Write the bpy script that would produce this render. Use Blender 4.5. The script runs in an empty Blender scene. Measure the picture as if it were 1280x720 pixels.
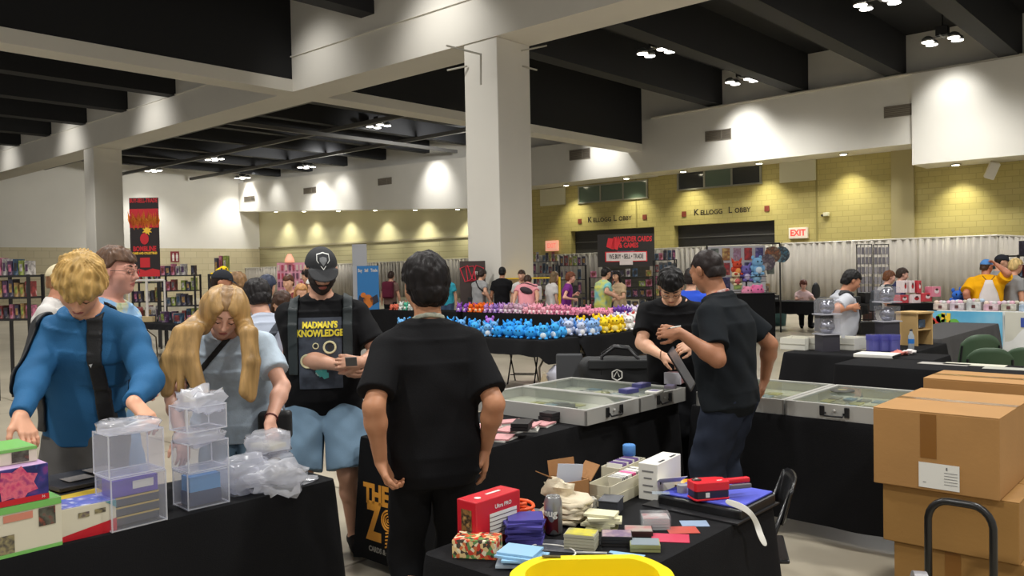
import bpy, math, random
import numpy as np
from mathutils import Vector, Matrix
from mathutils.bvhtree import BVHTree
random.seed(7)
rs = np.random.RandomState(5)
scn = bpy.context.scene
COL = scn.collection
PI = math.pi
rad = math.radians
# ---------------------------------------------------------------- camera (hall axes: +Y runs along the tables, -X to the far left wall)
EYE = np.array([0, 0, 1.70])
FOC = 1037.08
_y, _p, _r = np.radians([-41.8687, -1.3284, -1.0839])
FW = np.array([math.sin(_y) * math.cos(_p), math.cos(_y) * math.cos(_p), math.sin(_p)])
_r0 = np.array([math.cos(_y), -math.sin(_y), 0])
_u0 = np.cross(_r0, FW)
RT = math.cos(_r) * _r0 + math.sin(_r) * _u0
UP = -math.sin(_r) * _r0 + math.cos(_r) * _u0
HF = np.array([math.sin(_y), math.cos(_y), 0])
HR = np.array([math.cos(_y), -math.sin(_y), 0])
def ray(x, y): return FW + RT * (x - 640) / FOC - UP * (y - 360) / FOC
def PZ(x, y, z):
    d = ray(x, y); return EYE + d * (z - 1.70) / d[2]
def PY(x, y, v):
    d = ray(x, y); return EYE + d * v / d[1]
def PX(x, y, v):
    d = ray(x, y); return EYE + d * v / d[0]
def PD(x, y, t): return EYE + ray(x, y) * t
cam = bpy.data.cameras.new('camera'); camo = bpy.data.objects.new('camera', cam); COL.objects.link(camo)
camo.matrix_world = Matrix(((RT[0], UP[0], -FW[0], 0), (RT[1], UP[1], -FW[1], 0), (RT[2], UP[2], -FW[2], 1.70), (0, 0, 0, 1)))
cam.sensor_width = 36; cam.lens = 36 * FOC / 1280; cam.clip_end = 200; cam.clip_start = .05
scn.camera = camo
# ---------------------------------------------------------------- materials
MATS = {}
def lin(c):
    return tuple((v / 255 / 12.92 if v / 255 <= .04045 else ((v / 255 + .055) / 1.055) ** 2.4) for v in c)
def M(name, c=(128, 128, 128), rough=.6, metal=0, bump=0, bscale=60, var=0, vscale=8, emit=0, trans=0, alpha=1, spec=.5, sheen=0, stretch=None):
    if name in MATS: return MATS[name]
    m = bpy.data.materials.new(name); m.use_nodes = True
    nt = m.node_tree; b = nt.nodes['Principled BSDF']
    col = lin(c)
    b.inputs['Base Color'].default_value = (*col, 1)
    b.inputs['Roughness'].default_value = rough; b.inputs['Metallic'].default_value = metal
    b.inputs['Specular IOR Level'].default_value = spec
    if sheen: b.inputs['Sheen Weight'].default_value = sheen
    if trans: b.inputs['Transmission Weight'].default_value = trans; b.inputs['IOR'].default_value = 1.12
    if alpha < 1: b.inputs['Alpha'].default_value = alpha
    if emit:
        b.inputs['Emission Color'].default_value = (*col, 1); b.inputs['Emission Strength'].default_value = emit
    if bump or var:
        tc = nt.nodes.new('ShaderNodeTexCoord'); mp = nt.nodes.new('ShaderNodeMapping')
        nt.links.new(tc.outputs['Object'], mp.inputs[0])
        if stretch: mp.inputs['Scale'].default_value = stretch
    if bump:
        n = nt.nodes.new('ShaderNodeTexNoise'); n.inputs['Scale'].default_value = bscale; n.inputs['Detail'].default_value = 4
        nt.links.new(mp.outputs[0], n.inputs['Vector'])
        bm_ = nt.nodes.new('ShaderNodeBump'); bm_.inputs['Strength'].default_value = bump; bm_.inputs['Distance'].default_value = .01
        nt.links.new(n.outputs['Fac'], bm_.inputs['Height']); nt.links.new(bm_.outputs[0], b.inputs['Normal'])
    if var:
        n = nt.nodes.new('ShaderNodeTexNoise'); n.inputs['Scale'].default_value = vscale; n.inputs['Detail'].default_value = 5
        nt.links.new(mp.outputs[0], n.inputs['Vector'])
        rp = nt.nodes.new('ShaderNodeValToRGB'); rp.color_ramp.elements[0].position = .32; rp.color_ramp.elements[1].position = .68
        rp.color_ramp.elements[0].color = (*[v * (1 - var) for v in col], 1); rp.color_ramp.elements[1].color = (*[min(1, v * (1 + var)) for v in col], 1)
        nt.links.new(n.outputs['Fac'], rp.inputs[0]); nt.links.new(rp.outputs[0], b.inputs['Base Color'])
        if emit: nt.links.new(rp.outputs[0], b.inputs['Emission Color'])
    MATS[name] = m
    return m
def clear_mat(name, tint=(235, 238, 242), opac=.12, rough=.08, ior=1.22):
    """thin clear plastic: mostly see-through film with a gloss"""
    if name in MATS: return MATS[name]
    m = bpy.data.materials.new(name); m.use_nodes = True; nt = m.node_tree
    for n in list(nt.nodes):
        if n.type != 'OUTPUT_MATERIAL': nt.nodes.remove(n)
    out = [n for n in nt.nodes if n.type == 'OUTPUT_MATERIAL'][0]
    t = nt.nodes.new('ShaderNodeBsdfTransparent'); d = nt.nodes.new('ShaderNodeBsdfDiffuse'); g = nt.nodes.new('ShaderNodeBsdfGlossy')
    t.inputs[0].default_value = (*[.5 + .5 * v for v in lin(tint)], 1); d.inputs[0].default_value = (*lin(tint), 1); g.inputs['Roughness'].default_value = rough
    tl = nt.nodes.new('ShaderNodeBsdfTranslucent'); tl.inputs[0].default_value = (*lin(tint), 1); ad = nt.nodes.new('ShaderNodeMixShader'); ad.inputs[0].default_value = .5
    nt.links.new(d.outputs[0], ad.inputs[1]); nt.links.new(tl.outputs[0], ad.inputs[2])
    mx = nt.nodes.new('ShaderNodeMixShader'); mx.inputs[0].default_value = opac
    nt.links.new(t.outputs[0], mx.inputs[1]); nt.links.new(ad.outputs[0], mx.inputs[2])
    fr = nt.nodes.new('ShaderNodeFresnel'); fr.inputs[0].default_value = ior
    ge = nt.nodes.new('ShaderNodeNewGeometry'); ml = nt.nodes.new('ShaderNodeMath'); ml.operation = 'SUBTRACT'; ml.use_clamp = True
    nt.links.new(fr.outputs[0], ml.inputs[0]); nt.links.new(ge.outputs['Backfacing'], ml.inputs[1])
    mx2 = nt.nodes.new('ShaderNodeMixShader'); nt.links.new(ml.outputs[0], mx2.inputs[0])
    nt.links.new(mx.outputs[0], mx2.inputs[1]); nt.links.new(g.outputs[0], mx2.inputs[2]); nt.links.new(mx2.outputs[0], out.inputs[0])
    MATS[name] = m; return m
def brick_mat(name, c1, c2, mortar, bw, bh, axis='x', bumpd=.3, msize=.012):
    if name in MATS: return MATS[name]
    m = bpy.data.materials.new(name); m.use_nodes = True; nt = m.node_tree; b = nt.nodes['Principled BSDF']
    tc = nt.nodes.new('ShaderNodeTexCoord'); sp = nt.nodes.new('ShaderNodeSeparateXYZ'); cb = nt.nodes.new('ShaderNodeCombineXYZ')
    nt.links.new(tc.outputs['Object'], sp.inputs[0]); nt.links.new(sp.outputs[0 if axis == 'x' else 1], cb.inputs[0]); nt.links.new(sp.outputs[2], cb.inputs[1])
    br = nt.nodes.new('ShaderNodeTexBrick'); nt.links.new(cb.outputs[0], br.inputs['Vector'])
    br.inputs['Scale'].default_value = 1; br.inputs['Brick Width'].default_value = bw; br.inputs['Row Height'].default_value = bh
    br.inputs['Mortar Size'].default_value = msize; br.inputs['Color1'].default_value = (*lin(c1), 1); br.inputs['Color2'].default_value = (*lin(c2), 1); br.inputs['Mortar'].default_value = (*lin(mortar), 1)
    nt.links.new(br.outputs['Color'], b.inputs['Base Color']); b.inputs['Roughness'].default_value = .55
    bp = nt.nodes.new('ShaderNodeBump'); bp.inputs['Strength'].default_value = bumpd; bp.inputs['Distance'].default_value = .01; bp.invert = True
    nt.links.new(br.outputs['Fac'], bp.inputs['Height']); nt.links.new(bp.outputs[0], b.inputs['Normal'])
    MATS[name] = m; return m
def mottled(name, cols, scale=6, rough=.5, kind='noise'):
    """printed artwork: blotches of several colours"""
    if name in MATS: return MATS[name]
    m = bpy.data.materials.new(name); m.use_nodes = True; nt = m.node_tree; b = nt.nodes['Principled BSDF']
    tc = nt.nodes.new('ShaderNodeTexCoord')
    if kind == 'cells':
        n = nt.nodes.new('ShaderNodeTexVoronoi'); n.inputs['Scale'].default_value = scale; o = nt.nodes.new('ShaderNodeSeparateColor')
        nt.links.new(n.outputs['Color'], o.inputs[0]); fac = o.outputs[0]
    else:
        n = nt.nodes.new('ShaderNodeTexNoise'); n.inputs['Scale'].default_value = scale; n.inputs['Detail'].default_value = 3; fac = n.outputs['Fac']
    nt.links.new(tc.outputs['Object'], n.inputs['Vector'])
    rp = nt.nodes.new('ShaderNodeValToRGB'); rp.color_ramp.interpolation = 'CONSTANT' if kind == 'cells' else 'LINEAR'
    k = len(cols); e = rp.color_ramp.elements
    lo, hi = (0, 1) if kind == 'cells' else (.3, .72)
    for i, c in enumerate(cols):
        pos = lo + (hi - lo) * (i / k if kind == 'cells' else i / max(1, k - 1))
        el = e[i] if i < 2 else e.new(pos)
        el.position = pos; el.color = (*lin(c), 1)
    nt.links.new(fac, rp.inputs[0]); nt.links.new(rp.outputs[0], b.inputs['Base Color']); b.inputs['Roughness'].default_value = rough
    MATS[name] = m; return m
# ---------------------------------------------------------------- objects
def tag(o, label=None, cat=None, group=None, kind=None):
    if label: o['label'] = label
    if cat: o['category'] = cat
    if group: o['group'] = group
    if kind: o['kind'] = kind
    return o
def thing(name, label, cat, loc=(0, 0, 0), rz=0, group=None):
    o = bpy.data.objects.new(name, None); COL.objects.link(o)
    o.location = tuple(float(v) for v in loc); o.rotation_euler = (0, 0, rz); o.empty_display_size = .1
    return tag(o, label, cat, group)
def copy_tree(o, parent=None):
    c = o.copy(); COL.objects.link(c)
    if parent: c.parent = parent
    for ch in list(o.children): copy_tree(ch, c)
    return c
def mesh_obj(name, v, f, mats, parent=None, mi=None, smooth=False, loc=None, rz=0, label=None, bevel=0, subs=0, solid=0):
    me = bpy.data.meshes.new(name); me.from_pydata([tuple(map(float, p)) for p in v], [], f); me.update()
    if not isinstance(mats, (list, tuple)): mats = [mats]
    for m in mats: me.materials.append(m)
    if mi is not None: me.polygons.foreach_set('material_index', np.array(mi, dtype=np.int32))
    if smooth: me.polygons.foreach_set('use_smooth', np.ones(len(me.polygons), dtype=bool))
    o = bpy.data.objects.new(name, me); COL.objects.link(o)
    if parent: o.parent = parent
    if loc is not None: o.location = tuple(float(q) for q in loc)
    if rz: o.rotation_euler = (0, 0, rz)
    if label: o['label'] = label
    if solid: md = o.modifiers.new('s', 'SOLIDIFY'); md.thickness = solid
    if bevel: md = o.modifiers.new('b', 'BEVEL'); md.width = bevel; md.segments = 2; md.limit_method = 'ANGLE'; md.angle_limit = .6
    if subs: md = o.modifiers.new('u', 'SUBSURF'); md.levels = subs; md.render_levels = subs
    return o
class MB:
    def __init__(s): s.v = []; s.f = []; s.mi = []; s.X = None
    def _add(s, v, f, mi=0, at=None, rot=None):
        n = len(s.v)
        for p in v:
            p = Vector([float(q) for q in p])
            if rot is not None: p = rot @ p
            if at is not None: p = p + Vector([float(q) for q in at])
            s.v.append(p)
        for q in f: s.f.append([n + i for i in q]); s.mi.append(mi)
        return s
    def box(s, c, size, rot=None, mi=0, taper=1):
        x, y, z = [q / 2 for q in size]
        v = [(-x, -y, -z), (x, -y, -z), (x, y, -z), (-x, y, -z), (-x * taper, -y * taper, z), (x * taper, -y * taper, z), (x * taper, y * taper, z), (-x * taper, y * taper, z)]
        if isinstance(rot, (int, float)): rot = Matrix.Rotation(rot, 3, 'Z')
        return s._add(v, [(0, 3, 2, 1), (4, 5, 6, 7), (0, 1, 5, 4), (1, 2, 6, 5), (2, 3, 7, 6), (3, 0, 4, 7)], mi, c, rot)
    def bb(s, lo, hi, mi=0):
        return s.box([(a + b) / 2 for a, b in zip(lo, hi)], [b - a for a, b in zip(lo, hi)], mi=mi)
    def quad(s, a, b, c, d, mi=0): return s._add([a, b, c, d], [(0, 1, 2, 3)], mi)
    def tube(s, pts, r, n=8, mi=0, closed=False):
        pts = [Vector([float(q) for q in p]) for p in pts]; rr = r if isinstance(r, (list, tuple)) else [r] * len(pts)
        k = len(pts); v = []; prev = None
        for i, p in enumerate(pts):
            d = (pts[(i + 1) % k] - pts[i - 1]) if (closed or 0 < i < k - 1) else (pts[1] - pts[0] if i == 0 else pts[-1] - pts[-2])
            d.normalize()
            a = d.orthogonal().normalized() if prev is None else (prev - d * prev.dot(d)).normalized()
            prev = a; b = d.cross(a)
            v += [p + (a * math.cos(2 * PI * j / n) + b * math.sin(2 * PI * j / n)) * rr[i] for j in range(n)]
        f = []
        for i in range(k if closed else k - 1):
            i2 = (i + 1) % k
            for j in range(n): f.append((i * n + j, i * n + (j + 1) % n, i2 * n + (j + 1) % n, i2 * n + j))
        if not closed: f += [list(range(n))[::-1], [(k - 1) * n + j for j in range(n)]]
        return s._add(v, f, mi)
    def lathe(s, prof, c=(0, 0, 0), n=20, mi=0, rot=None):
        v = []; f = []; k = len(prof)
        for (r, z) in prof: v += [(r * math.cos(2 * PI * j / n), r * math.sin(2 * PI * j / n), z) for j in range(n)]
        for i in range(k - 1):
            for j in range(n): f.append((i * n + j, i * n + (j + 1) % n, (i + 1) * n + (j + 1) % n, (i + 1) * n + j))
        f += [list(range(n))[::-1], [(k - 1) * n + j for j in range(n)]]
        return s._add(v, f, mi, c, rot)
    def ball(s, c, r, n=10, mi=0, rot=None):
        r = r if isinstance(r, (tuple, list)) else (r, r, r)
        v = [(0, 0, -r[2])]; f = []; m = max(4, n * 2 // 3)
        for i in range(1, m):
            t = -PI / 2 + PI * i / m
            v += [(r[0] * math.cos(t) * math.cos(2 * PI * j / n), r[1] * math.cos(t) * math.sin(2 * PI * j / n), r[2] * math.sin(t)) for j in range(n)]
        v.append((0, 0, r[2])); top = len(v) - 1
        for j in range(n): f.append((0, 1 + (j + 1) % n, 1 + j)); f.append((top, 1 + (m - 2) * n + j, 1 + (m - 2) * n + (j + 1) % n))
        for i in range(m - 2):
            for j in range(n): f.append((1 + i * n + j, 1 + i * n + (j + 1) % n, 1 + (i + 1) * n + (j + 1) % n, 1 + (i + 1) * n + j))
        return s._add(v, f, mi, c, rot)
    def prism(s, poly, z0, z1, mi=0, rot=None, at=None):
        k = len(poly); v = [(x, y, z0) for x, y in poly] + [(x, y, z1) for x, y in poly]
        f = [list(range(k))[::-1], list(range(k, 2 * k))] + [(i, (i + 1) % k, k + (i + 1) % k, k + i) for i in range(k)]
        return s._add(v, f, mi, at, rot)
    def text(s, txt, size, at, rot=None, mi=0, bold=.0, align='CENTER', ext=.002, sx=1, shear=0):
        cu = bpy.data.curves.new('t', 'FONT'); cu.body = txt; cu.size = size; cu.offset = bold; cu.extrude = ext; cu.align_x = align; cu.align_y = 'CENTER'; cu.shear = shear; cu.resolution_u = 3
        ob = bpy.data.objects.new('t', cu); COL.objects.link(ob)
        dg = bpy.context.evaluated_depsgraph_get(); me = ob.evaluated_get(dg).to_mesh()
        v = [(q.co.x * sx, q.co.y, q.co.z) for q in me.vertices]; f = [list(q.vertices) for q in me.polygons]
        ob.evaluated_get(dg).to_mesh_clear(); bpy.data.objects.remove(ob); bpy.data.curves.remove(cu)
        return s._add(v, f, mi, at, rot)
    def build(s, name, mats, parent=None, **k):
        return mesh_obj(name, s.v, s.f, mats, parent, mi=s.mi, **k)
RX90 = Matrix.Rotation(PI / 2, 3, 'X')          # a plane drawn in x,y stood up facing -Y
def stand(rz): return Matrix.Rotation(rz, 3, 'Z') @ RX90
def struct(name, mb, mats, parent=None, **k):
    o = mb.build(name, mats, parent, **k)
    if parent is None: o['kind'] = 'structure'
    return o
def smoothby(o, ang=40):
    o.data.polygons.foreach_set('use_smooth', np.ones(len(o.data.polygons), dtype=bool))
    try: o.data.set_sharp_from_angle(angle=rad(ang))
    except Exception: pass
    return o
# ---------------------------------------------------------------- the hall
white = M('white_paint', (228, 225, 216), .7, bump=.05, bscale=9, var=.03, vscale=.6)
warmw = M('beam_paint', (219, 215, 205), .7, var=.04, vscale=.5)
black = M('black_paint', (20, 21, 24), .8)
joistm = M('dark_joist_paint', (33, 34, 37), .75)
brick = brick_mat('yellow_block', (188, 174, 108), (180, 166, 101), (168, 155, 94), .42, .2, 'x')
siding = brick_mat('pale_siding', (203, 196, 158), (198, 191, 152), (160, 152, 118), 6, .3, 'x')
tanblock = brick_mat('tan_block', (205, 194, 160), (198, 186, 152), (176, 165, 135), .8, .4, 'y')
# floor of polished concrete with joints and scuffs
def floor_mat():
    m = bpy.data.materials.new('polished_concrete'); m.use_nodes = True; nt = m.node_tree; b = nt.nodes['Principled BSDF']
    tc = nt.nodes.new('ShaderNodeTexCoord'); n = nt.nodes.new('ShaderNodeTexNoise'); n.inputs['Scale'].default_value = .9; n.inputs['Detail'].default_value = 7
    nt.links.new(tc.outputs['Object'], n.inputs['Vector'])
    rp = nt.nodes.new('ShaderNodeValToRGB'); rp.color_ramp.elements[0].position = .3; rp.color_ramp.elements[1].position = .7
    rp.color_ramp.elements[0].color = (*lin((150, 142, 124)), 1); rp.color_ramp.elements[1].color = (*lin((178, 169, 150)), 1)
    nt.links.new(n.outputs['Fac'], rp.inputs[0])
    br = nt.nodes.new('ShaderNodeTexBrick'); br.offset = 0; br.inputs['Scale'].default_value = 1; br.inputs['Brick Width'].default_value = 3.4; br.inputs['Row Height'].default_value = 3.4; br.inputs['Mortar Size'].default_value = .012
    br.inputs['Color1'].default_value = br.inputs['Color2'].default_value = (1, 1, 1, 1); br.inputs['Mortar'].default_value = (.45, .43, .4, 1)
    nt.links.new(tc.outputs['Object'], br.inputs['Vector'])
    mx = nt.nodes.new('ShaderNodeMix'); mx.data_type = 'RGBA'; mx.blend_type = 'MULTIPLY'; mx.inputs[0].default_value = 1
    nt.links.new(rp.outputs[0], mx.inputs[6]); nt.links.new(br.outputs['Color'], mx.inputs[7]); nt.links.new(mx.outputs[2], b.inputs['Base Color'])
    b.inputs['Roughness'].default_value = .28
    MATS['floor'] = m; return m
struct('floor', MB().bb((-52, -6, -.2), (9, 32, 0)), floor_mat())
struct('ceiling', MB().bb((-52, -6, 9.3), (9, 32, 9.5)), black)
struct('wall_left', MB().bb((-51.4, -6, 3.4), (-51, 32, 9.3), 0).bb((-51.4, -6, 0), (-51, 32, 3.4), 1), [white, tanblock])
# back wall in yellow block, two tall roller-door openings, a tan pilaster, pale siding to the left
wb = MB()
for x0, x1, z0, z1 in ((-29, -24.0, 0, 5.9), (-24.0, -19.43, 3.4, 5.9), (-19.43, -18.45, 0, 5.9), (-18.45, -13.97, 3.4, 5.9), (-13.97, 9, 0, 5.9)):
    wb.bb((x0, 31, z0), (x1, 31.5, z1))
for x0, x1, z0, z1 in ((-29, 9, 5.9, 9.3),): wb.bb((x0, 31, z0), (x1, 31.5, z1), 1)
wb.bb((-51, 31, 3.42), (-29, 31.5, 9.3), 3).bb((-51, 30.98, 0), (-29, 31.5, 3.42), 2)
struct('wall_back', wb, [brick, white, siding, M('pale_wall', (214, 208, 172), .7)])
struct('trim_1', MB().bb((-9.6, 30.9, 0), (-8.85, 31, 5.6)), M('pilaster_tan', (176, 164, 118), .65))
struct('trim_2', MB().bb((-51, 30.9, 3.40), (-29, 31, 3.5)), M('pale_trim', (196, 188, 160), .6))
struct('trim_3', MB().bb((-12.33, 30.97, 0), (-12.27, 31, 5.6)).bb((-20.35, 30.97, 3.4), (-20.3, 31, 5.6)), M('joint_tan', (150, 138, 80), .7))
doorm = M('roller_door', (62, 60, 56), .5, var=.05)
for i, (x0, x1) in enumerate(((-24.0, -19.43), (-18.45, -13.97))):
    d = MB().bb((x0, 31.35, 0), (x1, 31.48, 3.4), 0)
    for z in np.arange(.2, 3.3, .2): d.bb((x0, 31.335, z), (x1, 31.35, z + .02), 0)
    d.bb((x0, 31.32, 2.86), (x1, 31.35, 2.9), 1)
    o = struct('door_%d' % (i + 1), d, [doorm, M('door_bar', (120, 118, 112), .5)])
# clerestory windows
glassg = M('greenish_glass', (92, 108, 92), .12, spec=.8); glassd = M('dark_glass', (48, 50, 48), .12, spec=.8)
for i, (a, b, z0, z1, kinds) in enumerate(((-23.46, -19.75, 4.72, 5.42, 'ggg'), (-18.2, -14.5, 4.92, 5.6, 'dgd'))):
    fr = MB(); w = (b - a) / 3
    fr.bb((a - .06, 30.93, z0 - .06), (b + .06, 31, z0)).bb((a - .06, 30.93, z1), (b + .06, 31, z1 + .06))
    for k in range(4): fr.bb((a + k * w - .04, 30.935, z0), (a + k * w + .04, 31, z1))
    wo = struct('window_%d' % (i + 1), fr, M('window_frame', (150, 148, 132), .4, .4))
    for k in range(3): MB().bb((a + k * w + .04, 30.96, z0), (a + (k + 1) * w - .04, 30.99, z1)).build('pane', glassg if kinds[k] == 'g' else glassd, wo)
# soffits: white bulkhead in front of the back wall, and its underside
def soffit(name, x0, x1, zb0, zb1, zt0, zt1, yf=29.5):
    m = MB(); v = [(x0, yf, zb0), (x1, yf, zb1), (x1, yf, zt1), (x0, yf, zt0), (x0, 31, zb0), (x1, 31, zb1), (x1, 31, zt1), (x0, 31, zt0)]
    m._add(v, [(0, 1, 2, 3), (5, 4, 7, 6), (0, 4, 5, 1), (3, 2, 6, 7), (0, 3, 7, 4), (1, 5, 6, 2)])
    return struct(name, m, white)
soffit('beam_soffit', -51, -28.5, 5.9, 4.72, 7.8, 7.3)
soffit('beam_soffit', -28.5, -19.2, 5.52, 5.55, 7.3, 7.3)
soffit('beam_soffit', -19.2, -8.45, 5.58, 5.6, 7.76, 7.86)
soffit('beam_soffit', -8.45, 9, 4.88, 4.86, 7.86, 8.0, 29.35)
struct('trim_4', MB().tube([(-18.5, 29.44, 7.80), (-8.4, 29.44, 7.90), (6, 29.29, 8.04)], .05), M('pipe_white', (205, 200, 186), .5))
# big white beam along the hall, its cross beam with the black panel above, and the columns
struct('beam_main', MB().bb((-51, 12.65, 6.5), (9, 13.75, 9.3)).bb((-51, 12.60, 7.40), (9, 12.65, 7.43)), warmw)
struct('beam_cross', MB().bb((-19.72, -6, 6.5), (-19.0, 12.65, 6.82)).bb((-19.72, 13.75, 6.5), (-19.0, 29.5, 6.78)), warmw)
struct('beam_cross_panel', MB().bb((-19.3, -6, 6.82), (-19.02, 12.65, 9.3)).bb((-19.3, 13.75, 6.78), (-19.02, 29.5, 9.3)), black)
struct('column_near', MB().bb((-12.62, 12.68, 0), (-11.66, 13.72, 6.5)), warmw, bevel=.02)
struct('column_far', MB().bb((-32.95, 12.68, 0), (-32.05, 13.72, 6.5)), warmw, bevel=.02)
# grey joists under the deck
for x in (-15.55, -12.13, -8.77, -5.38, -1.98, 1.4):
    struct('beam_joist', MB().bb((x - .55, 13.75, 7.95), (x, 29.9, 9.3)), joistm)
for x in (-15.55, -12.13, -8.77, -5.38, -1.98): struct('beam_joist', MB().bb((x - .5, -6, 7.8), (x, 12.65, 9.3)), joistm)
for x in (-22.0, -25.48, -28.96, -32.45, -36.0, -39.5, -43.0, -46.5): struct('beam_joist', MB().bb((x - .5, -6, 7.4), (x, 12.65, 9.3)), joistm)
for x in (-22.0, -25.48, -28.96, -32.45, -36.0, -39.5, -43.0, -46.5): struct('beam_joist', MB().bb((x - .4, 13.75, 7.9), (x, 29.9, 9.3)), joistm)
strut = M('grey_strut', (96, 95, 92), .6)
for y in (17.2, 21.5, 25.8): struct('beam_strut', MB().bb((-50.5, y, 7.72), (-19.8, y + .16, 7.88)), strut)
for x in (-24.0, -30.0): struct('beam_strut', MB().bb((x, 13.8, 7.56), (x + .16, 29.4, 7.72)), strut)
struct('wall_upper', MB().bb((-51, 29.9, 7.3), (9, 30.1, 9.3)), white)
# vents in the soffit
ventm = M('vent_grey', (128, 120, 108), .5); ventd = M('vent_dark', (96, 90, 80), .6)
for i, (x0, x1, z0, z1, lab) in enumerate(((-16.09, -14.99, 6.54, 6.93, 'grey louvred vent between the two bright scallops, above the second roller door'), (-9.37, -8.0, 6.55, 6.93, 'grey louvred vent on the white bulkhead nearest the right edge'), (-22.83, -21.69, 6.48, 6.93, 'grey louvred vent just right of the square white column'),
        (-28.6, -27.4, 6.4, 6.8, 'grey louvred vent half hidden at the left of the square white column'), (-36.25, -35.1, 6.45, 6.82, 'grey louvred vent above the blue banner, between two scallops of light'), (-43.4, -42.1, 6.5, 6.86, 'grey louvred vent second from the far left corner'), (-50.3, -49.0, 6.5, 6.86, 'grey louvred vent closest to the far left corner'))):
    yf = 29.34 if x1 > -8.4 else 29.5
    t = thing('air_vent', lab, 'vent', ((x0 + x1) / 2, 29.5, (z0 + z1) / 2), 0, 'air vents in the bulkhead')
    w, h = x1 - x0, z1 - z0
    fr = MB().bb((-w / 2, -.03, -h / 2), (w / 2, 0, -h / 2 + .03)).bb((-w / 2, -.03, h / 2 - .03), (w / 2, 0, h / 2)).bb((-w / 2, -.03, -h / 2), (-w / 2 + .03, 0, h / 2)).bb((w / 2 - .03, -.03, -h / 2), (w / 2, 0, h / 2)).bb((.12 * w, -.03, -h / 2), (.15 * w, 0, h / 2))
    fr.build('frame', ventm, t)
    lv = MB().bb((-w / 2, -.004, -h / 2), (w / 2, 0, h / 2), 1)
    for k in range(6): lv.box((0, -.015, -h / 2 + h * (k + .5) / 6), (w - .06, .004, .05), Matrix.Rotation(.6, 3, 'X'))
    lv.build('louvres', [ventm, ventd], t)
# signs on the block wall
ink = M('sign_ink', (52, 44, 28), .6); oxide = M('oxide_plate', (120, 52, 36), .6)
for (xa, xb, z, lab) in ((-23.0, -20.35, 3.86, 'dark wall lettering for the lobby over the roller door with the black banner'), (-17.5, -14.72, 3.88, 'dark wall lettering for the lobby over the roller door beside the exit sign')):
    t = thing('wall_lettering', lab, 'sign', ((xa + xb) / 2, 31, z), 0, 'lobby signs on the wall')
    m = MB(); w = xb - xa; R = RX90
    m.text('K', .36, (-w / 2 + .12, -.01, .02), R, 0, .006).text('ELLOGG', .27, (-w / 2 + .82, -.01, -.01), R, 0, .005)
    m.text('L', .36, (w / 2 - 1.12, -.01, .02), R, 0, .006).text('OBBY', .27, (w / 2 - .58, -.01, -.01), R, 0, .005)
    m.build('letters', ink, t)
    for sx in (-1, 1): MB().bb((sx * (w / 2 + .45) - .1, -.03, -.12), (sx * (w / 2 + .45) + .1, 0, .1)).build('plate', oxide, t)
# ---------------------------------------------------------------- lamps of the hall
lampm = M('lamp_lens', (255, 250, 238), .4, emit=9); lampbody = M('lamp_housing', (40, 40, 42), .5)
canm = M('can_lens', (255, 246, 214), .4, emit=14); chrome = M('brushed_steel', (168, 168, 166), .3, .9)
def spot(name, loc, tgt, power, size, blend=.6, r=.15, col=(1, .98, .94)):
    l = bpy.data.lights.new(name, 'SPOT'); l.energy = power; l.spot_size = rad(size); l.spot_blend = blend; l.shadow_soft_size = r; l.color = col
    o = bpy.data.objects.new(name, l); COL.objects.link(o); o.location = loc
    o.rotation_euler = (Vector(tgt) - Vector(loc)).to_track_quat('-Z', 'Y').to_euler(); return o
def make_cluster():
    t = thing('ceiling_light', 'x', 'ceiling light', (0, 0, 0), 0, 'clusters of round ceiling lamps')
    MB().box((0, 0, .28), (.3, .3, .26)).build('housing', lampbody, t)
    MB().tube([(0, 0, .4), (0, 0, 1.3)], .02, 6).build('hanger', lampbody, t)
    MB().tube([(-.42, 0, .13), (.42, 0, .13)], .02, 6).tube([(0, -.3, .13), (0, .3, .13)], .02, 6).build('bracket', chrome, t)
    for sx, sy in ((-1, -.6), (1, -.6), (-1, .6), (1, .6)):
        h = MB().lathe([(.07, .16), (.15, .1), (.17, 0)], (sx * .34, sy * .34, 0), 14).build('lamp', chrome, t, smooth=True)
        MB().lathe([(.16, .004), (.155, -.012), (.08, -.03)], (sx * .34, sy * .34, 0), 14).build('lens', lampm, h, smooth=True)
    return t
cl0 = make_cluster(); first = True
CL = [(-13.2, 21.3, 8.0, 'four-lamp ceiling light left of the one beside the bulkhead, under the black joists'), (-13.2, 26.8, 8.0, 'four-lamp ceiling light hanging in front of the bulkhead above its long left vent'), (-7.0, 21.6, 8.1, 'four-lamp ceiling light cut by the top edge of the photo'), (-6.7, 26.2, 8.0, 'four-lamp ceiling light beside the black joist near the top right corner'),
      (-42.5, 23.2, 8.0, 'small far ceiling light over the flame banner'), (-49.4, 23.0, 8.0, 'small far ceiling light against the far left wall'), (-41.6, 28.5, 7.9, 'small far ceiling light above the far bulkhead corner, right one'), (-49.6, 29.0, 8.0, 'small far ceiling light tucked in the far left corner'), (-28.4, 23.2, 8.0, 'small far ceiling light seen between grey struts left of the white column'),
      (-13.2, 8, 8.0, 0), (-13.2, 2, 8.0, 0), (-6.5, 8, 8.0, 0), (-6.5, 2.0, 8.0, 0), (0.5, 5, 8.0, 0), (-1, 21.6, 8.0, 0), (-1, 10, 8.0, 0), (-24, 6, 7.6, 0), (-31, 4, 7.6, 0), (-31, 10, 7.6, 0), (-40, 6, 7.6, 0), (-25, 18, 8, 0), (-34, 18, 8, 0), (-3, -2, 8.0, 0), (4, 1, 8, 0)]
for i, (x, y, z, lab) in enumerate(CL):
    if lab:
        t = cl0 if first else copy_tree(cl0); first = False
        t.location = (x, y, z); t['label'] = lab
    far = x < -20
    spot('lamp_beam', (x, y, z - .08), (x, y, 0), 1050 if not far else 850, 150 if not far else 112, .9, .3)
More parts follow.
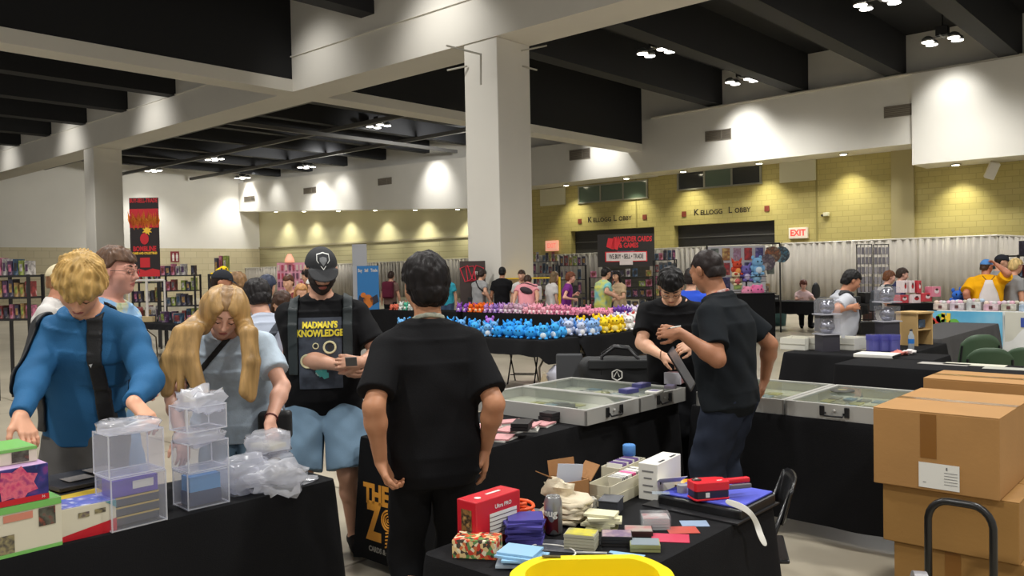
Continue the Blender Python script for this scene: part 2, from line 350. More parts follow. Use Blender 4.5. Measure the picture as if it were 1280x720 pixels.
# cans under the bulkhead washing the block wall
can0 = thing('downlight', 'x', 'downlight', (0, 0, 0), 0, 'downlights under the bulkhead')
MB().lathe([(.16, 0), (.17, -.02), (.12, -.03)], n=14).build('trim_ring', chrome, can0, smooth=True)
MB().lathe([(.12, -.01), (.115, -.035), (.03, -.05)], n=14).build('lens', canm, can0, smooth=True)
CANS = [(-23.6, 30.2, 5.5, 'downlight at the left end of the left clerestory window'), (-20.3, 30.2, 5.53, 'downlight over the left clerestory window, toward its right end'), (-17.5, 30.2, 5.57, 'downlight over the dark left pane of the right clerestory window'), (-14.2, 30.2, 5.58, 'downlight between the right clerestory window and the blank white wall panel'), (-11.0, 30.2, 5.59, 'downlight by the flat tan pilaster'), (-7.35, 30.2, 4.86, 'downlight left of the white loudspeaker')]
def zs(x): return 5.9 + (x + 51) * (4.72 - 5.9) / 22.5
for k, px in enumerate((345, 380, 423, 469, 519, 572)):
    x = PY(px, 263.5, 30.1)[0]
    CANS.append((x, 30.1, zs(x) - .0, ('downlight on the far bulkhead, %s from the corner' % ('first', 'second', 'third', 'fourth', 'fifth', 'sixth')[k])))
for i, (x, y, z, lab) in enumerate(CANS):
    t = can0 if i == 0 else copy_tree(can0); t.location = (x, y, z); t['label'] = lab
    spot('can_beam', (x, y, z - .07), (x, 30.75, 2.6), 260 if x > -28 else 240, 95, .9, .06, (1, .96, .74))
# added spots without fixtures that throw the scallops on the bulkhead
for x, z, p in ((-14.35, 8.1, 1000), (-7.2, 8.2, 620), (-20.9, 7.9, 900), (-31.5, 7.7, 900), (-39.6, 7.8, 800), (-46.5, 7.9, 700), (-27.2, 7.8, 500)):
    spot('added_wash', (x, 27.9, z + .1), (x, 29.5, 5.9), p * .45, 78, 1, .22)
for x, z, p in ((-13.2, 8.05, 500), (-17.8, 8.0, 250), (-27, 7.3, 300), (-34, 7.3, 300), (-41, 7.3, 250)): spot('added_wash', (x, 10.8, z), (x, 12.65, 6.5), p * .42, 95, 1, .25)  # more added spots without fixtures, for soft bright zones on the main beam
for x in (-24,-34): spot('added_wash', (x, 26.0, 7.3), (-51, 25.0, 3.6), 2000, 95, 1, .3)  # added only to brighten the far left wall, no fixture here
w = bpy.data.worlds.new('world'); scn.world = w; w.use_nodes = True
w.node_tree.nodes['Background'].inputs[0].default_value = (1, .97, .93, 1); w.node_tree.nodes['Background'].inputs[1].default_value = .45  # added ambient fill through the open back of the hall, not a lamp
vs = scn.view_settings; scn.display_settings.display_device = 'sRGB'
vs.view_transform = 'Standard'; vs.look = 'None'; vs.exposure = 0.2; vs.gamma = 1.0; vs.use_curve_mapping = False
scn.cycles.use_denoising = True; scn.cycles.max_bounces = 8; scn.cycles.transparent_max_bounces = 24; scn.cycles.sample_clamp_indirect = 6
# the hall stands a little further off than first measured: scale it about the eye
KS = 1.15
for o in list(COL.objects):
    if o.type == 'CAMERA': continue
    if o.parent is None:
        if o.name == 'floor': o.scale = (KS, KS, 1); continue
        l = Vector(o.location); e = Vector((0, 0, 1.70)); o.location = e + (l - e) * KS; o.scale = (KS, KS, KS)
        if o.type == 'LIGHT': o.data.energy *= KS * KS; o.scale = (1, 1, 1); o.data.shadow_soft_size *= KS
def hz(z): return 1.70 + (z - 1.70) * KS
def hs(v): return v * KS
# ---------------------------------------------------------------- continuous bodies from distance fields
def npv(*a): return np.array(a, float)
def nrm(v): v = np.asarray(v, float); return v / (np.linalg.norm(v) + 1e-9)
def f_cap(a, b, r1, r2):
    a = np.asarray(a, float); b = np.asarray(b, float); ab = b - a; L = ab @ ab + 1e-12
    def f(P):
        q = P - a; t = np.clip(q @ ab / L, 0, 1)
        return np.sqrt(((q - t[:, None] * ab) ** 2).sum(1)) - (r1 + (r2 - r1) * t)
    return f
def f_ell(c, rr, R=None):
    c = np.asarray(c, float); rr = np.asarray(rr, float)
    def f(P):
        q = P - c
        if R is not None: q = q @ R
        k0 = np.sqrt(((q / rr) ** 2).sum(1)); k1 = np.sqrt(((q / rr ** 2) ** 2).sum(1)) + 1e-9
        return np.where(k0 < .02, -rr.min(), k0 * (k0 - 1) / k1)
    return f
def smin(a, b, k):
    h = np.clip(.5 + .5 * (b - a) / k, 0, 1); return b + (a - b) * h - k * h * (1 - h)
def f_union(fs, k):
    def f(P):
        d = fs[0](P)
        for g in fs[1:]: d = smin(d, g(P), k)
        return d
    return f
class Loft:
    """torso: stack of oval sections along a bent spine"""
    def __init__(s, C, F, W, D, X): s.C, s.F, s.W, s.D, s.X = C, F, W, D, X; s.infw = 0; s.infd = 0
    def field(s, iw=0, idp=0, p=2.5):
        def f(P):
            best = None
            for i in range(len(s.C) - 1):
                a, b = s.C[i], s.C[i + 1]; ab = b - a; L = np.linalg.norm(ab); u = ab / L
                q = P - a; tt = (q @ u) / L; t = np.clip(tt, 0, 1)
                x = q @ s.X; o = q - (t * L)[:, None] * u; y = o @ np.cross(u, s.X) * 1.0
                w = s.W[i] + (s.W[i + 1] - s.W[i]) * t + iw; dd = s.D[i] + (s.D[i + 1] - s.D[i]) * t + idp
                yy = np.abs(y); k = (np.abs(x / w) ** p + (yy / dd) ** p) ** (1 / p)
                d = (k - 1) * np.minimum(w, dd); z = np.abs(tt - t) * L
                z = np.where(tt > 1, np.maximum(0, z - (.018 if i < len(s.C) - 2 else 0)), np.maximum(0, z - (.018 if i else 0))); d = np.where(z > 1e-6, np.sqrt(np.maximum(d, 0) ** 2 + z ** 2), d)
                best = d if best is None else np.minimum(best, d)
            return best
        return f
def nets(fn, lo, hi, h, c=4):
    """dual surface mesh of fn=0 inside the box; returns verts, quads"""
    lo = np.asarray(lo, float); n = np.ceil((np.asarray(hi) - lo) / h / c).astype(int); nb = n
    ax = [(np.arange(k) + .5) * c * h for k in nb]
    G = np.stack(np.meshgrid(*ax, indexing='ij'), -1).reshape(-1, 3) + lo
    dc = fn(G); act = np.abs(dc) < c * h * 1.75
    V = np.repeat(np.repeat(np.repeat(np.where(dc < 0, -1., 1.).reshape(nb), c, 0), c, 1), c, 2)
    idx = np.argwhere(act.reshape(nb))
    if len(idx) == 0: return np.zeros((0, 3)), np.zeros((0, 4), int)
    off = np.stack(np.meshgrid(*[np.arange(c)] * 3, indexing='ij'), -1).reshape(-1, 3)
    ii = (idx[:, None] * c + off[None]).reshape(-1, 3)
    for s in range(0, len(ii), 400000):
        q = ii[s:s + 400000]; V[q[:, 0], q[:, 1], q[:, 2]] = fn(lo + q * h)
    S = V < 0; N = np.array(V.shape) - 1
    cn = np.zeros(N, int)
    for a in (0, 1):
        for b in (0, 1):
            for d in (0, 1): cn += S[a:N[0] + a, b:N[1] + b, d:N[2] + d]
    cells = np.argwhere((cn > 0) & (cn < 8)); vid = -np.ones(N, int); vid[tuple(cells.T)] = np.arange(len(cells))
    acc = np.zeros((len(cells), 3)); cnt = np.zeros(len(cells))
    for ax_ in range(3):
        o1, o2 = [k for k in range(3) if k != ax_]
        for a in (0, 1):
            for b in (0, 1):
                p = cells.copy(); p[:, o1] += a; p[:, o2] += b; q = p.copy(); q[:, ax_] += 1
                v0 = V[tuple(p.T)]; v1 = V[tuple(q.T)]; m = (v0 < 0) != (v1 < 0)
                t = np.where(m, v0 / (v0 - v1 + 1e-12), 0); pt = p.astype(float); pt[:, ax_] += t
                acc[m] += pt[m]; cnt[m] += 1
    verts = lo + h * acc / np.maximum(cnt, 1)[:, None]
    F = []
    for ax_ in range(3):
        o1, o2 = (ax_ + 1) % 3, (ax_ + 2) % 3
        sl0 = [slice(None)] * 3; sl1 = [slice(None)] * 3; sl0[ax_] = slice(0, -1); sl1[ax_] = slice(1, None)
        D = np.argwhere(S[tuple(sl0)] != S[tuple(sl1)])
        D = D[(D[:, o1] > 0) & (D[:, o2] > 0) & (D[:, o1] < N[o1]) & (D[:, o2] < N[o2])]
        if len(D) == 0: continue
        e1 = np.eye(3, dtype=int)[o1]; e2 = np.eye(3, dtype=int)[o2]
        q = np.stack([vid[tuple((D - e1 - e2).T)], vid[tuple((D - e2).T)], vid[tuple(D.T)], vid[tuple((D - e1).T)]], 1)
        inside = S[tuple(D.T)]; q[~inside] = q[~inside][:, ::-1]; F.append(q[(q >= 0).all(1)])
    return verts, (np.concatenate(F) if F else np.zeros((0, 4), int))
def relax(v, f, it=1, lam=.5):
    e = np.concatenate([f[:, [0, 1]], f[:, [1, 2]], f[:, [2, 3]], f[:, [3, 0]]]); e = np.concatenate([e, e[:, ::-1]])
    for _ in range(it):
        s = np.zeros_like(v); n = np.zeros(len(v)); np.add.at(s, e[:, 0], v[e[:, 1]]); np.add.at(n, e[:, 0], 1)
        v = v * (1 - lam) + lam * s / np.maximum(n, 1)[:, None]
    return v
def np_obj(name, v, f, mats, parent=None, mi=None, label=None):
    me = bpy.data.meshes.new(name); k = len(f)
    me.vertices.add(len(v)); me.vertices.foreach_set('co', v.astype(np.float32).ravel())
    me.loops.add(k * 4); me.loops.foreach_set('vertex_index', f.astype(np.int32).ravel())
    me.polygons.add(k); me.polygons.foreach_set('loop_start', np.arange(0, k * 4, 4, dtype=np.int32))
    if not isinstance(mats, (list, tuple)): mats = [mats]
    for m in mats: me.materials.append(m)
    if mi is not None: me.polygons.foreach_set('material_index', mi.astype(np.int32))
    me.polygons.foreach_set('use_smooth', np.ones(k, dtype=bool)); me.update(calc_edges=True); me.validate()
    o = bpy.data.objects.new(name, me); COL.objects.link(o)
    if parent: o.parent = parent
    if label: o['label'] = label
    return o
def sdf_obj(name, fn, lo, hi, h, mats, parent=None, it=1, label=None, mi_fn=None):
    v, f = nets(fn, lo, hi, h)
    if it and len(f): v = relax(v, f, it)
    mi = mi_fn(v[f].mean(1)) if (mi_fn and len(f)) else None
    return np_obj(name, v, f, mats, parent, mi, label)
def rotm(pitch, yaw, roll):
    """columns right, forward, up; pitch down +, yaw to own left +, roll to own right +"""
    p, y, r = rad(-pitch), rad(yaw), rad(roll)
    return np.array(Matrix.Rotation(y, 3, 'Z') @ Matrix.Rotation(p, 3, 'X') @ Matrix.Rotation(r, 3, 'Y'))
def ik(S, T, a, b, pole):
    S, T = npv(*S), npv(*T); d = T - S; L = np.linalg.norm(d); u = d / (L + 1e-9)
    L2 = min(L, (a + b) * .995); T = S + u * L2
    x = (a * a - b * b + L2 * L2) / (2 * L2); hgt = math.sqrt(max(a * a - x * x, 0))
    p = npv(*pole); p = nrm(p - u * (p @ u)); return S + u * x + p * hgt, T
def hand_fields(wr, d, n, k, side, curl, spread=0, thumb=.5, fingers=None):
    """wrist, direction, palm normal (the way the palm faces); fingers bend towards n"""
    d = nrm(d); n = nrm(npv(*n) - d * (npv(*n) @ d)); s = np.cross(d, n) * side       # s: towards the thumb
    palm = []; fing = []; base = []
    for i, w in enumerate((.030, .010, -.010, -.029)):
        b = wr + d * (.088 - (.004, 0, .003, .010)[i]) * k + s * w * k; base.append(b)
        palm.append(f_cap(wr + s * w * .55 * k + d * .012 * k, b, .0155 * k, .0115 * k))
    lens = (.070, .079, .074, .058)
    for i in range(4):
        c = curl if np.isscalar(curl) else curl[i]; p = base[i]; ang = c * .55; q = nrm(d + s * (1.5 - i) * .07 * (1 + spread))
        for j, (fr, r1, r2) in enumerate(((.46, .0098, .0088), (.30, .0088, .0080), (.24, .0080, .0066))):
            e = p + (q * math.cos(ang) + n * math.sin(ang)) * lens[i] * fr * k; fing.append(f_cap(p, e, r1 * k, r2 * k)); p = e; ang += c * (1.0, .75, 0)[j]
    tb = wr + s * .022 * k + d * .022 * k + n * .006 * k; t1 = tb + (s * .75 + d * .75 + n * thumb * .6) * .036 * k; t2 = t1 + (s * .35 + d * 1 + n * thumb) * .027 * k; t3 = t2 + (s * .05 + d * 1 + n * thumb * 1.1) * .022 * k
    th = [f_cap(tb, t1, .0165 * k, .0125 * k), f_cap(t1, t2, .0115 * k, .0100 * k), f_cap(t2, t3, .0100 * k, .0075 * k)]
    P = f_union(palm + [th[0]], .016 * k); Fg = [f_union(fing[i * 3:i * 3 + 3], .004 * k) for i in range(4)] + [f_union(th[1:], .005 * k)]
    def f(Q):
        q = P(Q); g = Fg[0](Q)
        for x in Fg[1:]: g = np.minimum(g, x(Q))
        return smin(q, g, .007 * k)
    return f, wr + d * .085 * k + n * .02 * k
skin_cache = {}
def skin(c): return M('skin_%d_%d_%d' % c, c, .5, var=.06, vscale=14, spec=.4)
class Person:
    def __init__(s, label, pos, face, H=1.75, detail=1, lean=0, curl=8, hp=10, hy=0, hr=0, bulk=1., belly=0., female=False, armL=None, armR=None, poleL=(-.6, -.8, -.4), poleR=(.6, -.8, -.4), feet=None, pelvis=.52, turn=0, skin_c=(208, 160, 132), hands=(None, None), stance=.10, neck=0, group=None, twist=0, nolegs=False, side=0, zoff=0.0):
        s.o = thing('person', label, 'person', (pos[0], pos[1], 0), 0, group)
        hd = HF * math.cos(rad(face)) + HR * math.sin(rad(face)); s.o.rotation_euler = (0, 0, math.atan2(-hd[0], hd[1]))
        s.H, s.detail = H, detail; k = H / 1.75; s.k = k; s.skin = skin(skin_c); s.bulk = bulk; s.female = female
        X = npv(1, 0, 0); zs_ = [.78, .84, .92, 1.05, 1.18, 1.30, 1.39, 1.45, 1.485]
        if female: Ws = [.14, .168, .176, .138, .148, .158, .145, .085, .055]; Ds = [.09, .108, .115, .092, .105, .115, .085, .062, .052]
        else: Ws = [.14, .160, .168, .158, .168, .182, .168, .098, .058]; Ds = [.09, .105, .11, .105, .115, .122, .095, .068, .056]
        dz = (pelvis - .52) * H
        C = []; Fv = []; p = npv(0, 0, zs_[0] * k + dz); C.append(p); ang = 0
        for i in range(1, len(zs_)):
            t = i / (len(zs_) - 1); a = rad(lean) * min(1, max(0, (i - 1) / 2.)) + rad(curl) * max(0, (i - 3) / 5.)
            sd = rad(side) * min(1, max(0, (i - 1) / 3.))
            u = npv(math.sin(sd), math.sin(a) * math.cos(sd), math.cos(a) * math.cos(sd)); p = p + u * (zs_[i] - zs_[i - 1]) * k; C.append(p)
        shift = -.35 * (C[-1][1] - C[0][1]) * (1 if lean > 12 else 0); C = [c + npv(0, shift, 0) for c in C]
        W = [w * k * (bulk if 0 < i < 7 else (1 + (bulk - 1) * .4)) for i, w in enumerate(Ws)]; D = [d * k * (bulk if 0 < i < 7 else (1 + (bulk - 1) * .4)) for i, d in enumerate(Ds)]
        for i, b in ((2, .5), (3, 1), (4, .8), (5, .25)): D[i] += belly * b * .5; C[i] = C[i] + npv(0, belly * b * .5, 0)
        s.C, s.W, s.D = C, W, D; s.loft = Loft(C, Fv, W, D, X); s.X = X
        u = nrm(C[-1] - C[-2]); s.u = u; s.fwd = np.cross(u, X) * 1.0
        if s.fwd[1] < 0: s.fwd = -s.fwd
        nb = C[-1]; na = rad(lean + curl + .45 * hp + neck); nd = npv(rad(hr) * .4, math.sin(na), math.cos(na))
        hk = k * (.97 if female else 1.0); s.hk = hk
        s.R = rotm(hp, hy, hr); s.hc = nb + nd * .088 * k + s.R @ npv(0, .018, .062) * hk; s.nb = nb; s.neckdir = nd
        sw = (.155 if female else .178) * k * (1 + (bulk - 1) * .55); s.sh = {}; s.el = {}; s.wr = {}; s.hand = {}; s.handc = {}
        ua, fa = .285 * k, .25 * k
        bx = {'L': -1, 'R': 1}
        for sd_, tgt, pole, hnd in (('L', armL, poleL, hands[0]), ('R', armR, poleR, hands[1])):
            sg = bx[sd_]; S = C[6] + npv(sg * sw, 0, 0) - u * .022 * k - s.fwd * .012
            if tgt is None: tgt = S + npv(sg * .10, .03, -.52) * k
            E_, T = ik(S, tgt, ua, fa, pole); s.sh[sd_], s.el[sd_], s.wr[sd_] = S, E_, T
            hnd = hnd or {}
            d = nrm(hnd.get('d', T - E_)); n = hnd.get('n', npv(-sg, .2, -.1)); 
            s.hand[sd_], s.handc[sd_] = hand_fields(T, d, n, k * (.92 if female else 1) * hnd.get('k', 1.0), sg * (-1), hnd.get('curl', .45), thumb=hnd.get('thumb', .5))
        # legs
        s.hip = {}; s.kn = {}; s.an = {}; s.ft = {}
        feet = feet or {}
        for sd_, sg in (('L', -1), ('R', 1)):
            hp_ = C[1] + npv(sg * .085 * k, 0, .02 * k); an = npv(sg * stance, -.02, .085) if sd_ not in feet else npv(*feet[sd_])
            kn, an = ik(hp_, an, .412 * k, .402 * k, npv(sg * .12, 1, 0)); s.hip[sd_], s.kn[sd_], s.an[sd_] = hp_, kn, an
        b = bulk
        s.lb = b ** .5
        # torso + neck + limbs
        fs = [s.loft.field()]
        fs.append(f_cap(nb - u * .04 * k, s.hc - s.R @ npv(0, .02, .05) * hk, .060 * k * (.86 if female else 1) * b ** .4, .056 * k * (.85 if female else 1)))
        am = (.82 if female else 1) * b ** .6
        for q in 'LR':
            sg = bx[q]
            fs.append(f_cap(C[7] + npv(sg * .045, 0, 0) - u * .012 * k, s.sh[q], .052 * k, .056 * k * b ** .5))
            fs.append(f_cap(s.sh[q], s.el[q], .054 * k * am, .042 * k * am))
            m = s.el[q] * .72 + s.wr[q] * .28; fs.append(f_cap(s.el[q], m, .041 * k * am, .044 * k * am)); fs.append(f_cap(m, s.wr[q], .043 * k * am, .027 * k * am))
            fs.append(f_cap(s.hip[q], s.kn[q], .088 * k * b ** .7, .058 * k * b ** .4)); m = s.kn[q] * .7 + s.an[q] * .3 + npv(0, -.012, 0)
            fs.append(f_cap(s.kn[q], m, .056 * k, .057 * k * b ** .4)); fs.append(f_cap(m, s.an[q], .056 * k, .037 * k))
            s.ft[q] = s.an[q] + nrm(npv(bx[q] * .22, 1, 0)) * .15 * k - npv(0, 0, .045); fs.append(f_cap(s.an[q] - npv(0, .03, .035), s.ft[q], .040 * k, .034 * k))
        s.bodyf = f_union(fs, .028 * k)
        s.headf = s.mk_head(); s.trunkf = lambda P: smin(s.bodyf(P), s.headf(P), .022)
    def hl(s, P): return ((P - s.hc) @ s.R) / s.hk
    def H2W(s, *p): return s.hc + s.R @ npv(*p) * s.hk
    def mk_head(s):
        e = lambda c, r: f_ell(npv(*c), npv(*r)); g = .93 if s.female else 1
        A = f_union([e((0, -.012, .030), (.076, .097, .092)), e((0, .022, -.035), (.063 * g, .072, .082)), e((0, .062, -.088), (.024 * g, .026, .022)), e((.042, .052, -.020), (.026, .03, .032)), e((-.042, .052, -.020), (.026, .03, .032)), f_cap((-.036, .076, .030), (.036, .076, .030), .017, .017)], .022)
        nose = f_union([f_cap((0, .092, .018), (0, .112, -.024), .0075, .0125), f_cap((-.011, .100, -.030), (.011, .100, -.030), .0095, .0095)], .009)
        lips = f_union([f_cap((-.019, .086, -.058), (0, .094, -.0555), .005, .0075), f_cap((.019, .086, -.058), (0, .094, -.0555), .005, .0075), f_cap((-.014, .087, -.067), (.014, .087, -.067), .0065, .0065)], .005)
        sock = [e((x, .105, .008), (.019, .022, .012)) for x in (-.033, .033)]; lid = [e((x, .080, .008), (.016, .0145, .0125)) for x in (-.033, .033)]
        ears = [f_union([e((x, -.006, .0), (.009, .021, .033)), e((x * 1.06, -.014, .008), (.010, .016, .022))], .01) for x in (-.079, .079)]
        def f(P):
            Q = s.hl(P); d = A(Q)
            for o in sock: d = -smin(-d, o(Q), .014)
            for o in lid: d = smin(d, o(Q), .004)
            d = smin(d, nose(Q), .012); d = smin(d, lips(Q), .006)
            for o in ears: d = smin(d, o(Q), .006)
            return d * s.hk
        return f
    def build(s, beard=None):
        k = s.k; det = s.detail; hb, hh, hd = ((.030, .018, .016), (.016, .0085, .0075), (.011, .0044, .0042))[det]
        pts = np.array(s.C + [s.hc] + list(s.wr.values()) + list(s.el.values()) + list(s.kn.values()) + list(s.an.values()) + list(s.ft.values()) + list(s.sh.values()))
        s.lo = pts.min(0) - .24 * k; s.hi = pts.max(0) + .24 * k; s.lo[2] = min(s.lo[2], -.0)
        lo, hi = s.lo, s.hi
        boxes = []; lipm = [s.skin, M('lips', (176, 98, 88), .5)]
        if det == 0:
            full = lambda P: smin(smin(s.trunkf(P), s.hand['L'](P), .015), s.hand['R'](P), .015)
            v, f = nets(full, lo, hi, hb); v = relax(v, f, 1); hbx = (s.hc - .17, s.hc + .17)
            cm = v[f].mean(1); f = f[~((cm > hbx[0] + .03) & (cm < hbx[1] - .03)).all(1)]
            v2, f2 = nets(full, *hbx, hh); v2 = relax(v2, f2, 1)
            s.body = np_obj('body', np.concatenate([v, v2]), np.concatenate([f, f2 + len(v)]), lipm, s.o, None); s.eyesockets(); return s
        full = lambda P: smin(smin(s.trunkf(P), s.hand['L'](P), .012), s.hand['R'](P), .012)
        bl = [(s.hc - .175 * k, s.hc + .175 * k, hh)]
        for q in 'LR': bl.append((s.handc[q] - .15 * k, s.handc[q] + .15 * k, hd))
        v, f = nets(s.trunkf, lo, hi, hb); v = relax(v, f, 1); cm = v[f].mean(1); keep = np.ones(len(f), bool)
        for a, b, h in bl: keep &= ~((cm > a + hb * 1.5) & (cm < b - hb * 1.5)).all(1)
        vs_, fs_ = [v], [f[keep]]; mi = [np.zeros(keep.sum(), int)]; n = len(v)
        for j, (a, b, h) in enumerate(bl):
            fn = full if j == 0 else (lambda P: smin(smin(s.bodyf(P), s.hand['L'](P), .012), s.hand['R'](P), .012))
            v2, f2 = nets(fn, a, b, h); v2 = relax(v2, f2, 1, .4)
            c2 = v2[f2].mean(1) if len(f2) else np.zeros((0, 3)); keep2 = np.ones(len(f2), bool)
            for a2, b2, h2 in bl[:j]: keep2 &= ~((c2 > a2) & (c2 < b2)).all(1)
            f2 = f2[keep2]; c2 = c2[keep2]
            if j == 0 and det >= 1:
                Q = s.hl(c2); lp = ((np.abs(Q[:, 0]) < .021) & (Q[:, 1] > .080) & (np.abs(Q[:, 2] + .0615) < .0105 * (1 - (np.abs(Q[:, 0]) / .024) ** 2) + .0005)); mi.append(lp.astype(int))
            else: mi.append(np.zeros(len(f2), int))
            vs_.append(v2); fs_.append(f2 + n); n += len(v2)
        s.body = np_obj('body', np.concatenate(vs_), np.concatenate(fs_), lipm, s.o, np.concatenate(mi)); s.eyesockets(); return s
    def eyesockets(s, col=(40, 30, 26), brow=None, open_=False):
        return s
    def face(s, brow=(50, 38, 30), open_=False, thick=.0042):
        m = MB()
        for sx in (-1, 1):
            pts = [s.H2W(sx * x, y, z) for x, y, z in ((.014, .0965, .0335), (.030, .0960, .0400), (.046, .0845, .0370), (.054, .0745, .0315))]; m.tube(pts, [thick * .7, thick, thick * .9, thick * .4], 6)
        m.build('eyebrows', M('brow_%d_%d_%d' % brow, brow, .8), s.o, smooth=True)
        if open_:
            for sx in (-1, 1): 
                e = MB().ball(s.H2W(sx * .033, .0842, .008), .0115 * s.hk, 10).build('eye', M('eye_white', (222, 214, 205), .3), s.o, smooth=True)
                MB().ball(s.H2W(sx * .033, .0925, .007), .0055 * s.hk, 8).build('iris', M('iris', (48, 34, 26), .2), e, smooth=True)
        m = MB()
        for sx in (-1, 1): m.tube([s.H2W(sx * x, y, z) for x, y, z in ((.018, .0925, .0045), (.033, .0965, .0005 if not open_ else .0135), (.047, .087, .0055))], [.0012, .0022, .0012], 6)
        m.build('eyelashes', M('lash', (38, 28, 24), .8), s.o, smooth=True); return s
    def noise(s, amp, fr, seed=0):
        r = np.random.RandomState(seed); K = r.randn(5, 3) * fr; ph = r.rand(5) * 6.28
        def f(P):
            d = 0
            for a, b in zip(K, ph): d = d + np.sin(P @ a + b + 1.3 * np.sin(P @ a[::-1] * .6 + b))
            return d * amp / 3
        return f
    def h(s): return (.024, .012, .0075)[s.detail]
    def box(s, z0=-9, z1=9):
        lo, hi = s.lo.copy(), s.hi.copy(); lo[2] = max(lo[2], z0); hi[2] = min(hi[2], z1); return lo, hi
    def shirtf(s, sleeve=.62, hem=.10, loose=.016, long_=False, seed=1, wr=.004, neck=.066, fr=16, boxy=.0):
        k = s.k; C = s.C; bx_ = (0, 1, 1, 1, .9, .5, .1, 0, 0); sl = Loft(C, None, [(max(w, s.W[4] * .99) if 1 <= i <= 4 else w) + boxy * bx_[i] for i, w in enumerate(s.W)], s.D, s.X); fs = [sl.field(loose, loose)]
        pass
        am = (.82 if s.female else 1) * s.bulk ** .6
        for q, sg in (('L', -1), ('R', 1)):
            fs.append(f_cap(C[7] + npv(sg * .045, 0, 0) - s.u * .012 * k, s.sh[q], .052 * k + loose * .5, .056 * k * s.bulk ** .5 + loose * .6))
            S, E_, T = s.sh[q], s.el[q], s.wr[q]
            if long_:
                cut = nrm(T - E_); c0 = T - cut * .012; fa_ = f_cap(E_, T + cut * .05, .045 * k * am + loose * .7, .028 * k * am + loose * .45)
                fs.append(f_cap(S, E_, .056 * k * am + loose * .8, .046 * k * am + loose * .9)); fs.append(f_cap(E_, E_ * .72 + T * .28, .046 * k * am + loose * .9, .045 * k * am + loose * .8)); fs.append(lambda P, g=fa_, c0=c0, cut=cut: np.maximum(g(P), (P - c0) @ cut))
            else:
                u = nrm(E_ - S); e = S + (E_ - S) * sleeve; g = f_cap(S, e + u * .08, .055 * k * am + loose * .7, .056 * k * am + loose * 1.3)
                fs.append(lambda P, g=g, e=e, u=u: np.maximum(g(P), (P - e) @ u))
        uni = f_union(fs, .022 * k); nz = s.noise(wr, fr, seed)
        hemc = C[2] - nrm(C[3] - C[1]) * hem * k; hu = nrm(nrm(C[3] - C[1]) + npv(0, 0, .8))
        nc = f_cap(s.nb - s.u * .05, s.hc, neck * k, neck * k)
        def f(P):
            d = uni(P) + nz(P); d = np.maximum(d, -((P - hemc) @ hu)); return np.maximum(d, -nc(P) + 0)
        s._shirt = f; return f
    def shirt(s, mat, name='shirt', label=None, **k):
        f = s.shirtf(**k); lo, hi = s.box(.3); s.shirt_o = sdf_obj(name, f, lo, hi, s.h(), mat, s.o, 1 if s.detail < 2 else 2, label); return s
    def trousers(s, mat, end=1.0, loose=.016, seed=2, wr=.004, name='trousers', top=2, label=None):
        """end 1 = ankle, .5 = knee"""
        k = s.k; C = s.C; cl = Loft(C[:4], None, s.W[:4], s.D[:4], s.X); fs = [cl.field(loose * .25, loose * .25)]
        for q in 'LR':
            h_, kn, an = s.hip[q], s.kn[q], s.an[q]; b = s.bulk
            t = f_cap(h_, kn, .090 * k * b ** .7 + loose, .062 * k * b ** .4 + loose * 1.3)
            if end < .7:
                u = nrm(kn - h_); e = h_ + (kn - h_) * (end * 2); t = f_cap(h_, kn + u * .06, .092 * k * b ** .7 + loose, .088 * k * b ** .4 + loose); fs.append(lambda P, t=t, e=e, u=u: np.maximum(t(P), (P - e) @ u))
            else:
                cf = f_cap(kn, an, .062 * k + loose * 1.3, .046 * k + loose * 1.3); g = f_union([t, cf], .03); fs.append(lambda P, g=g: np.maximum(g(P), .035 - P[:, 2]))
        uni = f_union(fs, .022 * k); nz = s.noise(wr, 20, seed); tu = nrm(C[top] - C[top - 1]); tp = C[top] + tu * .03 * k
        cz_ = C[0][2] - .03
        def f(P): return np.maximum(np.maximum(uni(P) + nz(P), (P - tp) @ tu), np.where(P[:, 2] < cz_, .002 - np.abs(P[:, 0] - C[0][0]) + .04 * (cz_ - P[:, 2]), -1.))
        lo, hi = s.box(-.05, tp[2] + .15); s.trouf = f; s.trou_o = sdf_obj(name, f, lo, hi, s.h() * 1.15, mat, s.o, 1, label); return s
    def shoes(s, mat):
        k = s.k
        for q in 'LR':
            d = nrm(s.ft[q] - s.an[q]); g = f_union([f_cap(s.an[q] - npv(0, .035, .035), s.ft[q] + npv(0, 0, .004), .050 * k, .045 * k)], .01)
            f = lambda P, g=g: np.maximum(g(P), .002 - P[:, 2]); c = (s.an[q] + s.ft[q]) / 2
            sdf_obj('shoe', f, npv(*(c - .2)) * npv(1, 1, 0) + npv(0, 0, -.02), c + .2, .018 if s.detail < 2 else .012, mat, s.o, 1)
        return s
    def hair(s, col, style='short', thick=.012, front=.062, nape=-.075, seed=3, rough=.45, h=None):
        mat = M('hair_%d_%d_%d' % col, col, rough, var=.35, vscale=30, stretch=(1, 1, .25), spec=.2, bump=.25, bscale=110)
        cr = f_ell((0, -.014, .030), (.076 + thick, .098 + thick, .093 + thick * 1.15)); nk = f_ell((0, -.05, -.03), (.064 + thick * .8, .06 + thick, .07)); nz = s.noise(.0045 if style != 'buzz' else .001, 75, seed); nz2 = s.noise(.006 if style == 'tousled' else .0025, 34, seed + 5)
        a = npv(0, .090, front); b = npv(0, -.02, -.004); c = npv(0, -.10, nape)
        def side(Q): # below this height the hair stops
            y = Q[:, 1]; z = np.where(y > .035, front - .9 * np.maximum(0, .085 - y) * .0 - .006 * np.cos(Q[:, 0] * 30), np.where(y > -.02, -.012 + (y + .02) / .055 * (front + .012), np.interp(y, [-.12, -.045, -.02], [nape, nape + .015, -.012])))
            return z
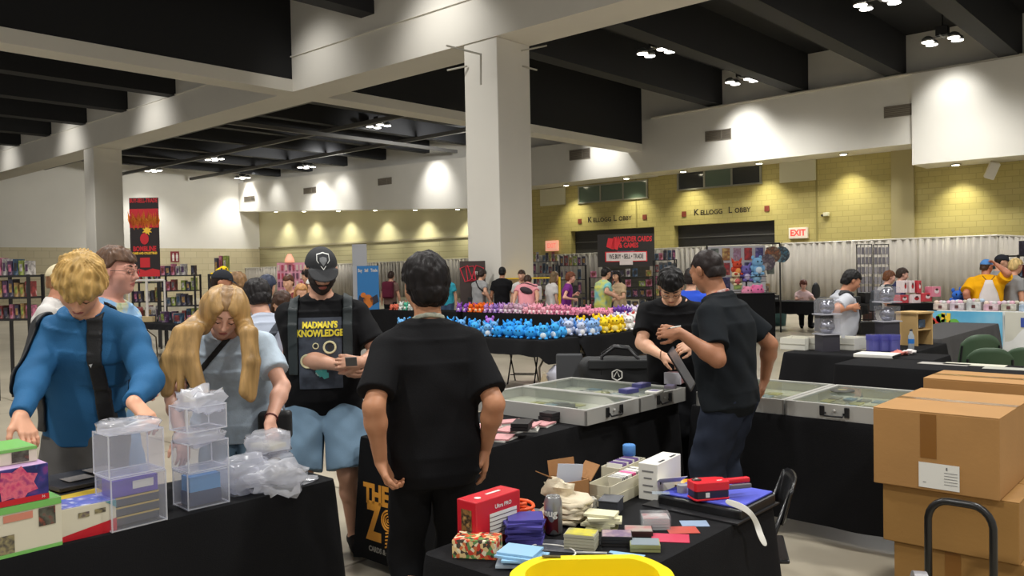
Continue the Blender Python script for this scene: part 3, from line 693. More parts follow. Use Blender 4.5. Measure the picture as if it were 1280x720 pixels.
        def f(P):
            Q = s.hl(P); d = np.minimum(cr(Q), nk(Q)) if style != 'bald' else cr(Q)
            ph = np.arctan2(Q[:, 0], Q[:, 1] + .035); rr_ = np.sqrt(Q[:, 0] ** 2 + (Q[:, 1] + .035) ** 2); d = d + nz(Q) * (.4 if style == 'tousled' else 1) + nz2(Q) + {'tousled': .0042, 'buzz': 0}.get(style, .0018) * np.sin(24 * ph + 2.5 * np.sin(40 * rr_ + 3 * ph) + seed) * np.clip(rr_ * 14, 0, 1); z = side(Q)
            if style in ('tousled', 'fringe'): z = np.where(Q[:, 1] > .03, z - .035 + .012 * np.sin(Q[:, 0] * 95 + 2 * np.sin(Q[:, 0] * 40)), z - .02)
            d = np.maximum(d, (z - Q[:, 2]) * .7); ear = np.sqrt((np.abs(Q[:, 0]) - .085) ** 2 * .3 + (Q[:, 1] + .004) ** 2 + (Q[:, 2] + .004) ** 2) - .03
            if style in ('short', 'buzz'): d = np.maximum(d, -ear)
            return d * s.hk
        hh = h or (.014, .0075, .0045)[s.detail]
        ho = sdf_obj('hair', f, s.hc - .17 * s.k, s.hc + .17 * s.k, hh, mat, s.o, 1); s.hairmat = mat; return s
    def longhair(s, col, strands, r=.022, seed=4, name='hair', h=None, wave=.004, flat=None):
        """strands: polylines in the head frame (start) and body frame (rest), given as body-frame points"""
        mat = M('hair_%d_%d_%d' % col, col, .42, var=.35, vscale=24, stretch=(1, 1, .12), spec=.4, bump=.3, bscale=90); fs = []
        for st in strands:
            for i in range(len(st) - 1):
                pf = lambda j: r * (1 - .25 * j / len(st)) * (min(1, .45 + .2 * j) if s.detail == 2 else 1); r0 = pf(i); r1 = pf(i + 1); fs.append(f_cap(st[i], st[i + 1], r0, r1 * ((.75 if s.detail == 2 else .45) if i == len(st) - 2 else 1)))
        u = f_union(fs, .02 if s.detail == 2 else .012); nz = s.noise(wave, 60, seed); A = np.concatenate([np.array(q) for q in strands])
        bb = s.bodyf
        f = lambda P: np.maximum(u(P) + nz(P * npv(1, 1, .25)), -(bb(P) - .004)) if s.detail else u(P)
        return sdf_obj(name, f, A.min(0) - .06, A.max(0) + .06, h or (.018, .011, .0065)[s.detail], mat, s.o, 1)
    def cap(s, mat, brimmat=None, name='cap', logo=None, back=False, brim=True):
        cr = f_ell((0, -.012, .036), (.090, .112, .104)); 
        def f(P):
            Q = s.hl(P); d = cr(Q); d = np.maximum(d, .040 - Q[:, 2] + .16 * np.minimum(0, Q[:, 1] + .02)); 
            if brim:
                sy = -1 if back else 1; y = Q[:, 1] * sy; b = np.maximum(np.abs(Q[:, 2] - .046 + .55 * np.maximum(0, y - .09) + 1.6 * Q[:, 0] ** 2) - .0045, np.sqrt((Q[:, 0] / .082) ** 2 + ((y - .085) / .088) ** 2) * .082 - .082); b = np.maximum(b, .06 - y); d = smin(d, b, .004)
            return d * s.hk
        s.cap_o = sdf_obj(name, f, s.hc - .24 * s.k, s.hc + .24 * s.k, (.012, .008, .0045)[s.detail], mat, s.o, 1); return s
    def glasses(s, mat=None, label=None):
        m = MB(); mat = mat or M('glasses_frame', (60, 50, 46), .3)
        for sx in (-1, 1):
            m.tube([s.H2W(sx * .034 + .021 * math.cos(a), .109 - .012 * abs(math.cos(a)) * (1 if math.cos(a) * sx > 0 else .2), .006 + .017 * math.sin(a)) for a in np.linspace(0, 2 * PI, 17)[:-1]], .0016, 6, closed=True)
            m.tube([s.H2W(sx * .055, .098, .01), s.H2W(sx * .077, .05, .012), s.H2W(sx * .084, -.01, .010)], .0017, 6)
        m.tube([s.H2W(-.013, .109, .010), s.H2W(0, .113, .013), s.H2W(.013, .109, .010)], .0015, 6); m.build('glasses', mat, s.o, smooth=True); return s
    def beard(s, col, low=-.045, up=-.030):
        mat = M('beard_%d_%d_%d' % col, col, .7, bump=.4, bscale=160); nz = s.noise(.0022, 120, 9)
        def f(P):
            Q = s.hl(P); d = s.headf(P) / s.hk - .0055 + nz(Q); ax = np.abs(Q[:, 0])
            lim = np.where(ax < .030, -.046, np.minimum(.02, -.046 + (ax - .030) * 1.9)); d = np.maximum(d, Q[:, 2] - lim); d = np.maximum(d, .004 - Q[:, 1])
            mouth = np.sqrt((Q[:, 0] / .024) ** 2 + ((Q[:, 2] + .0625) / .0115) ** 2) - 1; return np.maximum(d, -mouth * .011) * s.hk
        sdf_obj('beard', f, s.H2W(0, .05, -.05) - .13, s.H2W(0, .05, -.05) + .13, (.012, .006, .0042)[s.detail], mat, s.o, 1); return s
    def strapf(s, n, c, hw, z0, z1, base=None, out=.012, inn=.001, front=None):
        base = base or s._shirt; n = nrm(n)
        def f(P):
            d = base(P); q = np.maximum(np.abs(P @ n - c) - hw, np.maximum(d - out, inn - d)); q = np.maximum(q, np.maximum(z0 - P[:, 2], P[:, 2] - z1))
            if front: q = np.maximum(q, -front * P[:, 1])
            return q
        return f
    def W2(s, p):
        """body frame -> hall"""
        return np.array(s.o.matrix_world @ Vector([float(q) for q in p])) if False else np.array(Matrix.Translation(s.o.location) @ s.o.rotation_euler.to_matrix().to_4x4() @ Vector([float(q) for q in p]))
    def L2(s, p): return np.array((Matrix.Translation(s.o.location) @ s.o.rotation_euler.to_matrix().to_4x4()).inverted() @ Vector([float(q) for q in p]))
    def rz(s): return s.o.rotation_euler.z
def wear(p, name, label, cat, group=None):
    """an item carried by a person: its own thing, standing in the person's frame"""
    t = thing(name, label, cat, p.o.location, p.o.rotation_euler.z, group); return t
def at(px, depth): # ground point under an image column at a depth
    q = PD(px, 345, depth); return (q[0], q[1], 0)
# ---------------------------------------------------------------- people
def loc(pos, face, px, py, depth):
    hd = HF * math.cos(rad(face)) + HR * math.sin(rad(face)); a = math.atan2(-hd[0], hd[1]); q = PD(px, py, depth)
    return np.array(Matrix.Rotation(-a, 3, 'Z') @ Vector([float(q[0] - pos[0]), float(q[1] - pos[1]), float(q[2])]))
def ldir(face, v):
    """image right, away, up -> body frame"""
    f = rad(face); return npv(v[0] * math.cos(f) - v[1] * math.sin(f), v[0] * math.sin(f) + v[1] * math.cos(f), v[2])
def bvh_of(o):
    me = o.data; return BVHTree.FromPolygons([v.co.copy() for v in me.vertices], [list(p.vertices) for p in me.polygons])
def project(p, target, mb, name, mats, off=.003, back=False, label=None):
    """lay flat artwork (x across as seen, z up; y = small lift) on the cloth of a person"""
    t = bvh_of(target); sg = 1 if back else -1; v = []
    for q in mb.v:
        h = t.ray_cast(Vector((sg * q.x, -sg * 1.2, q.z)), Vector((0, sg, 0)))
        y = h[0].y if h[0] else 0.1; v.append((sg * q.x, y - sg * (off + q.y), q.z))
    return mesh_obj(name, v, mb.f, mats, p.o, mi=mb.mi, label=label)
def grid(mb, x0, x1, z0, z1, n=14, mi=0, y=0):
    v = [(x0 + (x1 - x0) * i / n, y, z0 + (z1 - z0) * j / n) for j in range(n + 1) for i in range(n + 1)]
    return mb._add(v, [(j * (n + 1) + i, j * (n + 1) + i + 1, (j + 1) * (n + 1) + i + 1, (j + 1) * (n + 1) + i) for j in range(n) for i in range(n)], mi)
def sdf_thing(t, name, fn, lo, hi, h, mat, it=1, label=None): return sdf_obj(name, fn, lo, hi, h, mat, t, it, label)
def backpack(p, label, mat, cx=.115, hw=.032, zt=None, z0=.95, size=(.29, .12, .42), strapmat=None, accent=None, dz=0):
    t = wear(p, 'backpack', label, 'backpack'); k = p.k; h = (.016, .010, .006)[p.detail]
    for sg in (-1, 1):
        f = p.strapf((1, 0, 0), sg * cx, hw, z0, 2.2, out=.016, inn=.002, front=None); g = lambda P, f=f: np.maximum(f(P), -P[:, 1] - .02)
        nbp = f_cap(p.nb, p.hc, .085 * k, .09 * k)
        sdf_obj('strap', lambda P, g=g: np.maximum(g(P), -nbp(P)), npv(min(0, sg * .35), -.35, z0 - .02), npv(max(0, sg * .35), .6, 1.75 * k), h, strapmat or mat, t, 1)
    c = p.C[4] * .5 + p.C[5] * .5 + npv(0, 0, dz); base = p._shirt; s0, s1, s2 = [q / 2 for q in size]; cy = p.C[4][1] - p.D[4] - s1 * .62
    def body(P):
        q = np.abs(P - npv(c[0], cy, c[2])) - npv(s0 - .06, s1 - .05, s2 - .06); d = np.linalg.norm(np.maximum(q, 0), axis=1) + np.minimum(q.max(1), 0) - .06; return np.maximum(d, .004 - base(P))
    sdf_obj('pack', body, npv(c[0] - .3, cy - .3, c[2] - .4), npv(c[0] + .3, cy + .3, c[2] + .4), h * 1.4, mat, t, 1)
    pk = MB().box((c[0], cy - s1 - .012, c[2] - .09), (size[0] * .72, .03, .2)); pk.build('pocket', accent or mat, t, bevel=.012); return t
def sling(p, name, label, cat, mat, n, c, hw=.018, bag=None, z0=.8, z1=1.6, bagmat=None, group=None):
    t = wear(p, name, label, cat, group); h = (.014, .009, .0055)[p.detail]
    f = p.strapf(n, c, hw, z0, z1 * p.k, out=.012, inn=.001); nbp = f_cap(p.nb, p.hc, .075 * p.k, .08 * p.k)
    sdf_obj('strap', lambda P: np.maximum(f(P), -nbp(P)), npv(-.4, -.45, z0 - .02), npv(.4, .6, 1.75), h, mat, t, 1)
    if bag:
        bc, bs = npv(*bag[0]), npv(*bag[1]) / 2
        def g(P):
            q = np.abs(P - bc) - (bs - .02); d = np.linalg.norm(np.maximum(q, 0), axis=1) + np.minimum(q.max(1), 0) - .02; return d
        sdf_obj('bag', g, bc - bs - .05, bc + bs + .05, h, bagmat or mat, t, 1)
    return t
def cloth(name, c=(128, 128, 128), rough=.85, var=.08, bump=.15): return M(name, c, rough, bump=bump, bscale=180, var=var, vscale=5, spec=.15)
blackT = cloth('black_cotton', (21, 21, 23)); navyT = cloth('black_tee', (26, 30, 34)); dark = cloth('dark_trouser', (24, 25, 28)); nylon = M('black_nylon', (26, 26, 28), .6, bump=.2, bscale=200)
# 1 fair-haired man in a blue long-sleeved top
pos = at(102, 3.97); fc = 180
blond = Person('person with tousled fair hair in a blue long-sleeved top, looking down at the table goods', pos, fc, 1.87, 2, lean=7, curl=14, hp=46, hy=16, hr=-8, side=-9, bulk=.92, skin_c=(226, 168, 136), pelvis=.515,
    armR=loc(pos, fc, 22, 528, 3.42), armL=loc(pos, fc, 166, 503, 3.50), poleR=(.5, -.7, -.5), poleL=(-.4, -.8, -.6),
    hands=({'d': ldir(fc, (.75, -.25, -.6)), 'n': ldir(fc, (-.3, .1, -1)), 'curl': .55}, {'d': ldir(fc, (.6, -.35, -.75)), 'n': ldir(fc, (-.4, 0, -1)), 'curl': .4})).build()
blond.shirt(cloth('blue_jersey', (46, 98, 142), .75), long_=True, hem=.06, loose=.019, wr=.006, fr=14, neck=.064).trousers(cloth('grey_trouser', (92, 90, 88)), loose=.022).shoes(dark)
blond.hair((196, 160, 98), 'tousled', .026, front=.048, nape=-.085, h=.0045).face((150, 116, 70))
bp = backpack(blond, 'black backpack worn by the fair-haired person, white tick mark on one strap', nylon, cx=.152, hw=.030, z0=.98)
tk = MB(); tk._add([(-.150, 0, 1.305), (-.138, 0, 1.285), (-.105, 0, 1.345), (-.133, 0, 1.301)], [(0, 1, 2, 3)])
sto = [c for c in bp.children if c.name.startswith('strap')][0]; stv = bvh_of(sto); v = []
for q in tk.v:
    h_ = stv.ray_cast(Vector((q.x, 1.2, q.z)), Vector((0, -1, 0))); v.append((q.x, (h_[0].y if h_[0] else .15) + .003, q.z))
mesh_obj('tick_mark', v, tk.f, M('tick_white', (226, 226, 226), .6), bp)
# 2 long-haired woman in a pale blue tee
pos = at(289, 4.38); fc = 172
g2 = Person('person with long straight light brown hair and a pale blue tee, head bowed', pos, fc, 1.76, 2, lean=24, curl=14, hp=34, hy=10, hr=-8, bulk=1.14, female=True, skin_c=(222, 170, 146),
    armR=loc(pos, fc, 226, 545, 3.95), armL=loc(pos, fc, 337, 528, 3.95), poleR=(.9, -.5, -.2), poleL=(-.9, -.4, -.2),
    hands=({'d': ldir(fc, (.25, -.45, -.85)), 'n': ldir(fc, (-.6, .4, -.4)), 'curl': .5}, {'d': ldir(fc, (.3, -.4, -.8)), 'n': ldir(fc, (-.5, 0, -1)), 'curl': .4})).build()
g2.shirt(M('acid_wash_tee', (184, 200, 214), .85, bump=.15, bscale=150, var=.12, vscale=22), sleeve=.66, hem=.10, loose=.020, wr=.005, boxy=.01).trousers(cloth('denim', (104, 128, 146)), loose=.014).shoes(dark).face((112, 80, 54))
hc = (176, 140, 88); HS = []
rr = np.random.RandomState(3)
for sg in (-1, 1):
    for j in range(10):
        a = j / 9.; y0 = .075 - .165 * a; st = []
        for th in (26, 50, 72, 92):
            t_ = rad(th); st.append(g2.H2W(sg * .084 * math.sin(t_) * math.sqrt(max(.05, 1 - (y0 + .014) ** 2 / .0115)), y0 * (1 if th < 60 else .8), .028 + .098 * math.cos(t_) * math.sqrt(max(.05, 1 - (y0 + .014) ** 2 / .0125))))
        st.append(g2.H2W(sg * .097, y0 * .7 + .005, -.07))
        if sg > 0: pts = [(246 - 22 * a, 412 + 4 * a, 3.93), (240 - 30 * a, 446, 3.90), (258 - 66 * a + 5 * rr.randn(), 484 + 10 * rr.rand(), 3.88)]
        else: pts = [(309 + 3 * a, 416, 3.93), (310 + 7 * a, 452, 3.90), (303 + 13 * a, 498 - 16 * rr.rand(), 3.88)]
        st += [loc(pos, fc, x, y, dd + .05 * a) for x, y, dd in pts]; HS.append(st)
g2.longhair(hc, HS, r=.030, wave=.005, name='hair')
cr = f_ell((0, -.014, .030), (.085, .107, .106)); 
def crown(P):
    Q = g2.hl(P); d = cr(Q) + .0022 * np.sin(Q[:, 1] * 150 + 4 * np.abs(Q[:, 0]) * 30); z = np.interp(Q[:, 1], [-.12, .02, .10], [-.09, -.03, .088]) + .9 * np.maximum(0, .05 - np.abs(Q[:, 0])) * (Q[:, 1] > .02) * .25
    return np.maximum(d, (z - Q[:, 2]) * .7) * g2.hk
sdf_obj('hair_crown', crown, g2.hc - .16, g2.hc + .16, .0048, M('hair_crown', (146, 114, 76), .45, var=.3, vscale=30, stretch=(1, .3, .3), bump=.3, bscale=100), g2.o, 1)
sling(g2, 'crossbody_purse', 'small black purse on a thin strap across the pale blue tee', 'purse', nylon, (.72, .1, .62), .905, .014, ((-.215, .06, .90), (.17, .085, .15)), z0=.93)
b_ = MB(); q = g2.wr['L']; dd = nrm(g2.el['L'] - q); a_ = nrm(np.cross(dd, npv(0, 0, 1))); c_ = np.cross(dd, a_)
b_.tube([q + dd * .03 + (a_ * math.cos(t) + c_ * math.sin(t)) * .030 for t in np.linspace(0, 2 * PI, 13)[:-1]], .004, 6, closed=True); b_.build('bracelet', M('maroon_cord', (92, 28, 34), .6), g2.o, smooth=True)
# 3 bearded man in cap and printed tee
pos = at(402, 5.06); fc = 172
hpR, hpL = loc(pos, fc, 424, 457, 4.78), loc(pos, fc, 450, 453, 4.74)
m3 = Person('person with a dark beard in black cap, holding a small card over a printed tee', pos, fc, 1.845, 2, lean=2, curl=9, hp=20, hy=12, bulk=1.14, belly=.05, skin_c=(206, 156, 130),
    armR=hpR, armL=hpL, poleR=(1, -.7, -.9), poleL=(-1, -.7, -.9),
    hands=({'d': ldir(fc, (-.75, -.3, .1)), 'n': ldir(fc, (-.2, .9, -.2)), 'curl': .85, 'thumb': .7}, {'d': ldir(fc, (.75, -.35, -.15)), 'n': ldir(fc, (.2, .9, .2)), 'curl': .8, 'thumb': .7}), feet={'L': (-.16, 0, .085), 'R': (.15, .02, .085)}).build()
m3.shirt(blackT, sleeve=.70, hem=.13, loose=.020, wr=.005, boxy=.012).trousers(cloth('blue_shorts', (118, 144, 166)), end=.47, loose=.034, name='shorts').shoes(dark)
m3.hair((40, 32, 28), 'buzz', .006).face((34, 26, 22), thick=.005).beard((40, 29, 24)).cap(M('cap_black', (36, 37, 40), .75, bump=.2, bscale=140))
em = MB()
sh = [(-.034, .030), (0, .040), (.034, .030), (.036, .002), (0, -.044), (-.036, .002)]
for i in range(6): em.tube([(sh[i][0], 0, sh[i][1]), (sh[(i + 1) % 6][0], 0, sh[(i + 1) % 6][1])], .0026, 4)
for i in range(6): s_ = .58; em._add([(0, 0, -.002), (sh[i][0] * s_, 0, sh[i][1] * s_), (sh[(i + 1) % 6][0] * s_, 0, sh[(i + 1) % 6][1] * s_)], [(0, 1, 2)], 1)
t_ = bvh_of(m3.cap_o); v = []
c0 = m3.H2W(0, .35, .090); dv = m3.R @ npv(0, -1, 0)
for q in em.v:
    o_ = c0 + m3.R @ npv(-q.x, 0, q.z); h_ = t_.ray_cast(Vector(o_), Vector(dv)); pt = np.array(h_[0]) if h_[0] else o_ + dv * .24; v.append(pt - dv * (.0035 + q.y))
mesh_obj('cap_badge', v, em.f, [M('badge_white', (226, 226, 222), .6), M('badge_grey', (120, 122, 124), .6)], m3.o, mi=em.mi)
pr = MB(); cz = 1.285
grid(pr, -.125, .125, cz - .27, cz + .15, 18, 0)
for txt, z, sz in (("MADMAN'S", cz + .106, .050), ('KNOWLEDGE', cz + .058, .054)):
    pr.text(txt, sz, (0, .005, z), RX90, 1, .0025, ext=0, sx=.80)
for x, z, r in ((.055, -.025, .033), (-.075, -.105, .036), (.085, -.125, .027), (-.025, -.015, .016)):
    pr.tube([(x + r * math.cos(t), .002, cz + z + r * math.sin(t)) for t in np.linspace(0, 2 * PI, 19)[:-1]], r * .2, 5, 2, closed=True)
    n = 12; pr._add([(x, .002, cz + z)] + [(x + r * .42 * math.cos(t), .002, cz + z + r * .42 * math.sin(t)) for t in np.linspace(0, 2 * PI, n + 1)[:-1]], [(0, 1 + i, 1 + (i + 1) % n) for i in range(n)], 3)
for x, z, r, mi in ((.005, -.165, .03, 4), (-.012, -.175, .016, 5), (.025, -.19, .02, 4)):
    n = 10; pr._add([(x, .002, cz + z)] + [(x + r * (1 + .25 * (i % 2)) * math.cos(t), .002, cz + z + r * (1 + .25 * (i % 2)) * math.sin(t)) for i, t in enumerate(np.linspace(0, 2 * PI, n + 1)[:-1])], [(0, 1 + i, 1 + (i + 1) % n) for i in range(n)], mi)
project(m3, m3.shirt_o, pr, 'shirt_print', [mottled('print_night', [(46, 50, 60), (66, 72, 84), (36, 40, 50)], 9, .8), M('print_yellow', (226, 206, 60), .8), M('print_cream', (214, 206, 164), .8), M('print_dark', (40, 38, 34), .8), M('print_teal', (96, 196, 190), .8), M('print_pale', (190, 220, 210), .8)], .0045, label='square print with yellow lettering and pale rings')
bk3 = backpack(m3, 'black backpack with pale teal strap tabs, worn over the printed tee', nylon, cx=.158, hw=.028, z0=1.10, strapmat=M('strap_slate', (38, 46, 48), .7, bump=.2, bscale=200))
card3 = thing('trading_card', 'small card held between the hands of the bearded person', 'card', PD(439, 452, 4.66), m3.rz())
MB().box((0, 0, 0), (.064, .004, .089), Matrix.Rotation(-.9, 3, 'X')).build('card', M('card_grey', (120, 116, 112), .4), card3)
# 4 man with his back to us
pos = at(536, 3.55); fc = -16
m4 = Person('person seen from behind in plain black tee and lanyard, one hand at the hip', pos, fc, 1.75, 2, lean=1, curl=8, hp=6, hy=14, bulk=1.0, belly=.04, skin_c=(186, 132, 98),
    armL=loc(pos, fc, 476, 577, 3.42), armR=loc(pos, fc, 606, 562, 3.62), poleL=(-.5, -1, 0), poleR=(.3, -1, 0),
    hands=({'d': ldir(fc, (.35, .15, -.85)), 'n': ldir(fc, (.85, -.2, .2)), 'curl': .95, 'thumb': .5}, {'d': ldir(fc, (.0, .15, -1)), 'n': ldir(fc, (-1, .1, 0)), 'curl': .4})).build()
m4.shirt(blackT, sleeve=.80, hem=.14, loose=.022, wr=.006, boxy=.02, fr=13).trousers(cloth('black_trouser', (18, 18, 20)), loose=.013).shoes(dark)
m4.hair((26, 22, 22), 'short', .027, nape=-.105, rough=.5).face((30, 24, 22))
def lanyard(p, cols, z0=1.25):
    f = p._shirt; nk = f_cap(p.nb - p.u * .03, p.hc, .066 * p.k, .066 * p.k); nn = npv(0, .45, 1); nn = nrm(nn); cc = (p.nb + npv(0, -.03, .012)) @ nn
    g = lambda P: np.maximum(np.maximum(np.abs(P @ nn - cc) - .011, nk(P) - .010), .0005 - nk(P))
    tt = wear(p, 'lanyard', cols[0], 'lanyard'); sdf_obj('band', g, p.nb - .16, p.nb + .2, .0055, cols[1], tt, 1)
lanyard(m4, ('pale and navy lanyard around the neck of the person with their back to us', mottled('lanyard_band', [(40, 60, 74), (170, 170, 150), (60, 90, 110)], 14, .6)))
# 5 man bowed over a binder
pos = at(842, 6.28); fc = 196
m5 = Person('person with black hair in a black tee, bowed over a binder behind the glass cases', pos, fc, 1.75, 2, lean=12, curl=16, hp=44, hy=6, bulk=1.1, belly=.03, skin_c=(214, 164, 134),
    armR=loc(pos, fc, 826, 444, 5.84), armL=loc(pos, fc, 868, 432, 5.8), poleR=(1, -.4, -.4), poleL=(-1, -.4, -.4),
    hands=({'d': ldir(fc, (-.9, -.2, -.1)), 'n': ldir(fc, (.1, .8, -.6)), 'curl': .8}, {'d': ldir(fc, (.85, -.15, -.3)), 'n': ldir(fc, (-.1, .6, -.8)), 'curl': .7})).build()
m5.shirt(blackT, sleeve=.72, hem=.1, loose=.02, wr=.005).trousers(dark).shoes(dark).hair((24, 22, 22), 'short', .024, front=.056).face((30, 25, 22), thick=.0046).glasses(M('thin_glasses', (110, 96, 88), .3, .5))
# 6 man in profile from behind
pos = at(911, 5.0); fc = 308
m6 = Person('person with cropped dark hair in black tee and navy trousers by the glass cases', pos, fc, 1.80, 2, lean=3, curl=10, hp=22, hy=-14, bulk=1.10, belly=.04, skin_c=(170, 118, 88),
    armL=loc(pos, fc, 850, 416, 4.74), armR=loc(pos, fc, 956, 474, 5.30), poleL=(-.2, -.6, -1), poleR=(.3, -1, -.1),
    hands=({'d': ldir(fc, (-.9, .2, .1)), 'n': ldir(fc, (.2, .8, -.3)), 'curl': .9}, {'d': ldir(fc, (-.2, .4, -1)), 'n': ldir(fc, (-1, 0, 0)), 'curl': .5})).build()
m6.shirt(navyT, sleeve=.74, hem=.15, loose=.022, wr=.006, boxy=.015).trousers(cloth('navy_trouser', (40, 46, 60), var=.15), loose=.030, wr=.008).shoes(dark).hair((38, 30, 28), 'buzz', .007, nape=-.07).face((30, 25, 22))
lanyard(m6, ('white and red lanyard around the neck of the person with cropped hair', mottled('lanyard_white', [(200, 196, 190), (150, 60, 56), (216, 212, 206)], 12, .6)))
# ---------------------------------------------------------------- the crowd further back
def crowd(label, px, dep, face, H, shirt, pants, hairc=(50, 38, 30), det=0, style='short', cap=None, sk=(206, 158, 130), arms=None, end=1.0, female=False, lean=3, hp=12, hy=0, curl=10, bulk=1.0, long_=False, hthick=.02, sleeve=.62, group=None, loose=.018, nape=-.085, back=False, belly=0):
    if dep < 0: dep = -dep / ray(px, 345)[1]
    pos = at(px, dep); a = arms or {}
    def tg(q):
        if q not in a: return None
        x, y, t = a[q]; return loc(pos, face, x, y, t if t > 2 else dep + t)
    hd = a.get('hands', (None, None))
    p = Person(label, pos, face, H, det, lean=lean, curl=curl, hp=hp, hy=hy, bulk=bulk, female=female, skin_c=sk, armL=tg('L'), armR=tg('R'), hands=hd, belly=belly, group=group).build()
    p.shirt(shirt, long_=long_, sleeve=sleeve, loose=loose).trousers(pants, end=end, loose=.02).shoes(dark)
    if cap: p.hair(hairc, 'buzz', .008); p.cap(cap, back=back)
    elif style == 'long':
        p.hair(hairc, 'short', .018, nape=-.12)
        S = [[p.H2W(x, y, .05), p.H2W(x * 1.12, y - .01, -.06), p.H2W(x * 1.15, y - .015, -.14), p.H2W(x * 1.15, y - .01, -.23)] for x, y in ((-.06, -.05), (-.03, -.075), (0, -.085), (.03, -.075), (.06, -.05), (-.075, -.015), (.075, -.015))]
        p.longhair(hairc, S, r=.026, wave=0, name='hair_length')
    elif style == 'bun':
        p.hair(hairc, 'short', hthick, nape=-.09); MB().ball(p.H2W(0, -.10, .09), (.035, .035, .035), 10).build('hair_bun', p.hairmat, p.o, smooth=True)
    elif style: p.hair(hairc, style, hthick, nape=nape)
    if det: p.face(tuple(int(c * .8) for c in hairc))
    return p
C_ = cloth
khaki = C_('khaki', (150, 130, 96)); jean = C_('jean', (62, 78, 104)); greyj = C_('grey_slack', (88, 88, 90))
# floral-shirt person in profile, just behind the fair-haired one
flor = mottled('floral_blue', [(120, 158, 196), (128, 168, 206), (134, 176, 214), (190, 190, 150), (110, 150, 120)], 10, .85)
pp = crowd('person in round glasses and pale blue floral short-sleeved shirt, in profile behind the blue top', 122, 4.75, 96, 1.85, flor, C_('pale_jean', (120, 150, 180)), (98, 74, 58), 2, 'short', None, (218, 158, 138), {'L': (118, 480, 4.9), 'R': (160, 486, 4.6)}, lean=4, hp=2, curl=8, bulk=1.12, hthick=.022, sleeve=.75, loose=.03, nape=-.10)
pp.glasses(M('thin_glasses', (110, 96, 88), .3, .5))
# pale tee with a dark sling, back turned
pq = crowd('person in a pale grey-blue tee with dark sling strap, back turned, khaki shorts', 338, 5.5, -38, 1.69, C_('pale_tee', (176, 184, 200)), khaki, (32, 28, 28), 2, 'short', None, (214, 162, 136), {'L': (316, 470, 5.3), 'R': (350, 478, 5.2)}, end=.48, lean=12, hp=26, bulk=1.05, hthick=.02)
sling(pq, 'sling_bag', 'dark sling strap over the pale grey-blue tee', 'bag', M('navy_strap', (38, 44, 56), .7), (.66, .05, -.74), -.98, .020, z0=.9)
crowd('person in a pale cream cap, half hidden behind the fair-haired one', 58, 7.0, 75, 1.80, C_('white_tee', (205, 202, 198)), jean, (140, 100, 70), 1, cap=C_('cream_cap', (212, 200, 166)), hp=4, sk=(212, 150, 120))
crowd('person in dark cap in profile behind the long-haired one', 262, 8.5, 80, 1.74, C_('brown_tee', (96, 70, 62)), dark, (40, 30, 26), 0, cap=C_('dark_cap', (44, 46, 52)), hp=12, sk=(188, 130, 100))
crowd('person with round curly light brown hair, seen over the long-haired head', 299, 9.0, -30, 1.70, C_('grey_tee', (150, 150, 150)), jean, (128, 98, 66), 0, 'tousled', hthick=.035)
crowd('person in a navy hood seen past the pale grey-blue tee', 326, 9.5, 20, 1.66, C_('navy_hoodie', (52, 58, 76)), dark, (52, 58, 76), 0, 'short', hthick=.034, nape=-.13)
crowd('person with brown hair and tan jacket bent forward beside the bearded one', 352, 7.4, 165, 1.62, C_('tan_jacket', (152, 118, 76)), jean, (66, 46, 36), 1, 'long', female=True, lean=18, hp=40, long_=True, arms={'L': (372, 432, 6.9), 'R': (340, 436, 6.9)})
crowd('person with small auburn-haired head behind the tan jacket', 364, 13.5, 190, 1.66, C_('wine_tee', (120, 60, 60)), jean, (84, 52, 38))
crowd('person with blond hair and pink tee behind the tan jacket', 373, 10.6, 150, 1.56, C_('peach_tee', (214, 160, 140)), jean, (176, 130, 84), 0, 'long', female=True)
crowd('person in white cap by the pink display wall', 383, 11.6, 120, 1.62, C_('white_tee'), jean, (120, 90, 60), 0, cap=C_('white_cap', (220, 220, 216)))
crowd('person with black hair and black tee just left of the black cap', 391, 14.2, 210, 1.76, blackT, dark, (24, 22, 22), 0, hthick=.025)
pm = crowd('person with a maroon backpack facing away, right of the blue banner', 487, -14.6, 15, 1.68, C_('mauve_tee', (120, 96, 88)), dark, (50, 36, 30), 0, sk=(196, 146, 120))
backpack(pm, 'maroon backpack by the blue banner', C_('maroon_nylon', (92, 34, 52)), z0=1.0, size=(.32, .15, .46))
crowd('person in a turquoise tee with hand on hip', 559, -15.0, 200, 1.66, C_('turquoise_tee', (64, 176, 200)), jean, (96, 84, 76), 0, 'buzz', hthick=.01)
pg = crowd('person in grey tee with a thin black crossbody strap, by the red card banner', 598, -14.0, 40, 1.70, C_('grey_tee'), dark, (50, 38, 34), 1, arms={'L': (612, 372, -.25), 'R': (613, 376, -.3)}, hp=22, hthick=.024)
sling(pg, 'shoulder_bag', 'black shoulder bag with thin strap on the grey tee', 'bag', nylon, (.70, .05, .72), .98, .016, ((-.2, -.05, .95), (.16, .10, .2)), z0=.95)
crowd('person in a black tee with close-cropped hair, back turned in front of the column', 627, -14.20, 8, 1.745, blackT, dark, (22, 20, 20), 1, 'buzz', hthick=.012, sk=(170, 120, 90))
pk = crowd('person in a pink tee bent forward, grey pouch across the back', 658, -14.02, 6, 1.70, C_('pink_tee', (226, 150, 158)), khaki, (60, 44, 36), 1, lean=26, hp=40, curl=22, bulk=1.1, arms={'L': (640, 385, -.3), 'R': (672, 380, -.4)})
tb = wear(pk, 'waist_pouch', 'grey pouch slung across the back of the pink tee', 'bag'); MB().ball((0, pk.C[5][1] - .20, pk.C[5][2] + .0), (.15, .055, .075), 12, rot=Matrix.Rotation(.35, 3, 'Y')).build('pouch', C_('charcoal_pouch', (72, 62, 66)), tb, smooth=True)
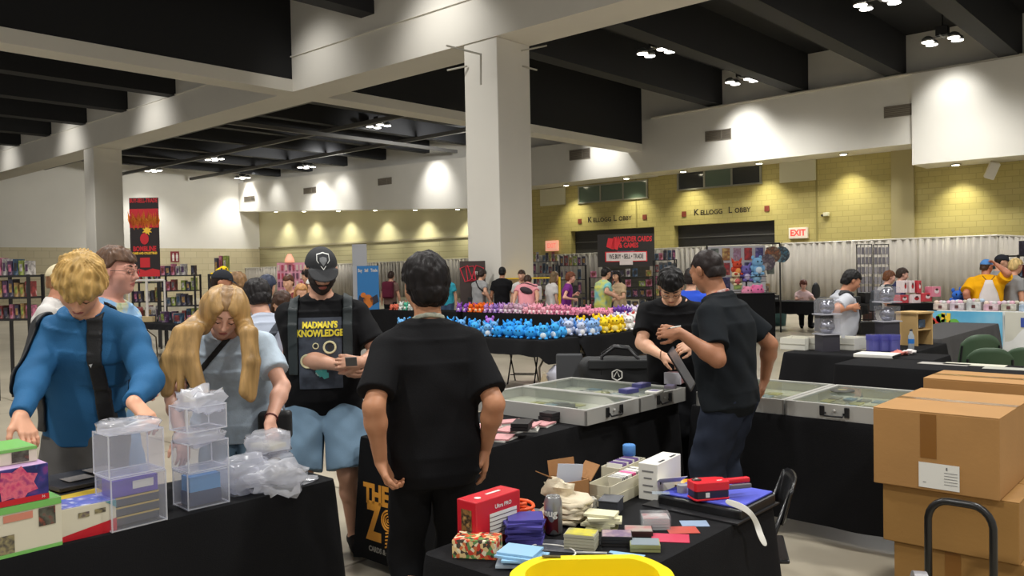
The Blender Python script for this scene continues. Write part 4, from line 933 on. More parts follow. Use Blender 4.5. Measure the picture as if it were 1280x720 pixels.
f_ = pk.strapf((.35, .6, .72), 1.02, .016, .8, 1.6, out=.014); sdf_obj('strap', f_, npv(-.4, -.45, .8), npv(.4, .5, 1.6), .012, nylon, tb, 1)
crowd('person with short brown hair, seen behind the pink tee', 653, -14.42, 190, 1.66, C_('white_tee'), jean, (60, 44, 34), sk=(214, 166, 140))
pw = crowd('person in white top with a white bag, beside the purple top', 688, -14.5, 60, 1.62, C_('white_tee'), jean, (112, 92, 66), 0, 'long', female=True)
tw_ = wear(pw, 'tote_bag', 'white bag hanging behind the white top, beside the purple top', 'bag'); MB().box((-.10, -.30, 1.14), (.26, .12, .32)).build('bag', C_('white_canvas', (216, 208, 204)), tw_, bevel=.03); MB().tube([(-.18, -.27, 1.29), (-.12, -.19, 1.42), (-.02, -.27, 1.29)], .012, 6).build('strap', C_('grey_strap', (120, 110, 110)), tw_)
crowd('person in a purple top with auburn hair, holding up a phone', 707, -14.1, 88, 1.60, C_('purple_top', (122, 50, 132)), C_('lilac_skirt', (150, 140, 170)), (112, 66, 46), 1, 'short', female=True, arms={'R': (717, 374, -.2), 'L': (719, 368, -.1)}, hthick=.028, nape=-.12, sk=(222, 166, 146), sleeve=.35)
crowd('person in a tie-dye turquoise and yellow tee facing the vendor shelves', 752, -14.4, 62, 1.68, mottled('tie_dye', [(96, 178, 196), (110, 190, 200), (206, 208, 92), (92, 170, 200)], 2.6, .85), jean, (30, 26, 24), 1, arms={'R': (770, 371, -.3), 'L': (768, 368, -.2)}, bulk=1.15, belly=.05, hthick=.02)
crowd('person with black hair and tan top facing the tie-dye tee', 775, -15.2, 235, 1.60, C_('tan_top', (190, 164, 132)), C_('tan_skirt', (160, 130, 96)), (26, 22, 22), 1, 'long', female=True, arms={'R': (764, 372, -.3), 'L': (768, 374, -.35)}, hp=6)
crowd('person in a royal blue hoodie seen between the two black tees', 861, 9.5, 30, 1.66, C_('royal_hood', (44, 78, 190)), dark, (36, 30, 28), 0, long_=True, loose=.03)
# right-hand side
pa = crowd('person in a pale grey tee with black backpack, hand on the strap, in profile', 1046, -9.62, 92, 1.62, C_('ash_tee', (184, 186, 192)), dark, (30, 28, 28), 1, 'short', None, (198, 138, 106), {'L': (1040, 412, .1), 'R': (1064, 384, -.25)}, lean=5, hp=26, bulk=1.18, belly=.07, hthick=.022, curl=12)
backpack(pa, 'black backpack worn by the person in the pale grey tee', nylon, z0=1.0, size=(.30, .13, .42), dz=-.05)
pb = crowd('boy in white tee with grey backpack, auburn bowl-cut hair', 1104, 14.6, 92, 1.53, C_('white_tee'), C_('white_shorts', (214, 212, 214)), (104, 66, 44), 1, 'short', None, (224, 172, 150), {'R': (1116, 386, -.2)}, end=.5, hthick=.026)
backpack(pb, 'grey backpack worn by the boy in the white tee', C_('grey_nylon', (70, 74, 80)), z0=.9, size=(.28, .12, .36), dz=-.06)
crowd('boy in navy tee standing behind the boy in white', 1120, 15.1, 100, 1.57, C_('navy_tee', (52, 54, 92)), dark, (60, 48, 40), 1, sk=(222, 172, 150), hthick=.022)
py_ = crowd('person in a bright yellow tee and blue cap, back turned, arm raised to the neck', 1233, -15.45, 20, 1.70, C_('yellow_tee', (232, 168, 18)), jean, (70, 50, 36), 1, cap=C_('blue_cap', (86, 136, 196)), bulk=1.3, belly=.05, arms={'R': (1246, 331, -.1), 'L': (1212, 384, .02)}, hy=-50, sk=(188, 124, 96), loose=.04, sleeve=.8)
ts = wear(py_, 'drawstring_bag', 'white drawstring bag on the yellow tee', 'bag'); ybk = py_.C[4][1] - py_.D[4] - .075
m = MB(); 
for i in range(9):
    t0 = i / 8
m.lathe([(.05, .20), (.075, .12), (.13, -.02), (.16, -.16), (.15, -.23), (.05, -.25)], (0, ybk, 1.17), 16); o = m.build('bag', C_('white_canvas', (216, 208, 204)), ts, smooth=True)
for v_ in o.data.vertices: v_.co.y = ybk + (v_.co.y - ybk) * .35
for sg in (-1, 1): MB().tube([(sg * .03, ybk - .0, 1.36), (sg * .09, ybk + .005, 1.44)], .008, 5).build('cord', C_('multi_cord', (150, 110, 50)), ts)
crowd('person in dark cap, seen behind the yellow tee', 1242, -16.3, 110, 1.78, C_('grey_tee'), dark, (40, 32, 28), cap=C_('dark_cap'))
crowd('person with blond hair looking right, past the raised arm of the yellow tee', 1262, -15.75, 80, 1.70, C_('stone_tee', (150, 150, 150)), dark, (206, 178, 120), hthick=.026, style='short', sk=(206, 150, 120))
pz = None
# seated behind the long black table
pos = at(1003, 22.0)
ps = Person('seated person in pale pink top with curly auburn hair, behind the long black table', pos, 186, 1.64, 0, hp=8, lean=4, pelvis=.28, female=True, skin_c=(222, 172, 152), feet={'L': (-.1, .34, .085), 'R': (.1, .30, .085)}, armR=(.12, .44, .80), armL=(-.14, .44, .80)).build()
ps.shirt(C_('blush_top', (226, 196, 196)), hem=.02).trousers(dark).shoes(dark).hair((104, 60, 48), 'tousled', .034, nape=-.12)
# ---------------------------------------------------------------- tables and their black cloths
clothm = M('black_tablecloth', (20, 20, 22), .82, bump=.25, bscale=260, spec=.15, var=.08, vscale=3)
tabt = M('table_grey', (150, 148, 142), .5); tabl = M('table_leg', (128, 118, 104), .35, .7)
def folding_table(label, x0, x1, y0, y1, z, legs=True, group=None):
    t = thing('folding_table', label, 'table', ((x0 + x1) / 2, (y0 + y1) / 2, 0), 0, group); w, d = (x1 - x0) / 2, (y1 - y0) / 2
    MB().bb((-w + .02, -d + .02, z - .05), (w - .02, d - .02, z - .008)).build('tabletop', tabt, t, bevel=.006)
    lx = w > d; L = (w if lx else d) - .22; Wd = (d if lx else w) - .09
    for s1 in (-1, 1):
        for s2 in (-1, 1):
            pts = [(s1 * L, s2 * .06, z - .05), (s1 * L, s2 * .10, z * .72), (s1 * (L), s2 * Wd * .9, z * .5), (s1 * (L + .03), s2 * Wd, .0)]
            if not lx: pts = [(b, a, c) for a, b, c in pts]
            MB().tube(pts, .014, 8).build('leg', tabl, t, smooth=True)
    return t
def tablecloth(label, x0, x1, y0, y1, z, drops=(.68,) * 4, seed=0, amp=.022, group=None, mat=None, flat=()):
    """drops: -Y, +X, +Y, -X sides"""
    r = np.random.RandomState(seed); cx, cy = (x0 + x1) / 2, (y0 + y1) / 2
    P = []; Nn = []; Dr = []; sd = []
    def side(a, b, n, d, k):
        L = math.hypot(b[0] - a[0], b[1] - a[1]); m = max(4, int(L / .045))
        for i in range(m): P.append((a[0] + (b[0] - a[0]) * i / m, a[1] + (b[1] - a[1]) * i / m)); Nn.append(n); Dr.append(d); sd.append((k, i / m))
        for q in (.25, .75):
            pass
    c = .03
    cs = [((x0 + c, y0), (x1 - c, y0), (0, -1)), ((x1, y0 + c), (x1, y1 - c), (1, 0)), ((x1 - c, y1), (x0 + c, y1), (0, 1)), ((x0, y1 - c), (x0, y0 + c), (-1, 0))]
    for k, (a, b, n) in enumerate(cs):
        side(a, b, n, drops[k], k)
        n2 = cs[(k + 1) % 4][2]; nx = cs[(k + 1) % 4][0]; cc = (b[0] - n[0] * c, b[1] - n[1] * c)
        for q in (0, .33, .66):
            an = q * PI / 2; v = (n[0] * math.cos(an) + n2[0] * math.sin(an), n[1] * math.cos(an) + n2[1] * math.sin(an)); P.append((cc[0] + v[0] * c, cc[1] + v[1] * c)); Nn.append(v); Dr.append(max(drops[k], drops[(k + 1) % 4]) if q else drops[k]); sd.append((k, 1))
    n = len(P); s = np.zeros(n); acc = 0
    for i in range(n): s[i] = acc; acc += math.dist(P[i], P[(i + 1) % n])
    ph = r.rand(4) * 6.28; fr = [2 * PI * max(1, round(acc * f)) / acc for f in (2.1, 3.3, 1.1)]
    fold = .5 * np.sin(s * fr[0] + ph[0]) + .35 * np.sin(s * fr[1] + ph[1]) + .5 * np.sin(s * fr[2] + ph[2])
    Dr = np.array(Dr); Dr = (np.roll(Dr, 1) + 2 * Dr + np.roll(Dr, -1)) / 4
    rows = [0, .01, .04, .12, .3, .5, .7, .85, 1.0]; v = []; f = []
    for t in rows:
        for i in range(n):
            a = amp * (t ** .8) * (fold[i] + .7) * (0.12 if sd[i][0] in flat else 1); o = .004 * min(1, t * 60) + .045 * t * (.3 if sd[i][0] in flat else 1) + a
            v.append((P[i][0] + Nn[i][0] * o, P[i][1] + Nn[i][1] * o, z - (0 if t == 0 else .006) - Dr[i] * t + (.012 * fold[i] * t if Dr[i] < .6 else 0)))
    for j in range(len(rows) - 1):
        for i in range(n): f.append((j * n + i, (j + 1) * n + i, (j + 1) * n + (i + 1) % n, j * n + (i + 1) % n))
    top = [i for i in range(n)]; inner = len(v)
    for i in range(n): v.append((cx + (P[i][0] - cx) * .985, cy + (P[i][1] - cy) * .985, z + .002))
    for i in range(n): f.append((i, (i + 1) % n, inner + (i + 1) % n, inner + i))
    f.append([inner + i for i in range(n)])
    o = mesh_obj('tablecloth', v, f, mat or clothm, None, smooth=False); smoothby(o, 50)
    return tag(o, label, 'tablecloth', group)
T1 = (-3.74, -3.17, -.9, 2.29); T2 = (-2.10, -1.43, 1.86, 3.14); T4 = (-3.88, -3.05, 2.97, 5.16); T5 = (-2.88, -.72, 5.02, 5.92)
folding_table('folding table under the black cloth with the clear cases and boxed sets', *T1, .735); tablecloth('floor-length black cloth on the table with boxed sets and clear cases', *T1, .742, (.70, .70, .70, .70), 1, .014)
folding_table('folding table under the black cloth crowded with card stacks and the red label gun', *T2, .735); tablecloth('black cloth on the crowded table with the soda can and red label gun', *T2, .742, (.66, .66, .66, .66), 2, .02)
folding_table('folding table under the black cloth with the orange shop lettering', *T4, .735); tz = tablecloth('black cloth with orange shop lettering on its short end', *T4, .742, (.69, .66, .3, .69), 3, .012, flat=(0,))
folding_table('folding table under the two glass cases beside the cardboard boxes', *T5, .735); tablecloth('black cloth under the two glass cases beside the cardboard boxes', *T5, .742, (.63, .6, .3, .6), 4, .014)
# shop lettering printed on the cloth end
lg = MB(); lx = -3.70; ly = 2.97 - .055; org = M('print_orange', (222, 150, 44), .7); pale = M('print_ash', (150, 146, 138), .7)
def lgm(z): return -.0165 * 0
lm = MB(); W = Vector((lx, ly, 0))
lm.text('THE', .150, (.085, 0, .425), RX90, 0, .007, sx=.80).text('Z', .29, (.065, 0, .265), RX90, 0, .014, sx=.62).text('N', .29, (.315, 0, .250), RX90, 0, .014, sx=.60)
for i in range(4):
    r_ = .056 - i * .016; lm.tube([(.192 + r_ * math.cos(t), 0, .300 + r_ * math.sin(t)) for t in np.linspace(0, 2 * PI, 21)[:-1]], .0058 if i < 2 else .004, 6, 0, closed=True)
for i in range(5):
    w_ = .044 - i * .006; lm.tube([(.205 - w_ * .8 - i * .006, 0, .228 - i * .020), (.205 - i * .004, 0, .236 - i * .020), (.205 + w_ * .8 - i * .010, 0, .246 - i * .019)], .0058, 5, 0)
lm.tube([(.235, 0, .445), (.205, 0, .375), (.262, 0, .392)], .0035, 5, 1)
lm.text('CARDS & COLLECTIBLES', .040, (.215, 0, .115), RX90, 1, .0015, sx=.90)
lm.v = [Vector((q.x + lx - .105, q.y + 2.97 - .004 - .0135 * (.742 - q.z) / .69, q.z)) for q in lm.v]
zl = lm.build('shop_lettering', [org, pale], tz, label='orange shop lettering with a coiled emblem')
# plush tables
A_ = (-9.5, -7.00, 8.36, 9.08); B_ = (-6.98, -6.28, 8.46, 10.9)
B_ = (-7.6, -6.86, 9.20, 11.6); A_ = (-10.2, -6.93, 8.38, 9.10)
folding_table('folding table with bare grey legs under the blue plush toys', *A_, .735); tablecloth('short black cloth under the blue plush toys', *A_, .742, (.20, .30, .2, .2), 5, .02)
folding_table('folding table under the yellow and white plush toys', *B_, .735); tablecloth('black cloth under the yellow and white plush toys', *B_, .742, (.1, .34, .3, .3), 6, .014)
C1 = (-13.2, -8.55, 13.05, 13.78); C2 = (-16.5, -13.40, 13.05, 13.78)
folding_table('long folding table under the row of pink plush toys', *C1, .735); tablecloth('black cloth under the row of pink plush toys', *C1, .742, (.62,) * 4, 7)
folding_table('long folding table under the green and coral plush toys', *C2, .735); tablecloth('black cloth under the green and coral plush toys', *C2, .742, (.62,) * 4, 8)
# tables of the right-hand vendors
D1 = (-3.78, -2.98, 8.5, 10.3); D2 = (-3.02, -.6, 7.55, 8.26)
D1 = (-3.83, -2.62, 8.52, 9.35); D2 = (-3.0, .3, 8.22, 8.50)
q0, q1 = PZ(981, 440, .742), PZ(1058, 447, .742)
D1 = (q0[0], -2.30, 8.60, 9.22); q2 = PZ(1058, 450, .742)
D2 = (q2[0] + .02, .6, 7.85, 8.55)
folding_table('folding table under the row of white card boxes', *D1, .735); tablecloth('black cloth with a sagging corner under the row of white card boxes', *D1, .742, (.30, .4, .3, .34), 9, .02)
folding_table('folding table under the black cloth in front of the green chairs', *D2, .735); tablecloth('black cloth on the long bare table in front of the green chairs', *D2, .742, (.5, .5, .5, .5), 10, .012)
D3 = (-3.12, -2.66, 9.36, 10.5)
folding_table('small folding table carrying the plywood stand', *D3, .735); tablecloth('black cloth under the plywood stand', *D3, .742, (.4, .4, .4, .4), 15, .012)
q = PZ(1165, 404, .742); E1 = (-3.62, -2.86, 11.0, 14.1)
folding_table('folding table with an empty top behind the green chairs', *E1, .735); tablecloth('charcoal cloth on the empty table behind the green chairs', *E1, .742, (.45, .5, .4, .4), 11, .014, mat=M('charcoal_cloth', (62, 61, 62), .8, bump=.2, bscale=200))
F1 = (-10.9, -7.1, 20.2, 20.95)
folding_table('long folding table where the seated person in pink sits', *F1, .735); tablecloth('short black cloth on the long table of the seated person', *F1, .742, (.3, .3, .3, .3), 12)
G1 = (-3.80, -1.75, 14.40, 15.0)
folding_table('folding table behind the sky-blue banner', *G1, .897); tablecloth('white cloth under the bins behind the sky-blue banner', *G1, .904, (.6,) * 4, 13, mat=M('white_cloth', (214, 214, 210), .8))
L1 = (-17.6, -14.9, 7.6, 8.5)
folding_table('folding table with bare dark legs below the flame banner', -17.9, -15.0, 7.5, 8.3, .735)
tablecloth('narrow black cloth on the table below the flame banner', -17.9, -15.0, 7.5, 8.3, .742, (.10,) * 4, 14)
# ---------------------------------------------------------------- display cases
alu = M('aluminium', (178, 177, 172), .38, .15, bump=.05, bscale=300); felt = M('case_lining', (204, 200, 182), .9, var=.05, vscale=3); glass = clear_mat('case_glass', (225, 232, 228), .08, .03, 1.3)
blk = M('black_plastic', (22, 22, 24), .4)
def make_case(w, d, h=.088):
    """w across the front (local x), d deep (local y); front at y=-d/2"""
    t = thing('display_case', 'x', 'display case', (0, 0, 0), 0, 'glass-topped display cases')
    m = MB(); e = .028
    for lo, hi in (((-w / 2, -d / 2, 0), (w / 2, -d / 2 + .012, h)), ((-w / 2, d / 2 - .012, 0), (w / 2, d / 2, h)), ((-w / 2, -d / 2, 0), (-w / 2 + .012, d / 2, h)), ((w / 2 - .012, -d / 2, 0), (w / 2, d / 2, h))): m.bb(lo, hi)
    for lo, hi in (((-w / 2, -d / 2, h), (w / 2, -d / 2 + e, h + .006)), ((-w / 2, d / 2 - e, h), (w / 2, d / 2, h + .006)), ((-w / 2, -d / 2 + e, h), (-w / 2 + e, d / 2 - e, h + .006)), ((w / 2 - e, -d / 2 + e, h), (w / 2, d / 2 - e, h + .006))): m.bb(lo, hi)
    m.build('frame', alu, t)
    MB().bb((-w / 2 + .012, -d / 2 + .012, .004), (w / 2 - .012, d / 2 - .012, .022)).build('lining', felt, t)
    MB().bb((-w / 2 + .012, -d / 2 + .012, h - .004), (w / 2 - .012, d / 2 - .012, h - .0005)).build('glass_top', glass, t)
    MB().tube([(-.055, -d / 2 - .004, h * .5), (-.055, -d / 2 - .022, h * .3), (.055, -d / 2 - .022, h * .3), (.055, -d / 2 - .004, h * .5)], .006, 8).build('handle', blk, t, smooth=True)
    for x in (-.075, .075): MB().bb((x - .014, -d / 2 - .012, h * .25), (x + .014, -d / 2, h * .95)).build('latch', blk, t, bevel=.003)
    MB().lathe([(.009, 0), (.009, .008), (.005, .012)], (0, -d / 2, h * .66), 10, rot=RX90).build('lock', alu, t)
    return t
W_ = .585
ca = make_case(W_, 1.02); ca.location = (-3.06 - .45, 4.285, .744); ca.rotation_euler = (0, 0, PI / 2); ca['label'] = 'glass display case nearest the pile of papers, facing the crowded table'
cb = copy_tree(ca); cb.location = (-3.06 - .45, 4.285 + W_ + .005, .744); cb['label'] = 'glass display case with dark card boxes on top, in front of the bowed person'
W2_ = .62
cc = make_case(W2_, .86); cc.location = (-2.86 + W2_ / 2 + .02, 5.46, .744); cc['label'] = 'glass display case beside the navy trousers, left of its twin'
cd = copy_tree(cc); cd.location = (-2.86 + W2_ * 1.5 + .03, 5.46, .744); cd['label'] = 'glass display case next to the cardboard boxes'
ce = copy_tree(cc); ce.location = (-2.86 + W2_ * 2.5 + .04, 5.46, .744); ce['label'] = 'glass display case half hidden behind the stacked cardboard boxes'
# ---------------------------------------------------------------- small goods
def slabs(name, label, cat, p, w, d, th, n, mats, rz=0, jit=.004, group=None, turn=.05, z=None, seed=0, partname='card', bev=.001):
    """a little stack: n flat pieces, each a part"""
    r = np.random.RandomState(seed + n); t = thing(name, label, cat, p if z is None else (p[0], p[1], z), rz, group)
    for i in range(n):
        MB().box((r.randn() * jit, r.randn() * jit, th * (i + .5)), (w, d, th * .92), Matrix.Rotation(r.randn() * turn, 3, 'Z')).build(partname, mats[min(i, len(mats) - 1)] if i < n - 1 else mats[-1], t)
    return t
def pbox(name, label, cat, p, size, rz, face, top=None, sidem=None, group=None, bevel=.002, extra=None):
    """printed carton: body plus a front print and a top print"""
    w, d, h = size; t = thing(name, label, cat, p, rz, group)
    MB().box((0, 0, h / 2), size).build('carton', sidem or face, t, bevel=bevel)
    if face is not None and face is not sidem: MB().box((0, -d / 2 - .0006, h / 2), (w * .985, .001, h * .97)).build('front_print', face, t)
    if top is not None: MB().box((0, 0, h + .0006), (w * .98, d * .98, .001)).build('top_print', top, t)
    if extra: extra(t, w, d, h)
    return t
def S(px, py, z=.744): return PZ(px, py, z)
white_p = M('white_card', (226, 224, 216), .5); cream = M('cream_card', (206, 200, 176), .6); cardb = M('kraft_card', (162, 116, 70), .75, bump=.1, bscale=90, var=.05, vscale=9); grey_p = M('grey_card', (120, 120, 120), .5)
red_p = M('red_print', (196, 30, 44), .35); green_p = M('green_print', (120, 186, 96), .35); pale_p = M('ivory_print', (214, 208, 186), .45); purple_p = M('violet_print', (98, 74, 176), .4)
galaxy = mottled('galaxy_print', [(60, 110, 180), (36, 42, 96), (40, 44, 104), (60, 56, 130), (130, 60, 130)], 14, .35)
art1 = mottled('art_red', [(150, 50, 44), (96, 96, 84), (60, 56, 50), (180, 90, 70)], 22, .4); art2 = mottled('art_plum', [(100, 84, 88), (150, 140, 100), (70, 64, 62), (170, 160, 120)], 26, .5)
skyart = mottled('art_sky', [(220, 224, 234), (120, 120, 190), (84, 100, 180), (230, 230, 238)], 18, .35); rainbow = mottled('art_rainbow', [(200, 60, 44), (226, 196, 140), (96, 140, 80), (210, 110, 60), (232, 222, 190), (70, 60, 50)], 80, .4, 'cells')
# boxed sets on the left table (length runs along the table)
R90 = PI / 2
def etb(t, w, d, h):
    MB().box((.0, -d / 2 - .0018, h * .93), (w * .99, .001, h * .14)).build('green_band', green_p, t); MB().box((0, -d / 2 - .0018, h * .04), (w * .99, .001, h * .07)).build('green_band', green_p, t)
    MB().box((w * .32, -d / 2 - .002, h * .66), (w * .2, .001, h * .36)).build('picture', art1, t); MB().box((-w * .28, -d / 2 - .002, h * .26), (w * .42, .001, h * .36)).build('picture', art2, t); MB().box((-w * .02, -d / 2 - .002, h * .76), (w * .34, .001, h * .14)).build('title_blot', M('title_rose', (206, 132, 110), .4), t)
x0 = -3.27
pbox('boxed_card_set', 'white and green boxed card set at the bottom of the stack on the left table', 'boxed set', (x0, .975, .744), (.27, .19, .175), R90, pale_p, green_p, pale_p, 'boxed sets stacked at the left edge', extra=etb)
def gal(t, w, d, h):
    MB().box((0, -d / 2 - .002, h * .08), (w, .001, h * .16)).build('red_band', red_p, t)
    m = MB(); n = 14; m._add([(0, -d / 2 - .0022, h * .5)] + [(w * .12 + (.055 + .02 * (i % 2)) * math.cos(a), -d / 2 - .0022, h * .55 + (.045 + .018 * (i % 2)) * math.sin(a)) for i, a in enumerate(np.linspace(0, 2 * PI, n + 1)[:-1])], [(0, 1 + i, 1 + (i + 1) % n) for i in range(n)]); m.build('burst', mottled('burst_pink', [(200, 50, 110), (226, 110, 130), (150, 40, 110)], 40, .4), t)
    MB().text('36', .012, (w * .43, -d / 2 - .0026, h * .09), RX90, 0, 0, ext=0).build('count', white_p, t)
pbox('boxed_card_set', 'boxed card set with pink burst on a dark galaxy print, middle of the left stack', 'boxed set', (x0 + .0, .935, .921), (.27, .19, .125), R90, galaxy, M('lilac_top', (196, 160, 200), .3), galaxy, 'boxed sets stacked at the left edge', extra=gal)
pbox('boxed_card_set', 'green-lidded boxed card set on top of the left stack', 'boxed set', (x0 - .06, .92, 1.048), (.27, .19, .055), R90, pale_p, green_p, pale_p, 'boxed sets stacked at the left edge', extra=lambda t, w, d, h: (MB().box((w * .30, -d / 2 - .002, h * .45), (w * .2, .001, h * .7)).build('picture', art1, t), MB().box((0, -d / 2 - .002, h * .9), (w, .001, h * .2)).build('green_band', green_p, t)))
def wred(t, w, d, h):
    m = MB(); y = -d / 2 - .002; m._add([(-w / 2, y, 0), (w / 2, y, 0), (w / 2, y, h * .42), (-w / 2, y, h * .16)], [(0, 1, 2, 3)]); m.build('red_wedge', red_p, t)
    MB().box((-w * .1, y, h * .72), (w * .2, .001, h * .16)).build('emblem', art2, t); MB().box((w * .2, y, h * .75), (w * .2, .001, h * .14)).build('emblem', art2, t)
    m = MB(); m._add([(w / 2, y - .0004, h), (w / 2 - .04, y - .0004, h), (w / 2, y - .0004, h - .03)], [(0, 2, 1)]); m.build('corner_print', M('teal_print', (90, 150, 160), .4), t)
pbox('booster_box', 'white and red booster box beside the green boxed set, cloudy art on its lid', 'booster box', (x0 + .0, 1.215, .744), (.19, .15, .118), R90 - .06, pale_p, skyart, pale_p, extra=wred)
pbox('booster_box', 'low booster box with yellow edge behind the white and red one', 'booster box', (x0 - .19, 1.25, .744), (.2, .14, .105), R90, skyart, M('yellow_edge', (206, 176, 60), .4), skyart)
binder = M('binder_black', (30, 28, 30), .4)
t = thing('card_binder_stack', 'fanned pile of black card binders in front of the grey trousers', 'binder', (-3.62, 1.36, .744), R90)
rr = np.random.RandomState(2)
for i in range(6): MB().box((rr.randn() * .015, rr.randn() * .012, .012 + .022 * i), (.33, .27, .018), Matrix.Rotation(rr.randn() * .12, 3, 'Z') @ Matrix.Rotation(.03 * i / 6, 3, 'Y')).build('binder', binder, t, bevel=.004)
for k, (x, y) in enumerate(((-.05, -.05), (.07, .04))): MB().box((x, y, .1385), (.1, .08, .002), Matrix.Rotation(.1, 3, 'Z')).build('sleeve_page', M('page_grey', (128, 122, 116), .25), t)
# clear acrylic cases, stacked
acry = clear_mat('acrylic', (244, 245, 250), .13, .06, 1.18); film = clear_mat('film_wrap', (246, 246, 250), .36, .2, 1.3); bagm = clear_mat('poly_bag', (244, 245, 250), .36, .2, 1.3)
def crumple(name, label_part, parent, c, size, seed, mat, n=14, amp=.02, p=3.2, rz=0):
    r = np.random.RandomState(seed); m = MB(); m.ball((0, 0, 0), 1, n); K = r.randn(6, 3) * 6; ph = r.rand(6) * 6
    out = []
    for q in m.v:
        q = np.array(q); u = np.sign(q) * np.abs(q) ** (2 / p); d = sum(np.sin(k @ q + f) for k, f in zip(K, ph)) / 3; e = u * np.array(size) / 2 + q * d * amp; out.append(e)
    o = mesh_obj(name, out, m.f, mat, parent, loc=c, rz=rz, label=label_part); return smoothby(o, 75)
def clear_case(label, loc, w, d, h, rz, inner=None, wrap=None, group='clear acrylic cases', seed=0):
    t = thing('acrylic_case', label, 'clear case', loc, rz, group); a = .004
    m = MB()
    m.bb((-w / 2, -d / 2, 0), (w / 2, d / 2, a)).bb((-w / 2, -d / 2, a), (w / 2, -d / 2 + a, h)).bb((-w / 2, d / 2 - a, a), (w / 2, d / 2, h)).bb((-w / 2, -d / 2 + a, a), (-w / 2 + a, d / 2 - a, h)).bb((w / 2 - a, -d / 2 + a, a), (w / 2, d / 2 - a, h)).bb((-w / 2, -d / 2, h - a), (w / 2, d / 2, h))
    m.build('box', acry, t)
    e = MB(); g = .0022
    for sx in (-1, 1):
        for sy in (-1, 1): e.bb((sx * w / 2 - g, sy * d / 2 - g, 0), (sx * w / 2 + g, sy * d / 2 + g, h))
    for z in (0.003, h - .003):
        for s_ in (-1, 1): e.bb((-w / 2, s_ * d / 2 - g, z - g), (w / 2, s_ * d / 2 + g, z + g)).bb((s_ * w / 2 - g, -d / 2, z - g), (s_ * w / 2 + g, d / 2, z + g))
    e.build('edges', clear_mat('acrylic_edge', (244, 245, 248), .5, .1, 1.4), t)
    if inner: inner(t)
    if wrap: crumple('film', None, t, (0, 0, h + .012), (w * 1.12, d * 1.15, .05), seed, film, amp=.012, rz=.05)
    return t
def inn_purple(t):
    MB().box((0, .01, .150), (.175, .09, .062)).build('violet_pack', purple_p, t); MB().box((.03, -.037, .155), (.08, .002, .03)).build('pack_print', white_p, t)
    for z in (.098, .062, .026): MB().box((0, .01, z), (.178, .095, .028)).build('dark_pack', M('slate_pack', (70, 72, 82), .4), t); MB().box((0, -.039, z + .016), (.178, .002, .006)).build('gold_band', M('gold_band', (196, 170, 90), .4), t)
clear_case('lower clear acrylic case holding a violet pack and dark packs', (-3.24, 1.385, .744), .208, .14, .200, R90, inn_purple, seed=1)
clear_case('empty clear acrylic case with crumpled film on its lid, on the violet one', (-3.24, 1.380, .945), .208, .14, .165, R90, None, True, seed=2)
def inn_blue(t): MB().box((0, .0, .095), (.13, .08, .062)).build('sky_pack', M('sky_pack', (96, 156, 206), .4), t); MB().box((0, 0, .035), (.135, .085, .055)).build('navy_pack', M('navy_pack', (58, 66, 92), .4), t)
clear_case('clear acrylic case with a sky-blue pack, bottom of the three-high stack', (-3.28, 1.69, .744), .175, .14, .150, R90 - .05, inn_blue, seed=3)
clear_case('clear acrylic case in the middle of the three-high stack', (-3.28, 1.69, .895), .175, .14, .12, R90, None, True, seed=4)
tp = clear_case('clear acrylic case under a loose plastic bag, top of the three-high stack', (-3.28, 1.685, 1.058), .175, .14, .105, R90 + .04, None, None, seed=5)
crumple('plastic_bag', None, tp, (0, .0, .125), (.19, .16, .09), 6, bagm, 16, .03, 2.6)
for i, (x, y, z, sx, sy, sz, lab) in enumerate(((-3.31, 1.90, .744, .20, .17, .15, 'bagged clear cases beside the three-high stack'), (-3.36, 2.07, .744, .18, .17, .13, 'bagged clear cases at the bottom of the pile near the table end'), (-3.36, 2.06, .875, .19, .16, .10, 'bagged clear cases on top of the pile near the table end'))):
    t = thing('bagged_cases', lab, 'bagged case', (x, y, z), R90 + .1 * i, 'plastic-wrapped clear cases')
    for k in range(3): MB().box((0, 0, sz * (k + .5) / 3), (sx * .82, sy * .78, sz / 3 - .006)).build('clear_case', acry, t)
    if i: MB().box((0, 0, sz * .4), (sx * .5, sy * .8, .02)).build('cream_pack', cream, t)
    crumple('plastic_bag', None, t, (0, 0, sz / 2 + .002), (sx, sy, sz * 1.0), 20 + i, bagm, 18, .016, 3.4)
t = thing('plastic_bag', 'crumpled empty plastic bag spilling over the table edge', 'plastic bag', (-3.20, 1.99, .80), 1.2); crumple('film', None, t, (0, 0, 0), (.26, .15, .10), 31, bagm, 20, .035, 2.2)
t = thing('plastic_bag', 'flat plastic bag under the wrapped cases at the table end', 'plastic bag', (-3.26, 2.13, .752), 1.5); crumple('film', None, t, (0, 0, 0), (.22, .14, .02), 32, bagm, 16, .012, 3)
# papers and card boxes on the table end beside the person with the lanyard
rr = np.random.RandomState(11); mag = [white_p, M('pink_print', (226, 176, 182), .4), M('rose_print', (206, 150, 152), .4), white_p, mottled('comic_print', [(226, 222, 214), (200, 90, 96), (120, 120, 160), (226, 222, 214), (90, 80, 84)], 20, .4)]
PL = ['white and pink print sheet pack at the near corner of the table with the papers', 'white booklet pack with a grey edge beside the near corner sheets', 'pack of cream sheets in the middle of the paper pile', 'white sleeve pack on top of the paper pile', 'pink printed sheets at the back of the paper pile', 'comic-printed sheets beside the black card boxes', 'rose-coloured booklet in the middle of the paper pile', 'white sheets behind the paper pile near the glass case']
PP = [(-3.14, 3.40, 2), (-3.24, 3.56, 3), (-3.20, 3.70, 4), (-3.34, 3.48, 5), (-3.46, 3.60, 2), (-3.22, 3.855, 2), (-3.40, 3.74, 3), (-3.56, 3.50, 3)]
occ = []
